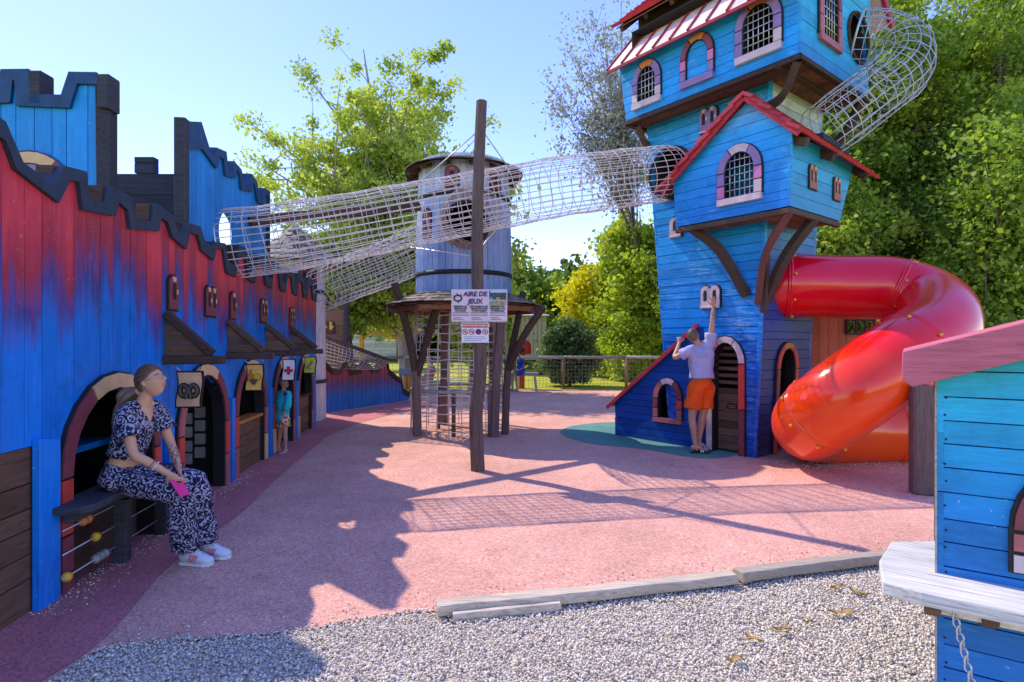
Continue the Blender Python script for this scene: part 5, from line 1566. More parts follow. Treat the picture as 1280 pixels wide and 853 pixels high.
mb = MB(); mb.prism([HF.p(-0.004, 0, 0.006), HF.p(0.003, 0, 0.006), HF.p(0.003, 1.5, 0.006), HF.p(-0.004, 1.5, 0.006)], HN * -0.03, GREYW); mb.build('corner_board', hut)
mb = MB(); mb.prism([HF.p(0.03, 0, -1.25), HF.p(1.5, 0, -1.25), HF.p(1.5, 1.6, -1.25), HF.p(0.03, 1.6, -1.25)], HN * -0.02, BROWN); mb.prism([HF.p(1.5, 0, -0.03), HF.p(1.5, 0, -1.25), HF.p(1.5, 1.6, -1.25), HF.p(1.5, 1.6, -0.03)], HU * 0.02, BROWN); mb.build('rear_wall', hut)
tower_arch(HF, hwin[0] + 0.02, hwin[1] - 0.16, 0.24, 0.16, 0.2, 0.05, [APALE, AROSE, AMAR, CBLUE, APURP, AROSE, APALE], hut, proud=0.03)
sm = None
zb_ = 0.05
for k in range(17):
    for uu in (0.028, 0.55):
        mb = MB(); mb.lathe(HF.p(uu + 0.004 * (k % 2), 0.045 + k * 0.0885 + 0.01 * ((k * 7) % 3), 0.001), [(0.0001, 0.002), (0.0045, 0.0015), (0.0045, 0.0)], BLACK, 8, axis=HN); mb.build('screw', hut)
# roof board: the sloping barge board in front, roof planes behind
ru = lambda px, py: HF.uv(px, py)
RFm = Fr(HF.p(0, 0, 0.10), HU, V(0, 0, 1), HN)
A = RFm.uv(1128, 440); B = RFm.uv(1290, 401); C_ = RFm.uv(1290, 441); D = RFm.uv(1140, 484); E = RFm.uv(1127, 474)
slope_uv = (B[1] - A[1]) / (B[0] - A[0])
far = lambda P, du: (P[0] + du, P[1] + du * slope_uv)
mb = MB(); mb.prism([RFm.p(*A, 0), RFm.p(*far(B, 0.5), 0), RFm.p(*far(C_, 0.5), 0), RFm.p(*D, 0), RFm.p(*E, 0)], HN * -0.035, ROOFH); mb.build('barge_board', hut, bevel=0.004)
mb = MB(); a = RFm.p(A[0], A[1], -0.04); b = RFm.p(*far(B, 0.5), -0.04)
mb.prism([a, b, b - HN * 1.3, a - HN * 1.3], V(0, 0, -0.03), ROOFH); mb.build('roof', hut)
# shelf
sz = 0.665
mb = MB(); mb.prism([gr(1172, 676, sz), gr(1114, 677, sz), gr(1099, 700, sz), gr(1103, 727, sz), gr(1152, 741, sz), gr(1152, 741, sz) + HU * 1.2, gr(1172, 712, sz) + HU * 1.2, gr(1172, 712, sz)], V(0, 0, -0.05), m_wood('white_shelf_timber', (0.60, 0.56, 0.51), grain=(1.0, 26, 26), var=0.05, dark=0.42, rot=-0.61)); mb.build('shelf', hut, bevel=0.006)
mb = MB(); mb.beam(HF.p(0.0, sz - 0.085, 0.13), HF.p(1.2, sz - 0.085, 0.13), 0.04, 0.05, LOGW); mb.build('shelf_rail', hut, bevel=0.004)
for uu in (-0.04, 0.13, 0.8):
    mb = MB(); mb.prism([HF.p(uu, sz - 0.047, 0.004), HF.p(uu, sz - 0.047, 0.17), HF.p(uu, sz - 0.10, 0.17), HF.p(uu, sz - 0.16, 0.05), HF.p(uu, sz - 0.16, 0.004)], HU * 0.05, BROWN2); mb.build('shelf_bracket', hut, bevel=0.004)
# chain hanging from the shelf
ch = thing('hanging_chain', 'steel link chain hanging from the white hut shelf', 'chain', HF.p(0.05, sz - 0.1, 0.16))
ln = 0.034
for k in range(16):
    c = HF.p(0.045 + 0.0055 * k, sz - 0.07 - k * ln * 0.74, 0.165 + 0.002 * k); mb = MB()
    a = 0.5 + (PI / 2 if k % 2 else 0)
    sdv = HU * math.cos(a) + HN * math.sin(a)
    mb.tube([c + sdv * 0.011 * math.cos(t * PI / 8) + V(0.004 * math.sin(t * PI / 8), 0, 1) * 0.017 * math.sin(t * PI / 8) for t in range(16)], 0.0036, STEEL, 6, closed=True); mb.build('chain_link', ch)
# ================================================================== low wall, ramp and things at the far left
lwall = thing('low_castle_wall', 'low blue and red boarded wall with a stepped end beyond the castle', 'low wall', gr(455, 510))
P0 = gr(404, 516.5); P1 = gr(511, 500.5)
LU = (P1 - P0).normalized(); LN = V(LU.y, -LU.x, 0)
LF = Fr(P0, LU, V(0, 0, 1), LN)
def z2(x, y): return LF.uv(380 + x / 3.16, 340 + y / 3.16)
Ll = mono([z2(*p) for p in [(78, 372), (110, 405), (140, 408), (150, 380), (165, 375), (185, 410), (225, 400), (235, 372), (270, 400), (290, 400), (300, 365), (328, 365), (335, 405), (365, 430), (385, 445), (390, 480), (415, 495)]])
Ul = [(a, b + 0.13) for a, b in Ll]
mb = MB(); planks(mb, LF, 'v', Ll[0][0] - 0.05, Ll[-1][0], lambda u: 0.0, interp([p[0] for p in Ll], [p[1] + 0.02 for p in Ll]), 0.16, LOWW, thick=0.05, gap=0.01, breaks=[p[0] for p in Ll]); mb.build('boards', lwall)
trim(LF, Ll, Ul, -0.10, 0.03, BROWN, 'wall_trim', lwall)

cw = thing('climbing_wall', 'tall dark brown board climbing wall behind the low castle wall', 'climbing wall', (-4.6, 15, 0))
mb = MB(); CWf = Fr(V(0, 14.6, 0), V(1, 0, 0), V(0, 0, 1), V(0, -1, 0))
def z3(x, y): return CWf.uv(380 + x / 3.16, 340 + y / 3.16)
a, t = z3(60, 150); b, _ = z3(168, 130)
planks(mb, CWf, 'h', 0, z3(60, 148)[1], lambda v: a - 0.6, lambda v: b, 0.24, BROWNH, thick=0.06, gap=0.012); mb.build('boards', cw)
for x0, x1, y in ((40, 78, 118), (98, 118, 118), (138, 168, 112)):
    m_ = MB(); u0, v0 = z3(x0, 149); u1, v1 = z3(x1, y); m_.prism([CWf.p(u0, v0 + 0.01, 0), CWf.p(u1, v0 + 0.01, 0), CWf.p(u1, v1, 0), CWf.p(u0, v1, 0)], V(0, 0.06, 0), BROWNH); m_.build('merlon', cw)
mb = MB(); mb.beam(CWf.p(b, 0, 0.03), CWf.p(b, z3(0, 110)[1], 0.03), 0.14, 0.1, CHAR, up=(1, 0, 0))
mb.build('post', cw)
mb = MB(); u1 = z3(205, 0)[0]; planks(mb, Fr(CWf.O + V(0, 0.25, 0), CWf.U, CWf.V, CWf.N), 'h', 0, 1.0, lambda v: b, lambda v: u1 + 0.5 - v * 0.2, 0.2, BROWNH, thick=0.05, gap=0.01); planks(mb, Fr(CWf.O + V(0, 0.25, 0), CWf.U, CWf.V, CWf.N), 'h', 1.0, z3(0, 175)[1], lambda v: b, lambda v: u1 - 0.12 - (v - 1) * 0.1, 0.2, BROWNH, thick=0.05, gap=0.01); mb.build('stepped_boards', cw)
slit(CWf, z3(94, 0)[0], z3(0, 219)[1], 0.34, 0.3, cw, [BROWN, YELL, YELL], 2, proud=0.03, slot=YELL)

nr_ = thing('climbing_net_ramp', 'sagging brown rope net ramp with a dark top beam above the low wall', 'climbing net', (-4, 13.8, 0))
a, b = at(404, 420, 13.8), at(487, 451, 13.8); c, d = at(404, 458, 13.2), at(470, 462, 13.2)
mb = MB(); mb.beam(a, b, 0.07, 0.09, BROWN); mb.build('beam', nr_)
mb = MB()
for i in range(17):
    t = i / 16
    mb.tube([a.lerp(b, t), a.lerp(b, t).lerp(c.lerp(d, t), 0.5) - V(0, 0, 0.05), c.lerp(d, t)], 0.012, ROPE2, 5)
for i in range(9):
    t = i / 8; mb.tube([a.lerp(c, t), a.lerp(c, t).lerp(b.lerp(d, t), .5) - V(0, 0, 0.03), b.lerp(d, t)], 0.012, ROPE2, 5)
mb.build('net', nr_)

# orange canopy shelter and mobile home far behind
ORW = m_wood('orange_timber', (0.55, 0.24, 0.05), grain=(2, 2, 2), var=0.2, dark=0.75)
cn = thing('canopy_shelter', 'open orange timber canopy far behind the low wall', 'shelter', (-5, 22, 0))
mb = MB()
p = lambda px, py, Y=22: at(px, py, Y)
mb.prism([p(440, 398), p(462, 400), p(505, 420), p(505, 426), p(460, 407), p(440, 405)], V(0, 0.15, 0), ORW)
mb.prism([p(440, 398), p(462, 400), p(505, 420), p(505, 420) + V(0.3, 3, 0.3), p(462, 400) + V(0.3, 3, 0.3), p(440, 398) + V(0.3, 3, 0.3)], V(0, 0, -0.08), ORW); mb.build('roof', cn)
for px in (452, 503, 507):
    mb = MB(); q = at(px, 405 if px < 460 else 420, 22 if px < 505 else 24); mb.beam(V(q.x, q.y, 0), q, 0.16, 0.16, ORW, up=(1, 0, 0)); mb.build('post', cn)
mb = MB(); mb.beam(p(448, 412), p(500, 424), 0.1, 0.14, ORW); mb.beam(p(452, 425), p(470, 408), 0.1, 0.12, ORW); mb.build('cross_beam', cn)
mh = thing('mobile_home', 'pale grey mobile home with a white window and green shutters under the trees', 'mobile home', (-6.5, 30, 0))
MHW = m_paintwood('mobile_home_siding', [(0, (0.42, 0.42, 0.38)), (1, (0.45, 0.45, 0.42))], 0, 3, grain=(1, 1, 24), wear=0.05)
mb = MB(); MF = Fr(V(0, 30, 0), V(1, 0, 0), V(0, 0, 1), V(0, -1, 0)); a, b = MF.uv(440, 418)[0], MF.uv(498, 418)[0]
planks(mb, MF, 'h', 0.75, 2.55, lambda v: a, lambda v: b, 0.18, MHW, thick=0.1, gap=0.012); mb.prism([MF.p(a, 2.56, 0.2), MF.p(b + .2, 2.56, 0.2), MF.p(b + .2, 2.85, -3), MF.p(a, 2.85, -3)], V(0, 0, 0.08), GREYW)
mb.prism([MF.p(b, 0.75, 0), MF.p(b, 0.75, -5), MF.p(b, 2.5, -5), MF.p(b, 2.5, 0)], V(-0.1, 0, 0), MHW); mb.build('body', mh)
mb = MB(); u, v = MF.uv(487, 419); mb.box(MF.p(u, v, 0.05), (0.75, 0.08, 0.62), SIGNW); wo = mb.build('window', mh)
mb = MB(); mb.box(MF.p(u, v, 0.10), (0.55, 0.04, 0.42), m_plain('window_glass', (0.25, 0.33, 0.38), 0.1, 0.6)); mb.build('pane', wo)
for s in (-1, 1):
    mb = MB(); mb.box(MF.p(u + s * 0.56, v, 0.05), (0.3, 0.06, 0.66), m_plain('shutter_green', (0.03, 0.2, 0.14), 0.5)); mb.build('shutter', wo)
ct = thing('pale_cabin', 'beige ribbed cabin half hidden behind the barrel tower legs', 'cabin', (1.0, 27, 0))
mb = MB(); KF = Fr(V(0, 27, 0), V(1, 0, 0), V(0, 0, 1), V(0, -1, 0)); a = KF.uv(640, 400)[0]; b = KF.uv(683, 400)[0]
planks(mb, KF, 'v', a, b, lambda u: 0.7, lambda u: 2.75, 0.2, m_plain('cabin_beige', (0.42, 0.38, 0.29), 0.6), thick=0.08, gap=0.03, jitter=0.05); mb.build('wall', ct)
mb = MB(); mb.prism([KF.p(a, 0.72, -0.06), KF.p(b, 0.72, -0.06), KF.p(b, 2.74, -0.06), KF.p(a, 2.74, -0.06)], V(0, 2.5, 0), m_plain('cabin_side', (0.38, 0.34, 0.26), 0.6)); mb.prism([KF.p(a - .1, 2.76, 0.2), KF.p(b + .15, 2.76, 0.2), KF.p(b + .15, 2.95, -2.8), KF.p(a - .1, 2.95, -2.8)], V(0, 0, 0.06), GREYW)
for uu in (a + 0.3, b - 0.3): mb.box(KF.p(uu, 0.35, -1.2), (0.3, 2.2, 0.7), CHAR)
mb.build('body', ct)

# fence with wire mesh
fn = thing('wire_mesh_fence', 'timber post and rail fence with wire mesh along the far edge of the playground', 'fence', (1.5, 19, 0))
FY = 19.0
posts = [-8.2, -5.8, -3.6, -1.4, 0.2, 1.72, 3.82, 5.9, 8.0]
for x in posts:
    mb = MB(); mb.tube([V(x, FY, 0), V(x, FY, 1.08)], 0.055, GREYW if x < 1 else m_wood('fence_post_timber', (0.38, 0.25, 0.14), grain=(10, 10, 1)), 10); mb.build('post', fn)
for a, b in zip(posts[:-1], posts[1:]):
    mb = MB(); mb.tube([V(a, FY, 1.06), V((a + b) / 2, FY, 1.05), V(b, FY, 1.06)], 0.05, GREYW, 8); mb.build('rail', fn)
mb = MB()
WIRE = m_plain('fence_wire', (0.30, 0.29, 0.26), 0.5, 0.3, 0.5)
for k in range(136):
    x = -8.2 + k * 0.12; mb.add([V(x - .004, FY + 0.06, 0.02), V(x + .004, FY + 0.06, 0.02), V(x + .004, FY + 0.06, 1.03), V(x - .004, FY + 0.06, 1.03)], [[0, 1, 2, 3]], WIRE)
for k in range(9):
    z = 0.04 + k * 0.12; mb.add([V(-8.2, FY + 0.065, z), V(8, FY + 0.065, z), V(8, FY + 0.065, z + 0.008), V(-8.2, FY + 0.065, z + 0.008)], [[0, 1, 2, 3]], WIRE)
mb.build('wire_mesh', fn)
# bench, red dispenser, bin
bn = thing('park_bench', 'grey timber bench by the far fence where the boy in blue sits', 'bench', (0.6, 18.2, 0))
bz = at(656, 467, 18.2).z
mb = MB(); mb.beam(V(-0.1, 18.2, bz), V(0.84, 18.1, bz), 0.36, 0.06, GREYW); mb.build('seat', bn)
for x in (-0.03, 0.72):
    for dy in (-0.12, 0.12):
        mb = MB(); mb.beam(V(x + 0.06, 18.15 + dy * 1.3, 0), V(x, 18.15 + dy, bz - 0.03), 0.09, 0.07, GREYW, up=(1, 0, 0)); mb.build('leg', bn)
dp = thing('red_dispenser', 'red dispenser on a post behind the boy on the bench', 'dispenser', (0.38, 19.5, 0))
RDP = m_plain('dispenser_red', (0.5, 0.03, 0.02), 0.4)
mb = MB(); c = at(652, 442, 19.4); mb.beam(V(c.x, 19.4, 0), V(c.x, 19.4, 1.25), 0.26, 0.2, RDP, up=(1, 0, 0)); mb.build('post', dp, bevel=0.02)
mb = MB(); mb.lathe(V(c.x + 0.05, 19.4, 1.15), [(0.25, 0), (0.28, 0.03), (0.28, 0.28), (0.24, 0.42), (0.1, 0.52), (0.0, 0.53)], RDP, 20); mb.build('head', dp)
mb = MB(); mb.box(V(c.x, 19.12, 1.3), (0.16, 0.05, 0.12), BLACK); mb.build('panel', dp)
bi = thing('litter_box', 'small grey box on orange stakes beside the end of the low wall', 'litter bin', gr(504, 495))
g = gr(503, 492)
for dx in (-0.08, 0.08, 0.2):
    mb = MB(); mb.tube([g + V(dx, 0.1, 0), g + V(dx, 0.1, 0.75)], 0.045, ORW, 8); mb.build('stake', bi)
mb = MB(); mb.box(g + V(0.08, 0, 0.66), (0.34, 0.25, 0.2), m_plain('box_grey', (0.2, 0.21, 0.24), 0.5)); mb.build('box', bi, bevel=0.02)

# ================================================================== trees
def leaf_mesh(name, centres, size, mat, flat=0.0, elong=1.5, rn=None):
    c = np.asarray(centres); n = len(c)
    nrm = rng.normal(size=(n, 3)); nrm[:, 2] += flat; nrm /= np.linalg.norm(nrm, axis=1)[:, None]
    t = np.cross(nrm, rng.normal(size=(n, 3))); t /= np.linalg.norm(t, axis=1)[:, None] + 1e-9
    b = np.cross(nrm, t)
    s = size * rng.uniform(0.5, 1.6, (n, 1))
    v = np.stack([c - t * s * elong / 2, c + b * s / 2 + nrm * s * 0.12, c + t * s * elong / 2, c - b * s / 2 + nrm * s * 0.12], 1).reshape(-1, 3)
    f = np.arange(n * 4).reshape(-1, 4)
    return np_mesh(name, v, f, mat, rng.random(n) if rn is None else np.clip(rn, 0, 1))

def tree(name, label, cat, base, height, crown_c, crown_r, nl, trunk_r, leafmat, barkmat, size=0.14, limbs=9, subs=7, sigma=0.45, clear=0.25, group=None, shell=0.55, trunk_parts=True, lean=(0, 0)):
    base = Vec(base); cc = base + Vec(crown_c); R = Vec(crown_r)
    root = thing(name, label, cat, base, group)
    mb = MB()
    top = V(cc.x + lean[0], cc.y + lean[1], base.z + height * 0.92)
    tp = smooth_path([base + V(0, 0, -0.1), base.lerp(top, 0.3) + V(random.uniform(-.15, .15), random.uniform(-.15, .15), 0), base.lerp(top, 0.62) + V(random.uniform(-.2, .2), random.uniform(-.2, .2), 0), top], 6)
    m = len(tp)
    mb.tube(tp, [trunk_r * (1 - 0.9 * i / (m - 1)) for i in range(m)], barkmat, 8)
    pts = []
    for i in range(limbs):
        # tips spread through the crown envelope
        d = rng.normal(size=3); d /= np.linalg.norm(d)
        rr = rng.uniform(shell, 1.0)
        tip = V(cc.x + d[0] * R.x * rr, cc.y + d[1] * R.y * rr, cc.z + d[2] * R.z * rr)
        hmin = base.z + height * clear
        q = min(0.95, max(clear, (tip.z - base.z) / height * 0.75 - 0.08))
        st_ = tp[int(q * (m - 1))]
        mid = st_.lerp(tip, 0.5) + V(0, 0, 0.08 * (tip - st_).length)
        lp = smooth_path([st_, mid, tip], 4)
        r0 = trunk_r * 0.42 * (1 - q * 0.6)
        mb.tube(lp, [max(0.012, r0 * (1 - 0.85 * k / (len(lp) - 1))) for k in range(len(lp))], barkmat, 5)
        for j in range(subs):
            t = rng.uniform(0.35, 1.0)
            o_ = lp[int(t * (len(lp) - 1))]
            off = rng.normal(size=3) * np.array([R.x, R.y, R.z]) * 0.24
            e = o_ + V(*off)
            if ((e.x - cc.x) / R.x) ** 2 + ((e.y - cc.y) / R.y) ** 2 + ((e.z - cc.z) / R.z) ** 2 > 1.25: e = o_.lerp(e, 0.4)
            mb.tube([o_, o_.lerp(e, 0.5) + V(0, 0, 0.06), e], [max(0.008, r0 * 0.35), max(0.006, r0 * .2), 0.005], barkmat, 4, cap=False)
            pts += [(e, 1.0), (o_.lerp(e, 0.6), 0.7)]
        pts.append((tip, 1.0))
    mb.build('trunk', root)
    w_ = np.array([p[1] for p in pts]) * rng.uniform(0.15, 2.2, len(pts)); w_ /= w_.sum()
    idx = rng.choice(len(pts), nl, p=w_)
    P = np.array([tuple(p[0]) for p in pts])[idx]
    sg = rng.uniform(0.5, 1.2, len(pts))[idx][:, None] * sigma
    C_ = P + rng.normal(size=(nl, 3)) * sg * np.array([1, 1, 0.75])
    ok = C_[:, 2] > base.z + 0.08
    lr = rng.random(len(pts))[idx] * 0.55 + rng.random(nl) * 0.45
    link_mesh('crown', leaf_mesh('crown', C_[ok], size, leafmat, rn=lr[ok]), root)
    return root

L_POP = m_leaf('poplar_leaves', (0.16, 0.25, 0.045), (0.42, 0.54, 0.09), (0.68, 0.74, 0.18), 0.55)
L_DARK = m_leaf('dark_leaves', (0.03, 0.065, 0.012), (0.10, 0.16, 0.03), (0.24, 0.30, 0.05), 0.35)
L_MID = m_leaf('mid_leaves', (0.04, 0.10, 0.018), (0.21, 0.34, 0.045), (0.56, 0.66, 0.09), 0.45)
L_LIME = m_leaf('lime_leaves', (0.12, 0.20, 0.02), (0.42, 0.54, 0.05), (0.72, 0.76, 0.09), 0.5)
L_YEL = m_leaf('yellow_leaves', (0.34, 0.34, 0.015), (0.72, 0.66, 0.02), (0.85, 0.78, 0.05), 0.5)
L_OLV = m_leaf('silver_leaves', (0.20, 0.20, 0.19), (0.33, 0.33, 0.32), (0.45, 0.45, 0.43), 0.25)
L_BUSH = m_leaf('bush_leaves', (0.035, 0.08, 0.025), (0.11, 0.19, 0.06), (0.30, 0.40, 0.14), 0.3)
BARK = m_wood('bark', (0.22, 0.17, 0.12), grain=(8, 8, 1.5))
BARKG = m_wood('bark_pale', (0.33, 0.27, 0.21), grain=(8, 8, 1.5))

# left poplar-like tree
tree('broadleaf_tree', 'tall loose light green tree rising behind the castle and the barrel tower', 'tree', (-3.6, 19.5, 0), 12.6, (-1.5, 0, 7.5), (4.7, 3.2, 5.0), 80000, 0.24, L_POP, BARKG, size=0.08, limbs=46, subs=8, sigma=0.22, clear=0.18, shell=0.35)
tree('broadleaf_tree', 'smaller green tree low behind the barrel tower, left of the yellow tree', 'tree', (-1.2, 17.0, 0), 7.0, (0.3, 0, 4.2), (1.7, 1.6, 2.8), 14000, 0.16, L_POP, BARK, size=0.10, limbs=14, subs=6, sigma=0.3, clear=0.25)
tree('low_tree', 'low dark green tree overhanging the orange canopy', 'tree', (-5.6, 19.0, 0), 5.8, (0.6, 0, 4.3), (2.6, 1.6, 1.6), 20000, 0.15, L_MID, BARK, size=0.11, limbs=16, subs=6, sigma=0.33, clear=0.35)
# silvery sparse tree left of the tower top
tree('silver_tree', 'sparse silvery grey tree left of the tower top', 'tree', (6.0, 24, 0), 16.5, (-2.2, 0, 12.3), (2.6, 2.2, 4.0), 12000, 0.12, L_OLV, BARK, size=0.085, limbs=30, subs=8, sigma=0.35, clear=0.4, shell=0.3)
# row behind the fence
tree('background_tree', 'mid green tree behind the barrel tower, furthest left of the row beyond the fence', 'tree', (0.2, 33, 0), 6.8, (0, 0, 3.8), (2.6, 2.2, 3.2), 9000, 0.2, L_MID, BARK, size=0.24, limbs=18, subs=6, sigma=0.42, clear=0.15, group='trees beyond the fence')
tree('background_tree', 'darker round green tree just left of the yellow tree beyond the fence', 'tree', (2.9, 36, 0), 6.6, (0, 0, 3.6), (2.6, 2.2, 3.1), 9000, 0.2, L_DARK, BARK, size=0.26, limbs=18, subs=6, sigma=0.45, clear=0.15, group='trees beyond the fence')
tree('yellow_tree', 'bright yellow green tree beyond the fence', 'tree', (4.0, 26.5, 0), 5.6, (0, 0, 3.0), (1.7, 1.6, 2.8), 20000, 0.15, L_YEL, BARK, size=0.12, limbs=18, subs=6, sigma=0.34, clear=0.1, group='trees beyond the fence')
tree('background_tree', 'light green tree right of the yellow tree, against the blue tower', 'tree', (6.0, 24.5, 0), 7.8, (-0.5, 0, 3.7), (1.9, 1.7, 3.7), 34000, 0.2, L_LIME, BARK, size=0.13, limbs=30, subs=7, sigma=0.34, clear=0.08, group='trees beyond the fence')
tree('round_bush', 'large round dark bush behind the fence, right of the bench', 'bush', (2.05, 20.4, 0), 2.75, (0, 0, 1.25), (1.05, 0.9, 1.25), 16000, 0.08, L_BUSH, BARK, size=0.075, limbs=24, subs=6, sigma=0.17, clear=0.05)
tree('grey_bush', 'grey green shrub at the foot of the tower beyond the fence', 'bush', (4.7, 23.0, 0), 3.2, (0, 0, 1.6), (1.1, 1.0, 1.5), 12000, 0.08, L_LIME, BARK, size=0.09, limbs=16, subs=5, sigma=0.25, clear=0.05)
# big dark mass on the right
big = [((9.2, 15.5, 0), 12.5, (0, 0, 6.8), (3.4, 2.6, 5.8), 150000, 'tall dense green tree right behind the blue tower'),
       ((12.8, 15.0, 0), 12.5, (0, 0, 6.5), (3.0, 2.6, 6.0), 130000, 'tall dense tree at the right edge of the frame, beyond the slide'),
       ((10.8, 12.4, 0), 7.0, (0, 0, 3.6), (2.4, 1.6, 3.4), 120000, 'lower bushy green tree in front of the tall ones, above the slide'),
       ((7.0, 13.4, 0), 6.2, (0.0, 0, 3.3), (1.5, 1.4, 2.9), 70000, 'bushy green tree close behind the tower, beside the bay'),
       ((15.8, 18.0, 0), 15.0, (0, 0, 8.0), (3.6, 3, 7.0), 70000, 'tallest dark tree, rearmost at the right'),
       ((7.6, 21.0, 0), 11.5, (0, 0, 6.2), (2.4, 2.4, 5.2), 70000, 'tall green tree seen through the wire cage tube')]
for i, (b, h, c, r, nl, lb) in enumerate(big):
    tree('dense_tree', lb, 'tree', b, h, c, r, nl, 0.22, L_MID if i in (0, 3) else L_DARK if i in (4, ) else L_MID, BARK, size=0.070, limbs=44, subs=9, sigma=0.27, clear=0.08, group='dense trees on the right', shell=0.35)
# far wood that closes the horizon: one mass
def far_wood():
    C_ = []
    for k in range(150):
        x = rng.uniform(-46, 46); y = rng.uniform(44, 58); h = rng.uniform(3.0, 6.0) + (3.5 if x > 8 else 0) + (1.5 if x < -4 else 0)
        n = 300
        d = rng.normal(size=(n, 3)); d /= np.linalg.norm(d, axis=1)[:, None]; d *= rng.uniform(0.6, 1.05, (n, 1))
        C_.append(np.stack([x + d[:, 0] * 2.2, y + d[:, 1] * 2.0, h * 0.5 + d[:, 2] * h * 0.55], 1))
    C_ = np.concatenate(C_); C_ = C_[C_[:, 2] > 0]
    o = link_mesh('far_wood', leaf_mesh('far_wood', C_, 0.62, L_DARK)); tag(o, 'far wood beyond the lawn that reads as one green mass', 'trees', kind='stuff')
far_wood()
# ================================================================== people
def remeshed(mb, name, mat, voxel, smooth=4, parent=None, wrinkle=0.0, wscale=14.0):
    me = mb.mesh(name + '_tmp')
    o = bpy.data.objects.new(name, me); col.objects.link(o)
    r = o.modifiers.new('r', 'REMESH'); r.mode = 'VOXEL'; r.voxel_size = voxel; r.use_smooth_shade = True
    s = o.modifiers.new('s', 'SMOOTH'); s.factor = 0.5; s.iterations = smooth
    dg = bpy.context.evaluated_depsgraph_get(); dg.update()
    m2 = bpy.data.meshes.new_from_object(o.evaluated_get(dg)); m2.name = name
    bpy.data.objects.remove(o); bpy.data.meshes.remove(me)
    m2.materials.clear(); m2.materials.append(mat)
    m2.polygons.foreach_set('use_smooth', [True] * len(m2.polygons))
    if 'rnd' in m2.attributes: m2.attributes.remove(m2.attributes['rnd'])
    if wrinkle:
        for v in m2.vertices:
            c = v.co
            v.co = c + v.normal * wrinkle * (pnoise(Vec((c.x * wscale, c.y * wscale, c.z * wscale * 0.6))) + 0.5 * pnoise(c * wscale * 2.1))
    m2.update()
    return link_mesh(name, m2, parent)


def head_points(mb, c, f, u, mat, s=1.0, female=True):
    """one closed head surface with brow, eye sockets, nose, lips, chin and jaw; f = facing, u = up"""
    f = f.normalized(); r = f.cross(u).normalized(); u = r.cross(f).normalized()
    NL, NP_ = 40, 28
    verts = []
    def g(x, c_, w_): return math.exp(-((x - c_) / w_) ** 2)
    def shape(d):
        x, y, z = d            # x right, y forward, z up (unit sphere)
        p = [x * 0.074, y * 0.094, z * 0.112]
        if z < 0:                                  # jaw narrows, back of the skull stops higher
            k = -z
            p[0] *= 1 - 0.22 * k * (1 if y > -0.2 else 1.3)
            if y < 0: p[1] *= 1 - 0.45 * k
            else: p[1] *= 1 - 0.10 * k
        if y > 0:
            fx = abs(p[0])
            fr = y ** 0.5
            zz = p[2]
            dy = 0
            dy += 0.030 * g(p[0], 0, 0.014) * g(zz, -0.020, 0.015) + 0.016 * g(p[0], 0, 0.010) * g(zz, 0.0, 0.02)   # nose
            dy -= 0.009 * (g(fx, 0.031, 0.016)) * g(zz, 0.006, 0.014)           # eye sockets
            dy += 0.004 * g(fx, 0.026, 0.022) * g(zz, 0.028, 0.010)             # brow
            dy += 0.008 * g(p[0], 0, 0.022) * g(zz, -0.053, 0.007) + 0.007 * g(p[0], 0, 0.020) * g(zz, -0.065, 0.007)  # lips
            dy -= 0.003 * g(p[0], 0, 0.03) * g(zz, -0.077, 0.006)
            dy += 0.011 * g(p[0], 0, 0.022) * g(zz, -0.094, 0.014)              # chin
            dy += 0.004 * g(fx, 0.042, 0.018) * g(zz, -0.025, 0.02)             # cheeks
            p[1] += dy * fr
        return p
    P0 = lambda p: c + (r * p[0] + f * p[1] + u * p[2]) * s
    rows = []
    verts.append(P0(shape((0, 0, 1))))
    for i in range(1, NP_):
        th = PI * i / NP_
        for j in range(NL):
            ph = 2 * PI * j / NL
            verts.append(P0(shape((math.sin(th) * math.sin(ph), math.sin(th) * math.cos(ph), math.cos(th)))))
    verts.append(P0(shape((0, 0, -1))))
    fc = []
    for j in range(NL): fc.append([0, 1 + (j + 1) % NL, 1 + j])
    for i in range(NP_ - 2):
        for j in range(NL):
            a = 1 + i * NL + j; b = 1 + i * NL + (j + 1) % NL
            fc.append([a, b, b + NL, a + NL])
    Lx = len(verts) - 1; k = 1 + (NP_ - 2) * NL
    for j in range(NL): fc.append([Lx, k + j, k + (j + 1) % NL])
    mb.add(verts, fc, mat, True)
    for sg in (1, -1):   # ears
        e = c + (r * 0.074 * sg + f * -0.006 + u * -0.004) * s
        mb.tube([e - u * 0.026 * s, e - f * 0.006 * s, e + u * 0.026 * s], [0.007 * s, 0.013 * s, 0.010 * s], mat, 8, side=f, rad2=[0.006 * s, 0.008 * s, 0.007 * s])
    return f, r, u


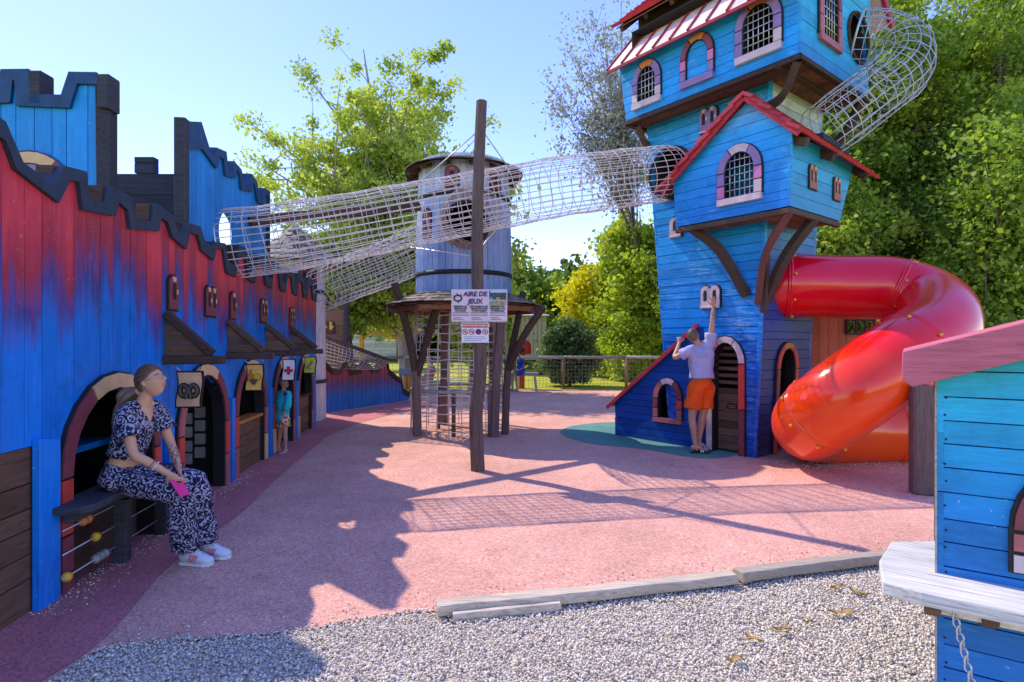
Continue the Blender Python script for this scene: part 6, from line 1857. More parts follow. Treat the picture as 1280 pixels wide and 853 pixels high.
def hand(mb, wrist, d, n, mat, s=1.0, curl=0.5, thumb=1, spread=0.12):
    """palm, four unequal bent fingers and a thumb; d = direction of the hand, n = back of the hand normal"""
    d = d.normalized(); n = (n - d * n.dot(d)).normalized(); x = d.cross(n).normalized()
    L = 0.085 * s
    mb.tube([wrist - d * 0.02 * s, wrist + d * 0.02 * s, wrist + d * L * 0.6, wrist + d * L], [0.023 * s, 0.028 * s, 0.038 * s, 0.036 * s], mat, 10, side=x, rad2=[0.018 * s, 0.017 * s, 0.015 * s, 0.011 * s])
    for k, ln in enumerate((0.066, 0.076, 0.072, 0.056)):
        o = (k - 1.5) * 0.0185 * s
        b = wrist + d * (L - 0.012 * s) + x * o
        dd = (d + x * (k - 1.5) * spread).normalized()
        P = [b]
        a = 0.0
        for q, fr in enumerate((0.22, 0.38, 0.30, 0.22)):
            a += curl * (0.5, 0.9, 0.8, 0.5)[q]
            P.append(P[-1] + (dd * math.cos(a) - n * math.sin(a)) * ln * fr * s)
        mb.tube(P, [0.0092 * s, 0.0092 * s, 0.0085 * s, 0.008 * s, 0.006 * s], mat, 7)
    t0 = wrist + d * 0.022 * s + x * 0.026 * s * thumb
    td = (d * 0.6 + x * thumb * 0.75 - n * 0.35 * (0.3 + curl)).normalized()
    t1 = t0 + td * 0.034 * s; t2 = t1 + (td * 0.7 + d * 0.5 - n * 0.25).normalized() * 0.03 * s; t3 = t2 + (d * 0.9 - n * 0.3 * curl).normalized() * 0.022 * s
    mb.tube([t0, t1, t2, t3], [0.0125 * s, 0.011 * s, 0.0095 * s, 0.007 * s], mat, 7)


def limb(mb, pts, rad, mat, n=12, side=None, rad2=None, per=5, end=True):
    """smooth tapering limb"""
    P = smooth_path(pts, per); m = len(P); k = len(pts)
    R = [float(np.interp(i / (m - 1) * (k - 1), range(k), rad)) for i in range(m)]
    R2 = None if rad2 is None else [float(np.interp(i / (m - 1) * (k - 1), range(k), rad2)) for i in range(m)]
    mb.tube(P, R, mat, n, side=side, rad2=R2)
    mb.ball(P[0], min(R[0], R2[0] if R2 else R[0]) * 0.98, mat, 10)
    if end: mb.ball(P[-1], min(R[-1], R2[-1] if R2 else R[-1]) * 0.98, mat, 10)


def body_mesh(mb, J, s, mat, handspec=None, female=True, slim=1.0):
    side = (J['shR'] - J['shL']).normalized()
    hs = (J['hipR'] - J['hipL']).normalized()
    k = s * slim
    pel, ch, nk = J['pelvis'], J['chest'], J['neck']
    waist = pel.lerp(ch, 0.45)
    sw = (J['shR'] - J['shL']).length / 2
    P = smooth_path([pel - (ch - pel).normalized() * 0.07 * s, pel, waist, ch, ch.lerp(nk, 0.6), nk], 5); m = len(P)
    R = [0.13 * k, 0.155 * k, 0.122 * k, sw * 0.92, sw * 0.86, 0.06 * k]; R2 = [0.09 * k, 0.112 * k, 0.092 * k, 0.108 * k, 0.085 * k, 0.055 * k]
    xs = [i / (m - 1) * 5 for i in range(m)]
    mb.tube(P, [float(np.interp(x, range(6), R)) for x in xs], mat, 18, side=side, rad2=[float(np.interp(x, range(6), R2)) for x in xs])
    limb(mb, [nk - (nk - ch).normalized() * 0.04 * s, nk.lerp(J['head'], 0.4), J['head'] - (J['head'] - nk) * 0.15], [0.062 * k, 0.05 * k, 0.052 * k], mat)
    for q in 'LR':
        limb(mb, [J['sh' + q], J['sh' + q].lerp(J['el' + q], 0.5), J['el' + q], J['el' + q].lerp(J['wr' + q], 0.4), J['wr' + q]], [0.052 * k, 0.046 * k, 0.038 * k, 0.038 * k, 0.024 * k], mat)
        limb(mb, [nk.lerp(J['sh' + q], 0.35), J['sh' + q]], [0.05 * k, 0.052 * k], mat)
        limb(mb, [J['hip' + q], J['hip' + q].lerp(J['kn' + q], 0.5), J['kn' + q], J['kn' + q].lerp(J['an' + q], 0.35), J['an' + q]], [0.092 * k, 0.078 * k, 0.056 * k, 0.056 * k, 0.034 * k], mat)
        a, t = J['an' + q], J['to' + q]
        d = (t - a); dh = Vec((d.x, d.y, 0)).normalized()
        heel = a - dh * 0.035 * s + V(0, 0, -0.045 * s)
        limb(mb, [heel, a.lerp(t, 0.45) + V(0, 0, 0.0), t], [0.032 * s, 0.040 * s, 0.036 * s], mat, side=dh.cross(V(0, 0, 1)), rad2=[0.032 * s, 0.030 * s, 0.015 * s])
        limb(mb, [a, heel.lerp(t, 0.35)], [0.034 * k, 0.034 * s], mat)
    return side


def shirt_mesh(mb, J, s, mat, hem=0.0, sleeve=0.55, loose=0.02, sl_flare=0.02, slim=1.0, open_neck=False):
    side = (J['shR'] - J['shL']).normalized(); sw = (J['shR'] - J['shL']).length / 2
    k = s * slim
    pel, ch, nk = J['pelvis'], J['chest'], J['neck']
    up = (ch - pel)
    a = pel + up * hem
    P = smooth_path([a, pel.lerp(ch, max(hem + 0.15, 0.45)), ch, ch.lerp(nk, 0.55), ch.lerp(nk, 0.88)], 5); m = len(P)
    R = [0.165 * k + loose, 0.15 * k + loose, sw * 0.95 + loose, sw * 0.92 + loose * 0.6, 0.085 * k]; R2 = [0.122 * k + loose, 0.115 * k + loose, 0.118 * k + loose, 0.095 * k + loose * 0.6, 0.068 * k]
    xs = [i / (m - 1) * 4 for i in range(m)]
    mb.tube(P, [float(np.interp(x, range(5), R)) for x in xs], mat, 20, side=side, rad2=[float(np.interp(x, range(5), R2)) for x in xs])
    for q in 'LR':
        e = J['sh' + q].lerp(J['el' + q], sleeve) if sleeve <= 1 else J['el' + q].lerp(J['wr' + q], sleeve - 1)
        pts = [nk.lerp(J['sh' + q], 0.5), J['sh' + q], J['sh' + q].lerp(e, 0.5) if sleeve <= 1 else J['el' + q], e]
        limb(mb, pts, [0.06 * k, 0.062 * k + loose * .5, 0.058 * k + loose * 0.7 + sl_flare * 0.5, 0.052 * k + loose * .7 + sl_flare], mat, end=False)


def trousers_mesh(mb, J, s, mat, length=1.0, loose=0.02, flare=0.0, top=0.25, slim=1.0):
    hs = (J['hipR'] - J['hipL']).normalized(); k = s * slim
    pel, ch = J['pelvis'], J['chest']; u = (ch - pel)
    P = [pel - u.normalized() * 0.08 * s, pel, pel + u * top]
    mb.tube(smooth_path(P, 4), [0.165 * k + loose * 0.7] * 5 + [0.15 * k + loose * 0.4] * 4, mat, 18, side=hs, rad2=[0.12 * k + loose * .7] * 5 + [0.112 * k + loose * .4] * 4)
    for q in 'LR':
        h, kn, an = J['hip' + q], J['kn' + q], J['an' + q]
        if length <= 1: pts = [h, h.lerp(kn, length * 0.5), h.lerp(kn, length)]; rad = [0.10 * k + loose, 0.095 * k + loose, 0.09 * k + loose + flare]
        else:
            e = kn.lerp(an, length - 1)
            pts = [h, h.lerp(kn, 0.5), kn, kn.lerp(e, 0.5), e]; rad = [0.10 * k + loose, 0.09 * k + loose, 0.07 * k + loose + flare * 0.4, 0.065 * k + loose + flare * 0.7, 0.06 * k + loose + flare]
        limb(mb, pts, rad, mat, n=16, end=False)


def m_skin(name, c, tattoo=None):
    n = NT(name, 0.5, 0.35)
    f = n.noise(18, 4)
    base = n.ramp(f, [(0.3, sc(c, 0.92)), (0.7, sc(c, 1.06))])
    if tattoo:
        P0_, P1_ = tattoo
        x = n.xyz()
        m = None
        for i in range(3):
            lo_, hi_ = min(P0_[i], P1_[i]), max(P0_[i], P1_[i])
            t = n.math('MULTIPLY', n.math('GREATER_THAN', x[i], lo_), n.math('LESS_THAN', x[i], hi_))
            m = t if m is None else n.math('MULTIPLY', m, t)
        ink = n.math('GREATER_THAN', n.noise(42, 5, 0.7), 0.53)
        base = n.mix(n.math('MULTIPLY', n.math('MULTIPLY', m, ink), 0.75), base, (0.05, 0.05, 0.07))
    n.col(base)
    n.b.inputs['Subsurface Weight'].default_value = 0.08
    n.b.inputs['Subsurface Radius'].default_value = (0.02, 0.008, 0.004)
    return n.m


def m_cloth(name, c, var=0.12, bump=0.4, scale=40):
    n = NT(name, 0.85, 0.15)
    f = n.noise(6, 5)
    n.col(n.ramp(f, [(0.3, sc(c, 1 - var)), (0.7, sc(c, 1 + var))]))
    n.bump(n.noise(scale, 4), bump, 0.004)
    return n.m


def m_print():
    """navy and pale lavender medallion print"""
    n = NT('medallion_print', 0.8, 0.15)
    w_ = n.noise(7, 4, 0.6)
    vec = n.new('ShaderNodeVectorMath', operation='ADD'); n.l.new(n.coord(), vec.inputs[0])
    sc_ = n.new('ShaderNodeVectorMath', operation='SCALE'); cb = n.new('ShaderNodeCombineXYZ')
    n.l.new(w_, cb.inputs[0]); n.l.new(w_, cb.inputs[2]); n.l.new(cb.outputs[0], sc_.inputs[0]); sc_.inputs['Scale'].default_value = 0.03
    n.l.new(sc_.outputs[0], vec.inputs[1])
    d = n.voronoi(14, vec=vec.outputs[0])
    rings = n.math('SINE', n.math('MULTIPLY', d, 24))
    e = n.voronoi(48, vec=vec.outputs[0])
    dots = n.math('LESS_THAN', e, 0.26)
    big = n.noise(30, 5, 0.65, dist=1.8)
    a = n.math('GREATER_THAN', n.math('ADD', n.math('MULTIPLY', rings, 0.085), big), 0.55)
    m = n.math('MAXIMUM', n.math('MULTIPLY', a, 0.9), n.math('MULTIPLY', n.math('MULTIPLY', dots, n.math('GREATER_THAN', d, 0.42)), 0.8))
    n.col(n.mix(m, (0.012, 0.013, 0.035), (0.44, 0.41, 0.56)))
    n.bump(n.noise(30, 4), 0.3, 0.004)
    return n.m


def hair_mat(name, c):
    n = NT(name, 0.45, 0.4)
    g = n.noise(3, 5, 0.6, n.mapping((70, 70, 6)), 0.6)
    n.col(n.ramp(g, [(0.3, sc(c, 0.45)), (0.6, c), (0.85, sc(c, 1.7))]))
    n.bump(g, 0.5, 0.003)
    return n.m


def hair_cap(mb, c, f, r, u, s, mat, low_back=-0.05, front=0.062, thick=0.010, temple=0.0):
    """shell over the skull: covers the top, the sides behind the temples and the back"""
    NLn, NPn = 36, 20
    P = []
    idx = {}
    for i in range(NPn + 1):
        th = PI * i / NPn * 0.80
        for j in range(NLn):
            ph = 2 * PI * j / NLn
            x, y, z = math.sin(th) * math.sin(ph), math.sin(th) * math.cos(ph), math.cos(th)
            # hairline height as a function of direction
            ang = abs((ph + PI) % (2 * PI) - PI)          # 0 = front, pi = back
            lim = np.interp(ang, [0, 0.7, 1.1, 1.5, 1.85, 2.2, PI], [front, front * 0.8, temple + 0.025, temple + 0.008, temple - 0.015, low_back * 0.85, low_back])
            zz = z * 0.112
            if zz < lim:
                zz = lim; k = math.sqrt(max(0.0, 1 - (lim / 0.112) ** 2)); kk = math.hypot(x, y) or 1; x, y = x / kk * k, y / kk * k
            p = [x * (0.074 + thick), y * (0.094 + thick), zz * (1 + thick / 0.112)]
            if y < 0 and zz < 0: p[1] *= 1 - 0.30 * (-zz / 0.112)
            if zz < 0: p[0] *= 1 - 0.12 * (-zz / 0.112)
            P.append(c + (r * p[0] + f * p[1] + u * p[2]) * s)
    # closed volume: top pole is row 0; close underneath through an inner point
    fc = []
    for i in range(NPn):
        for j in range(NLn):
            a = i * NLn + j; b = i * NLn + (j + 1) % NLn
            fc.append([a, b, b + NLn, a + NLn])
    P.append(c + u * 0.0)
    for j in range(NLn): fc.append([NPn * NLn + j, NPn * NLn + (j + 1) % NLn, len(P) - 1])
    mb.add(P, fc, mat, True)


def eyes(root, c, f, r, u, s, iris=(0.10, 0.05, 0.025), lips=(0.45, 0.14, 0.13), brow=(0.12, 0.07, 0.045)):
    ew = m_plain('eye_white', (0.75, 0.73, 0.70), 0.25, 0.5, var=0.02); im = m_plain('iris', iris, 0.25, 0.5); bm = m_plain('brow_hair', brow, 0.7)
    for sg in (1, -1):
        mb = MB(); e = c + (r * 0.030 * sg + f * 0.0765 + u * 0.006) * s
        mb.ball(e, 0.0105 * s, ew, 12); mb.ball(e + f * 0.0075 * s, 0.0052 * s, im, 10); mb.build('eye', root)
        mb = MB(); b = c + (r * 0.030 * sg + f * 0.088 + u * 0.026) * s
        mb.tube([b - r * 0.018 * sg * s - u * 0.002 * s + f * 0.004 * s, b + u * 0.003 * s, b + r * 0.019 * sg * s - u * 0.003 * s - f * 0.008 * s], [0.003 * s, 0.0035 * s, 0.002 * s], bm, 6); mb.build('eyebrow', root)
    mb = MB(); l = c + (f * 0.0985 + u * -0.060) * s; lm = m_plain('lip', lips, 0.4)
    mb.tube([l - r * 0.022 * s - f * 0.011 * s, l - r * 0.008 * s + u * 0.002 * s, l + r * 0.008 * s + u * 0.002 * s, l + r * 0.022 * s - f * 0.011 * s], [0.002 * s, 0.004 * s, 0.004 * s, 0.002 * s], lm, 8); mb.build('lips', root)

# ---------------------------------------------------------------- woman on the bench ledge
PRINT = m_print()
wj = dict(pelvis=V(-2.755, 4.0, 0.675), chest=V(-2.655, 4.01, 1.005), neck=V(-2.60, 4.01, 1.175), head=V(-2.535, 4.0, 1.315),
          shR=V(-2.625, 3.845, 1.105), shL=V(-2.605, 4.175, 1.10), elR=V(-2.525, 3.80, 0.845), elL=V(-2.515, 4.19, 0.85), wrR=V(-2.35, 3.885, 0.695), wrL=V(-2.365, 4.06, 0.655),
          hipR=V(-2.735, 3.91, 0.655), hipL=V(-2.735, 4.10, 0.655), knR=V(-2.325, 3.95, 0.535), knL=V(-2.29, 4.11, 0.575), anR=V(-2.33, 4.08, 0.10), anL=V(-2.27, 4.21, 0.10), toR=V(-2.19, 4.06, 0.03), toL=V(-2.10, 4.19, 0.03))
SKW = m_skin('skin_woman', (0.66, 0.34, 0.205), tattoo=((-2.56, 4.055, 0.62), (-2.34, 4.3, 0.86)))
woman = thing('person', 'young woman in a navy and lavender print outfit sitting on the bench ledge, long ponytail', 'person', (-2.4, 4.0, 0))
mb = MB(); s = 0.97
body_mesh(mb, wj, s, SKW, slim=0.84)
wf = V(0.94, -0.14, 0.36); wu = V(-0.34, 0, 0.94)
f, r, u = head_points(mb, wj['head'], wf, wu, SKW, s)
hand(mb, wj['wrR'], V(0.62, 0.18, -0.66), V(-0.2, -1, 0.25), SKW, 0.95, 0.42, thumb=1)
hand(mb, wj['wrL'], V(0.45, -0.05, -0.85), V(0.8, 0.5, 0.4), SKW, 0.95, 0.35, thumb=1)
remeshed(mb, 'body', SKW, 0.005, 2, woman)
eyes(woman, wj['head'], f, r, u, s)
HB = hair_mat('hair_ash_brown', (0.17, 0.09, 0.045))
mb = MB(); hair_cap(mb, wj['head'], f, r, u, s, HB, low_back=-0.055, front=0.070, thick=0.013, temple=0.01)
hair = remeshed(mb, 'hair', HB, 0.006, 3, woman, 0.003, 40)
# combed-back strands from the hairline to the ponytail
mb = MB(); hc = wj['head']
for k in range(90):
    a = random.uniform(-1.75, 1.75); el = random.uniform(0.72, 1.3) if abs(a) < 0.9 else (random.uniform(0.5, 1.1) if abs(a) < 1.3 else random.uniform(0.18, 0.9))
    d0 = (f * math.cos(a) * math.cos(el) + r * math.sin(a) * math.cos(el) + u * math.sin(el)).normalized()
    d1 = (-f + u * random.uniform(-0.38, -0.12) + r * random.uniform(-0.12, 0.12)).normalized()
    P = []
    for q in range(9):
        t = q / 8; d = (d0 * math.sin((1 - t) * 1.3) + d1 * math.sin(t * 1.3) + u * (0.22 * math.sin(t * PI) if el > 0.45 else 0.10 * math.sin(t * PI))).normalized()
        x_, y_, z_ = d.dot(r), d.dot(f), d.dot(u); rad = 1 / math.sqrt((x_ / 0.087) ** 2 + (y_ / 0.107) ** 2 + (z_ / 0.125) ** 2)
        P.append(hc + d * rad * s * random.uniform(0.985, 1.012))
    mb.tube(P, [0.003, 0.006, 0.0075, 0.008, 0.008, 0.008, 0.0075, 0.007, 0.006], HB, 5)
mb.build('strands', hair)
# ponytail: several locks
HB2 = hair_mat('hair_grey_brown', (0.24, 0.155, 0.095))
b0 = wj['head'] - f * 0.105 * s - u * 0.03
for k in range(16):
    o = V(random.uniform(-.018, .018), random.uniform(-.022, .022), random.uniform(-.015, .015)); e = V(random.uniform(-.035, .035), random.uniform(-.035, .035), random.uniform(-.07, .05))
    mb = MB() if k == 0 else mb
    mb.tube(smooth_path([b0 + o * 0.3, b0 - f * 0.06 + u * 0.012 + o, b0 - V(0.10, 0.02, 0.05) + o * 1.5, b0 - V(0.125, 0.03, 0.13) + e * .7, b0 - V(0.14, 0.03, 0.21) + e]), [float(np.interp(i / 32, [0, .3, .7, 1], [0.014, 0.025, 0.019, 0.003])) for i in range(33)], HB2, 7)
mb.build('ponytail', hair)
mb = MB(); q = b0 - f * 0.012
mb.tube([q + (r * math.cos(t * PI / 8) + u * math.sin(t * PI / 8)) * 0.026 + f * 0.006 * (t % 2) for t in range(16)], 0.012, m_cloth('scrunchie_pink', (0.55, 0.32, 0.30)), 8, closed=True); mb.build('scrunchie', hair)
# glasses
GM = m_plain('glasses_metal', (0.35, 0.33, 0.32), 0.3, 0.5, 0.9); gl = MB()
for sg in (1, -1):
    e = wj['head'] + (r * 0.031 * sg + f * 0.101 + u * 0.004) * s
    gl.tube([e + (r * math.cos(t * PI / 10) * 0.024 + u * math.sin(t * PI / 10) * 0.021) - f * 0.006 * math.cos(t * PI / 10) * sg for t in range(20)], 0.0014, GM, 5, closed=True)
    gl.tube([e + r * 0.024 * sg - f * .006, wj['head'] + (r * 0.078 * sg + f * 0.0 + u * 0.012) * s], 0.0014, GM, 5)
gl.tube([wj['head'] + (r * -0.008 + f * 0.106 + u * 0.006), wj['head'] + (r * 0.008 + f * 0.106 + u * 0.006)], 0.0014, GM, 5)
gl.build('glasses', woman)
mb = MB(); e = wj['head'] + (r * 0.078 - f * 0.004 - u * 0.034) * s
mb.tube([e + u * 0.009 * math.sin(t * PI / 6) + f * 0.009 * math.cos(t * PI / 6) for t in range(12)], 0.002, m_plain('gold', (0.6, 0.4, 0.12), 0.3, 0.5, 0.9), 5, closed=True); mb.build('earring', woman)
# top: wide sleeves, v neck, cropped
mb = MB(); shirt_mesh(mb, wj, s, PRINT, hem=0.36, sleeve=0.60, loose=0.008, sl_flare=0.036, slim=0.86)
bl = remeshed(mb, 'blouse', PRINT, 0.010, 4, woman, 0.010, 16)
bl.data.materials.append(SKW)
for p_ in bl.data.polygons:
    c = p_.center; zt_, zb_ = wj['neck'].z + 0.02, wj['chest'].z + 0.015
    if p_.normal.x > 0.15 and c.z > zb_ and abs(c.y - 4.0) < 0.085 * (c.z - zb_) / (zt_ - zb_) and c.x > -2.62: p_.material_index = 1
mb = MB(); nk = wj['neck']; ff = V(1, 0, 0)
cpt = wj['chest'].lerp(nk, 0.5) + V(0.118, -0.012, -0.015)
mb.prism([nk + V(0.052, -0.055, -0.002), nk + V(0.052, 0.045, -0.002), cpt + V(0.004, 0.0, -0.075)], V(0.02, 0, 0.012), SKW); mb.build('neckline', woman) if False else None
mb = MB(); trousers_mesh(mb, wj, s, PRINT, length=1.95, loose=0.008, flare=0.040, top=0.22, slim=0.88)
remeshed(mb, 'trousers', PRINT, 0.011, 4, woman, 0.012, 13)
# shoes
SHW = m_plain('shoe_white', (0.62, 0.66, 0.72), 0.5, var=0.05); SHP = m_plain('shoe_stripe_pink', (0.75, 0.22, 0.25), 0.5); SOLE = m_plain('shoe_sole', (0.7, 0.7, 0.68), 0.6)
def sneaker(a, t, parent):
    d = V(t.x - a.x, t.y - a.y, 0).normalized(); sx = d.cross(V(0, 0, 1))
    z0 = 0.0
    h = V(a.x, a.y, 0) - d * 0.055; L = 0.255
    mb = MB()
    mb.tube([h + d * x * L + V(0, 0, zz) for x, zz in ((0.0, 0.055), (0.08, 0.062), (0.3, 0.066), (0.5, 0.055), (0.75, 0.043), (0.93, 0.036), (1.0, 0.033))], [0.02, 0.034, 0.038, 0.042, 0.046, 0.036, 0.014], SHW, 14, side=sx, rad2=[0.035, 0.050, 0.056, 0.046, 0.032, 0.024, 0.012])
    mb.tube([h + d * 0.05 + V(0, 0, 0.07), h + d * 0.075 + V(0, 0, 0.13)], [0.036, 0.040], SHW, 12, side=sx, rad2=[0.05, 0.05])
    o = mb.build('shoe', parent)
    mb = MB(); pts = [(-0.005, 0.02), (0.10, 0.036), (0.3, 0.036), (0.55, 0.042), (0.8, 0.048), (0.95, 0.036), (1.01, 0.0)]
    poly = [h + d * x * L + sx * w_ + V(0, 0, 0.024) for x, w_ in pts] + [h + d * x * L - sx * w_ + V(0, 0, 0.024) for x, w_ in pts[-2::-1]]
    mb.prism(poly, V(0, 0, -0.022), SOLE); mb.build('sole', o)
    for sg in (1, -1):
        mb = MB()
        for k in range(3):
            q = h + d * (0.085 + 0.024 * k) + sx * sg * (0.0415 + 0.002 * k)
            mb.prism([q + V(0, 0, 0.03), q + d * 0.014 + V(0, 0, 0.03), q + d * 0.038 + V(0, 0, 0.078) - sx * sg * 0.006, q + d * 0.022 + V(0, 0, 0.082) - sx * sg * 0.006], sx * sg * 0.004, SHP)
        mb.build('stripes', o)
    mb = MB()
    for k in range(5): 
        q = h + d * (0.115 + 0.02 * k) + V(0, 0, 0.108 - 0.0105 * k); mb.tube([q - sx * 0.024, q + V(0, 0, 0.004), q + sx * 0.024], 0.004, SHW, 6)
    mb.build('laces', o)
sneaker(wj['anL'], wj['toL'], woman); sneaker(wj['anR'], wj['toR'], woman)
mb = MB(); e = wj['elR'].lerp(wj['wrR'], 0.62); dd = (wj['wrR'] - wj['elR']).normalized(); x = dd.orthogonal().normalized(); y = dd.cross(x)
mb.tube([e + (x * math.cos(t * PI / 10) + y * math.sin(t * PI / 10)) * 0.034 for t in range(20)], 0.004, m_plain('bracelet_white', (0.7, 0.7, 0.72), 0.4), 6, closed=True)
e2 = wj['elR'].lerp(wj['wrR'], 0.52)
mb.tube([e2 + (x * math.cos(t * PI / 10) + y * math.sin(t * PI / 10)) * 0.036 for t in range(20)], 0.002, BROWN, 5, closed=True)
mb.build('bracelet', woman)
ph = thing('phone', 'bright pink phone held in the hand of the seated woman', 'phone', (-2.29, 3.9, 0.6))
mb = MB(); pc_ = V(-2.268, 3.885, 0.60); pd = V(0.45, -0.1, -0.6).normalized(); pn = V(0.75, -0.45, 0.5); pn = (pn - pd * pn.dot(pd)).normalized(); px_ = pd.cross(pn)
PK = m_plain('phone_pink', (0.80, 0.03, 0.22), 0.35)
mb.box(pc_, (0.135, 0.07, 0.010), PK, F=(pd, px_, pn)); mb.build('case', ph, bevel=0.003)
mb = MB(); mb.box(pc_ - pd * 0.045 - px_ * 0.015 + pn * 0.006, (0.028, 0.028, 0.003), BLACK, F=(pd, px_, pn)); mb.build('camera_bump', ph)

# ---------------------------------------------------------------- man reaching up at the tower
Ym = 8.12
mj = dict(pelvis=at(877, 479, Ym), chest=at(876, 444, Ym + 0.03), neck=at(873, 431, Ym + 0.04), head=at(866.5, 420.5, Ym + 0.02),
          shL=at(859.5, 440, Ym - 0.06), shR=at(888, 430, Ym + 0.04), elL=at(843.5, 447, Ym + 0.05), wrL=at(849, 429, Ym + 0.22), elR=at(890.5, 404, Ym + 0.02), wrR=at(892, 383, Ym + 0.06),
          hipL=at(870, 485, Ym - 0.05), hipR=at(884, 485, Ym + 0.05), knL=at(865, 522, Ym - 0.02), knR=at(878, 521, Ym + 0.06), anL=at(869, 555, Ym - 0.02), anR=at(873.5, 553, Ym + 0.1), toL=at(881, 566, Ym - 0.04), toR=at(884, 562, Ym + 0.10))
for kx in ('toL', 'toR'): mj[kx].z = 0.03
mj['anL'].z = 0.13; mj['anR'].z = 0.15
SKM = m_skin('skin_man', (0.52, 0.27, 0.18), tattoo=(mj['elR'] + V(-.05, -.1, 0.0), mj['wrR'] + V(.05, .1, -0.02)))
man = thing('person', 'man in a lavender tee and orange shorts reaching up to the tower wall', 'person', gr(874, 563))
mb = MB(); s = 1.0
body_mesh(mb, mj, s, SKM, slim=0.95)
f, r, u = head_points(mb, mj['head'], V(0.50, 0.62, 0.55), V(-0.35, -0.35, 0.85), SKM, s, False)
hand(mb, mj['wrR'], V(0.0, 0.10, 1), V(0, -1, 0.1), SKM, 1.0, 0.15, thumb=-1, spread=0.2)
hand(mb, mj['wrL'], V(0.15, 0.35, 0.9), V(-0.3, -1, 0.3), SKM, 1.0, 0.75, thumb=1)
remeshed(mb, 'body', SKM, 0.008, 2, man)
HM = hair_mat('hair_short_brown', (0.17, 0.10, 0.055))
mb = MB(); hair_cap(mb, mj['head'], f, r, u, s, HM, low_back=-0.035, front=0.07, thick=0.007, temple=0.02); remeshed(mb, 'hair', HM, 0.007, 2, man, 0.003, 50)
eyes(man, mj['head'], f, r, u, s)
TEE = m_cloth('tee_lavender', (0.40, 0.38, 0.56)); SHO = m_cloth('shorts_orange', (0.80, 0.10, 0.01))
mb = MB(); shirt_mesh(mb, mj, s, TEE, hem=0.16, sleeve=0.5, loose=0.022, sl_flare=0.02); remeshed(mb, 'tee_shirt', TEE, 0.011, 3, man, 0.014, 11)
mb = MB(); trousers_mesh(mb, mj, s, SHO, length=0.68, loose=0.018, flare=0.03, top=0.12); remeshed(mb, 'shorts', SHO, 0.010, 3, man, 0.012, 14)
NAVY = m_plain('sandal_navy', (0.02, 0.02, 0.04), 0.5)
for q in 'LR':
    a, t = mj['an' + q], mj['to' + q]; d = V(t.x - a.x, t.y - a.y, 0).normalized(); sx = d.cross(V(0, 0, 1)); h = V(a.x, a.y, 0) - d * 0.07
    mb = MB(); pts = [(0, 0.02), (0.1, 0.036), (0.4, 0.034), (0.7, 0.046), (0.92, 0.036), (1, 0.0)]
    mb.prism([h + d * x * 0.27 + sx * w_ + V(0, 0, 0.022) for x, w_ in pts] + [h + d * x * 0.27 - sx * w_ + V(0, 0, 0.022) for x, w_ in pts[-2::-1]], V(0, 0, -0.018), NAVY)
    o = mb.build('sandal', man)
    mb = MB()
    for k in range(5):
        c = h + d * (0.13 + 0.014 * k)
        mb.tube([c + sx * 0.048 * math.cos(t_ * PI / 8) + V(0, 0, 0.02 + 0.045 * math.sin(t_ * PI / 8)) for t_ in range(9)], 0.0075, NAVY if k % 2 == 0 else SIGNW, 6)
    mb.build('sandal_strap', o)

# ---------------------------------------------------------------- small figures
def small_person(label, J, s, skin, hairc, shirt, short, face, up, shirt_kw, short_kw, shoe, voxel=0.012, hair_long=False):
    root = thing('person', label, 'person', V(J['anL'].x, J['anL'].y, 0))
    mb = MB(); sk = m_skin('skin', skin)
    body_mesh(mb, J, s, sk, slim=0.88)
    f, r, u = head_points(mb, J['head'], face, up, sk, s * 1.04)
    for q, th in (('R', 1), ('L', -1)):
        hand(mb, J['wr' + q], J['wr' + q] - J['el' + q], V(0.2, -1, 0.3), sk, s, 0.5, thumb=th)
    remeshed(mb, 'body', sk, voxel * 0.7, 2, root)
    hm = hair_mat('hair', hairc)
    mb = MB(); hair_cap(mb, J['head'], f, r, u, s * 1.04, hm, low_back=-0.09 if hair_long else -0.03, front=0.065, thick=0.012, temple=-0.01 if hair_long else 0.02)
    if hair_long:
        for k in range(7):
            a = PI * (0.62 + 0.76 * k / 6); d = f * math.cos(a) + r * math.sin(a)
            mb.tube([J['head'] + d * 0.075 * s + u * 0.02, J['head'] + d * 0.088 * s - u * 0.07 * s, J['head'] + d * 0.08 * s - u * 0.15 * s], [0.03 * s, 0.03 * s, 0.012 * s], hm, 7)
    remeshed(mb, 'hair', hm, 0.008, 2, root, 0.004, 40)
    eyes(root, J['head'], f, r, u, s * 1.04)
    mb = MB(); shirt_mesh(mb, J, s, shirt, slim=0.9, **shirt_kw); remeshed(mb, 'jacket' if 'hood' in label else 'shirt', shirt, voxel, 3, root, 0.008, 16)
    mb = MB(); trousers_mesh(mb, J, s, short, slim=0.9, **short_kw); remeshed(mb, 'shorts', short, voxel, 3, root, 0.008, 16)
    for q in 'LR':
        a, t = J['an' + q], J['to' + q]; d = V(t.x - a.x, t.y - a.y, 0).normalized(); sx = d.cross(V(0, 0, 1)); z = t.z - 0.03 * s
        h = V(a.x, a.y, z) - d * 0.06 * s; L = 0.25 * s; mb = MB()
        mb.tube([h + V(0, 0, 0.03 * s), h + d * L * 0.3 + V(0, 0, 0.035 * s), h + d * L * 0.7 + V(0, 0, 0.03 * s), h + d * L + V(0, 0, 0.02 * s)], [0.03 * s, 0.038 * s, 0.044 * s, 0.02 * s], shoe, 10, side=sx, rad2=[0.03 * s, 0.032 * s, 0.026 * s, 0.016 * s]); mb.build('shoe', root)
    return root, f, r, u
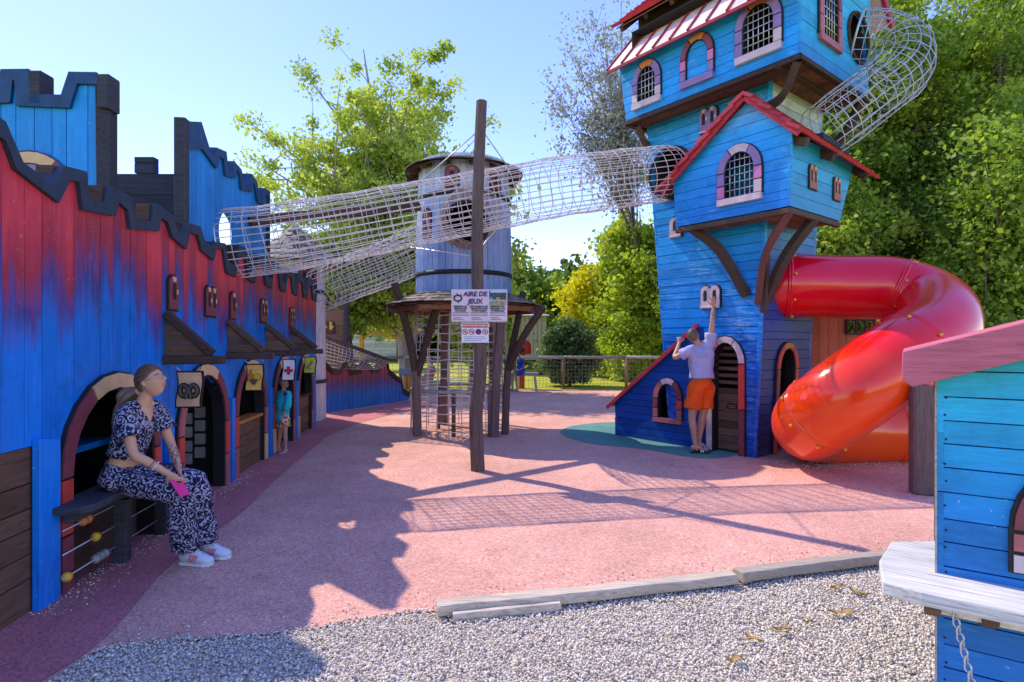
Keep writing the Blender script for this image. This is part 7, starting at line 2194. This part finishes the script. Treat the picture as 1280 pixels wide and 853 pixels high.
def m_floral():
    n = NT('floral_print', 0.8, 0.15); v = n.new('ShaderNodeTexVoronoi'); n.l.new(n.coord(), v.inputs['Vector']); v.inputs['Scale'].default_value = 28
    sp = n.new('ShaderNodeSeparateColor'); n.l.new(v.outputs['Color'], sp.inputs[0])
    n.col(n.ramp(sp.outputs[0], [(0, (0.6, 0.45, 0.3)), (0.25, (0.55, 0.10, 0.08)), (0.45, (0.65, 0.6, 0.5)), (0.65, (0.2, 0.3, 0.1)), (0.8, (0.7, 0.4, 0.1))], 'CONSTANT')); return n.m
def m_dots():
    n = NT('dotted_navy', 0.8, 0.15); d = n.voronoi(38); n.col(n.mix(n.math('LESS_THAN', d, 0.3), (0.01, 0.04, 0.2), (0.5, 0.6, 0.7))); return n.m
Yc = 8.15
dz = V(0, 0, 0.0)
def ac(px, py, dY=0.0): return at(px + 4, 466 + (py - 466) * 1.085, Yc + dY)
cj = dict(pelvis=ac(349, 519), chest=ac(350, 499, -.0), neck=ac(350.5, 487), head=ac(350, 476.5), shL=ac(344.5, 491, 0.06), shR=ac(356, 491, -0.06), elL=ac(341.5, 501, 0.08), wrL=ac(338.5, 495, 0.06), elR=ac(356, 503, -0.12), wrR=ac(352, 510, -0.12),
          hipL=ac(346.5, 519, 0.05), hipR=ac(352, 519, -0.05), knL=ac(346, 536, 0.06), knR=ac(352.5, 536, -0.06), anL=ac(344, 553, 0.06), anR=ac(353, 553, -0.06), toL=ac(340, 557, 0.06), toR=ac(350, 558.5, -0.10))
for kx in ('toL', 'toR'): cj[kx].z = 0.02
for kx in ('anL', 'anR'): cj[kx].z = 0.075
TEAL = m_cloth('jacket_teal', (0.03, 0.50, 0.52))
child, f, r, u = small_person('small child in a teal hooded jacket and floral shorts looking into the castle stall', cj, 0.62, (0.52, 0.28, 0.19), (0.30, 0.19, 0.10), TEAL, m_floral(), V(-0.85, 0.35, -0.1), V(0, 0, 1), dict(hem=-0.15, sleeve=1.85, loose=0.022, sl_flare=0.004), dict(length=0.55, loose=0.015, flare=0.02, top=0.1), m_plain('pink_shoe', (0.5, 0.3, 0.33), 0.5), hair_long=True)
mb = MB(); c = cj['neck'] + V(0.045, -0.02, -0.035); mb.tube([c + V(0.02, -0.08, 0.0), c + V(0.05, -0.01, -0.02), c + V(0.02, 0.08, 0.0)], [0.03, 0.055, 0.03], m_dots(), 10); mb.build('hood', child)
Yb = 18.05
def ab(px, py, dY=0.0): return at(px, py, Yb + dY)
bj = dict(pelvis=ab(652, 464.5), chest=ab(651, 456), neck=ab(650, 449), head=ab(648.5, 442.5), shL=ab(648, 451, 0.12), shR=ab(652, 451, -0.13), elL=ab(647, 458, 0.12), wrL=ab(644, 463, 0.05), elR=ab(655, 459, -0.16), wrR=ab(648, 464, -0.15),
          hipL=ab(651, 466, 0.08), hipR=ab(652, 466, -0.09), knL=ab(641, 466.5, 0.08), knR=ab(644, 467, -0.1), anL=ab(641, 481, 0.08), anR=ab(646, 481, -0.1), toL=ab(637, 484, 0.08), toR=ab(642, 485, -0.12))
for kx in ('toL', 'toR'): bj[kx].z = 0.03
for kx in ('anL', 'anR'): bj[kx].z = 0.10
small_person('boy in a bright blue tee sitting on the far bench by the fence', bj, 0.85, (0.45, 0.24, 0.16), (0.05, 0.03, 0.02), m_cloth('tee_blue', (0.01, 0.07, 0.5)), m_cloth('shorts_blue', (0.02, 0.08, 0.4)), V(-0.8, -0.45, -0.35), V(0, 0, 1), dict(hem=-0.1, sleeve=0.6, loose=0.02, sl_flare=0.02), dict(length=0.8, loose=0.012, flare=0.02, top=0.1), m_plain('grey_shoe', (0.4, 0.4, 0.4), 0.6), voxel=0.018)
Yp = 17.6
def ap(px, py, dY=0.0): return at(px, py, Yp + dY)
pj = dict(pelvis=ap(537, 474), chest=ap(540, 463), neck=ap(540, 456), head=ap(538, 449.5), shL=ap(538, 459, 0.15), shR=ap(541, 459, -0.15), elL=ap(534, 466, 0.15), wrL=ap(530, 470, 0.08), elR=ap(536, 468, -0.18), wrR=ap(530, 471, -0.1),
          hipL=ap(536, 475, 0.08), hipR=ap(537, 475, -0.09), knL=ap(525, 472, 0.08), knR=ap(526, 473, -0.1), anL=ap(527, 486, 0.08), anR=ap(529, 487, -0.1), toL=ap(522, 489, 0.08), toR=ap(524, 490, -0.12))
for kx in ('toL', 'toR'): pj[kx].z = 0.03
for kx in ('anL', 'anR'): pj[kx].z = 0.10
small_person('person in a dusty pink top sitting on a low bench behind the rope cage', pj, 0.92, (0.45, 0.25, 0.18), (0.06, 0.03, 0.02), m_cloth('top_pink', (0.5, 0.2, 0.25)), m_cloth('legs_grey', (0.45, 0.25, 0.25)), V(-0.9, -0.3, -0.1), V(0, 0, 1), dict(hem=-0.1, sleeve=0.6, loose=0.02), dict(length=1.7, loose=0.012, flare=0.0, top=0.1), m_plain('dark_shoe', (0.1, 0.1, 0.1), 0.6), voxel=0.018)
b2 = thing('low_bench', 'low grey timber bench behind the rope cage under the person in pink', 'bench', (-2.3, 17.6, 0))
zz = pj['hipL'].z - 0.105
mb = MB(); mb.beam(V(-2.9, 17.6, zz), V(-1.1, 17.6, zz), 0.34, 0.06, GREYW); mb.build('seat', b2)
for x in (-2.75, -1.25):
    mb = MB(); mb.beam(V(x, 17.6, 0), V(x, 17.6, zz - 0.03), 0.28, 0.08, GREYW, up=(1, 0, 0)); mb.build('leg', b2)
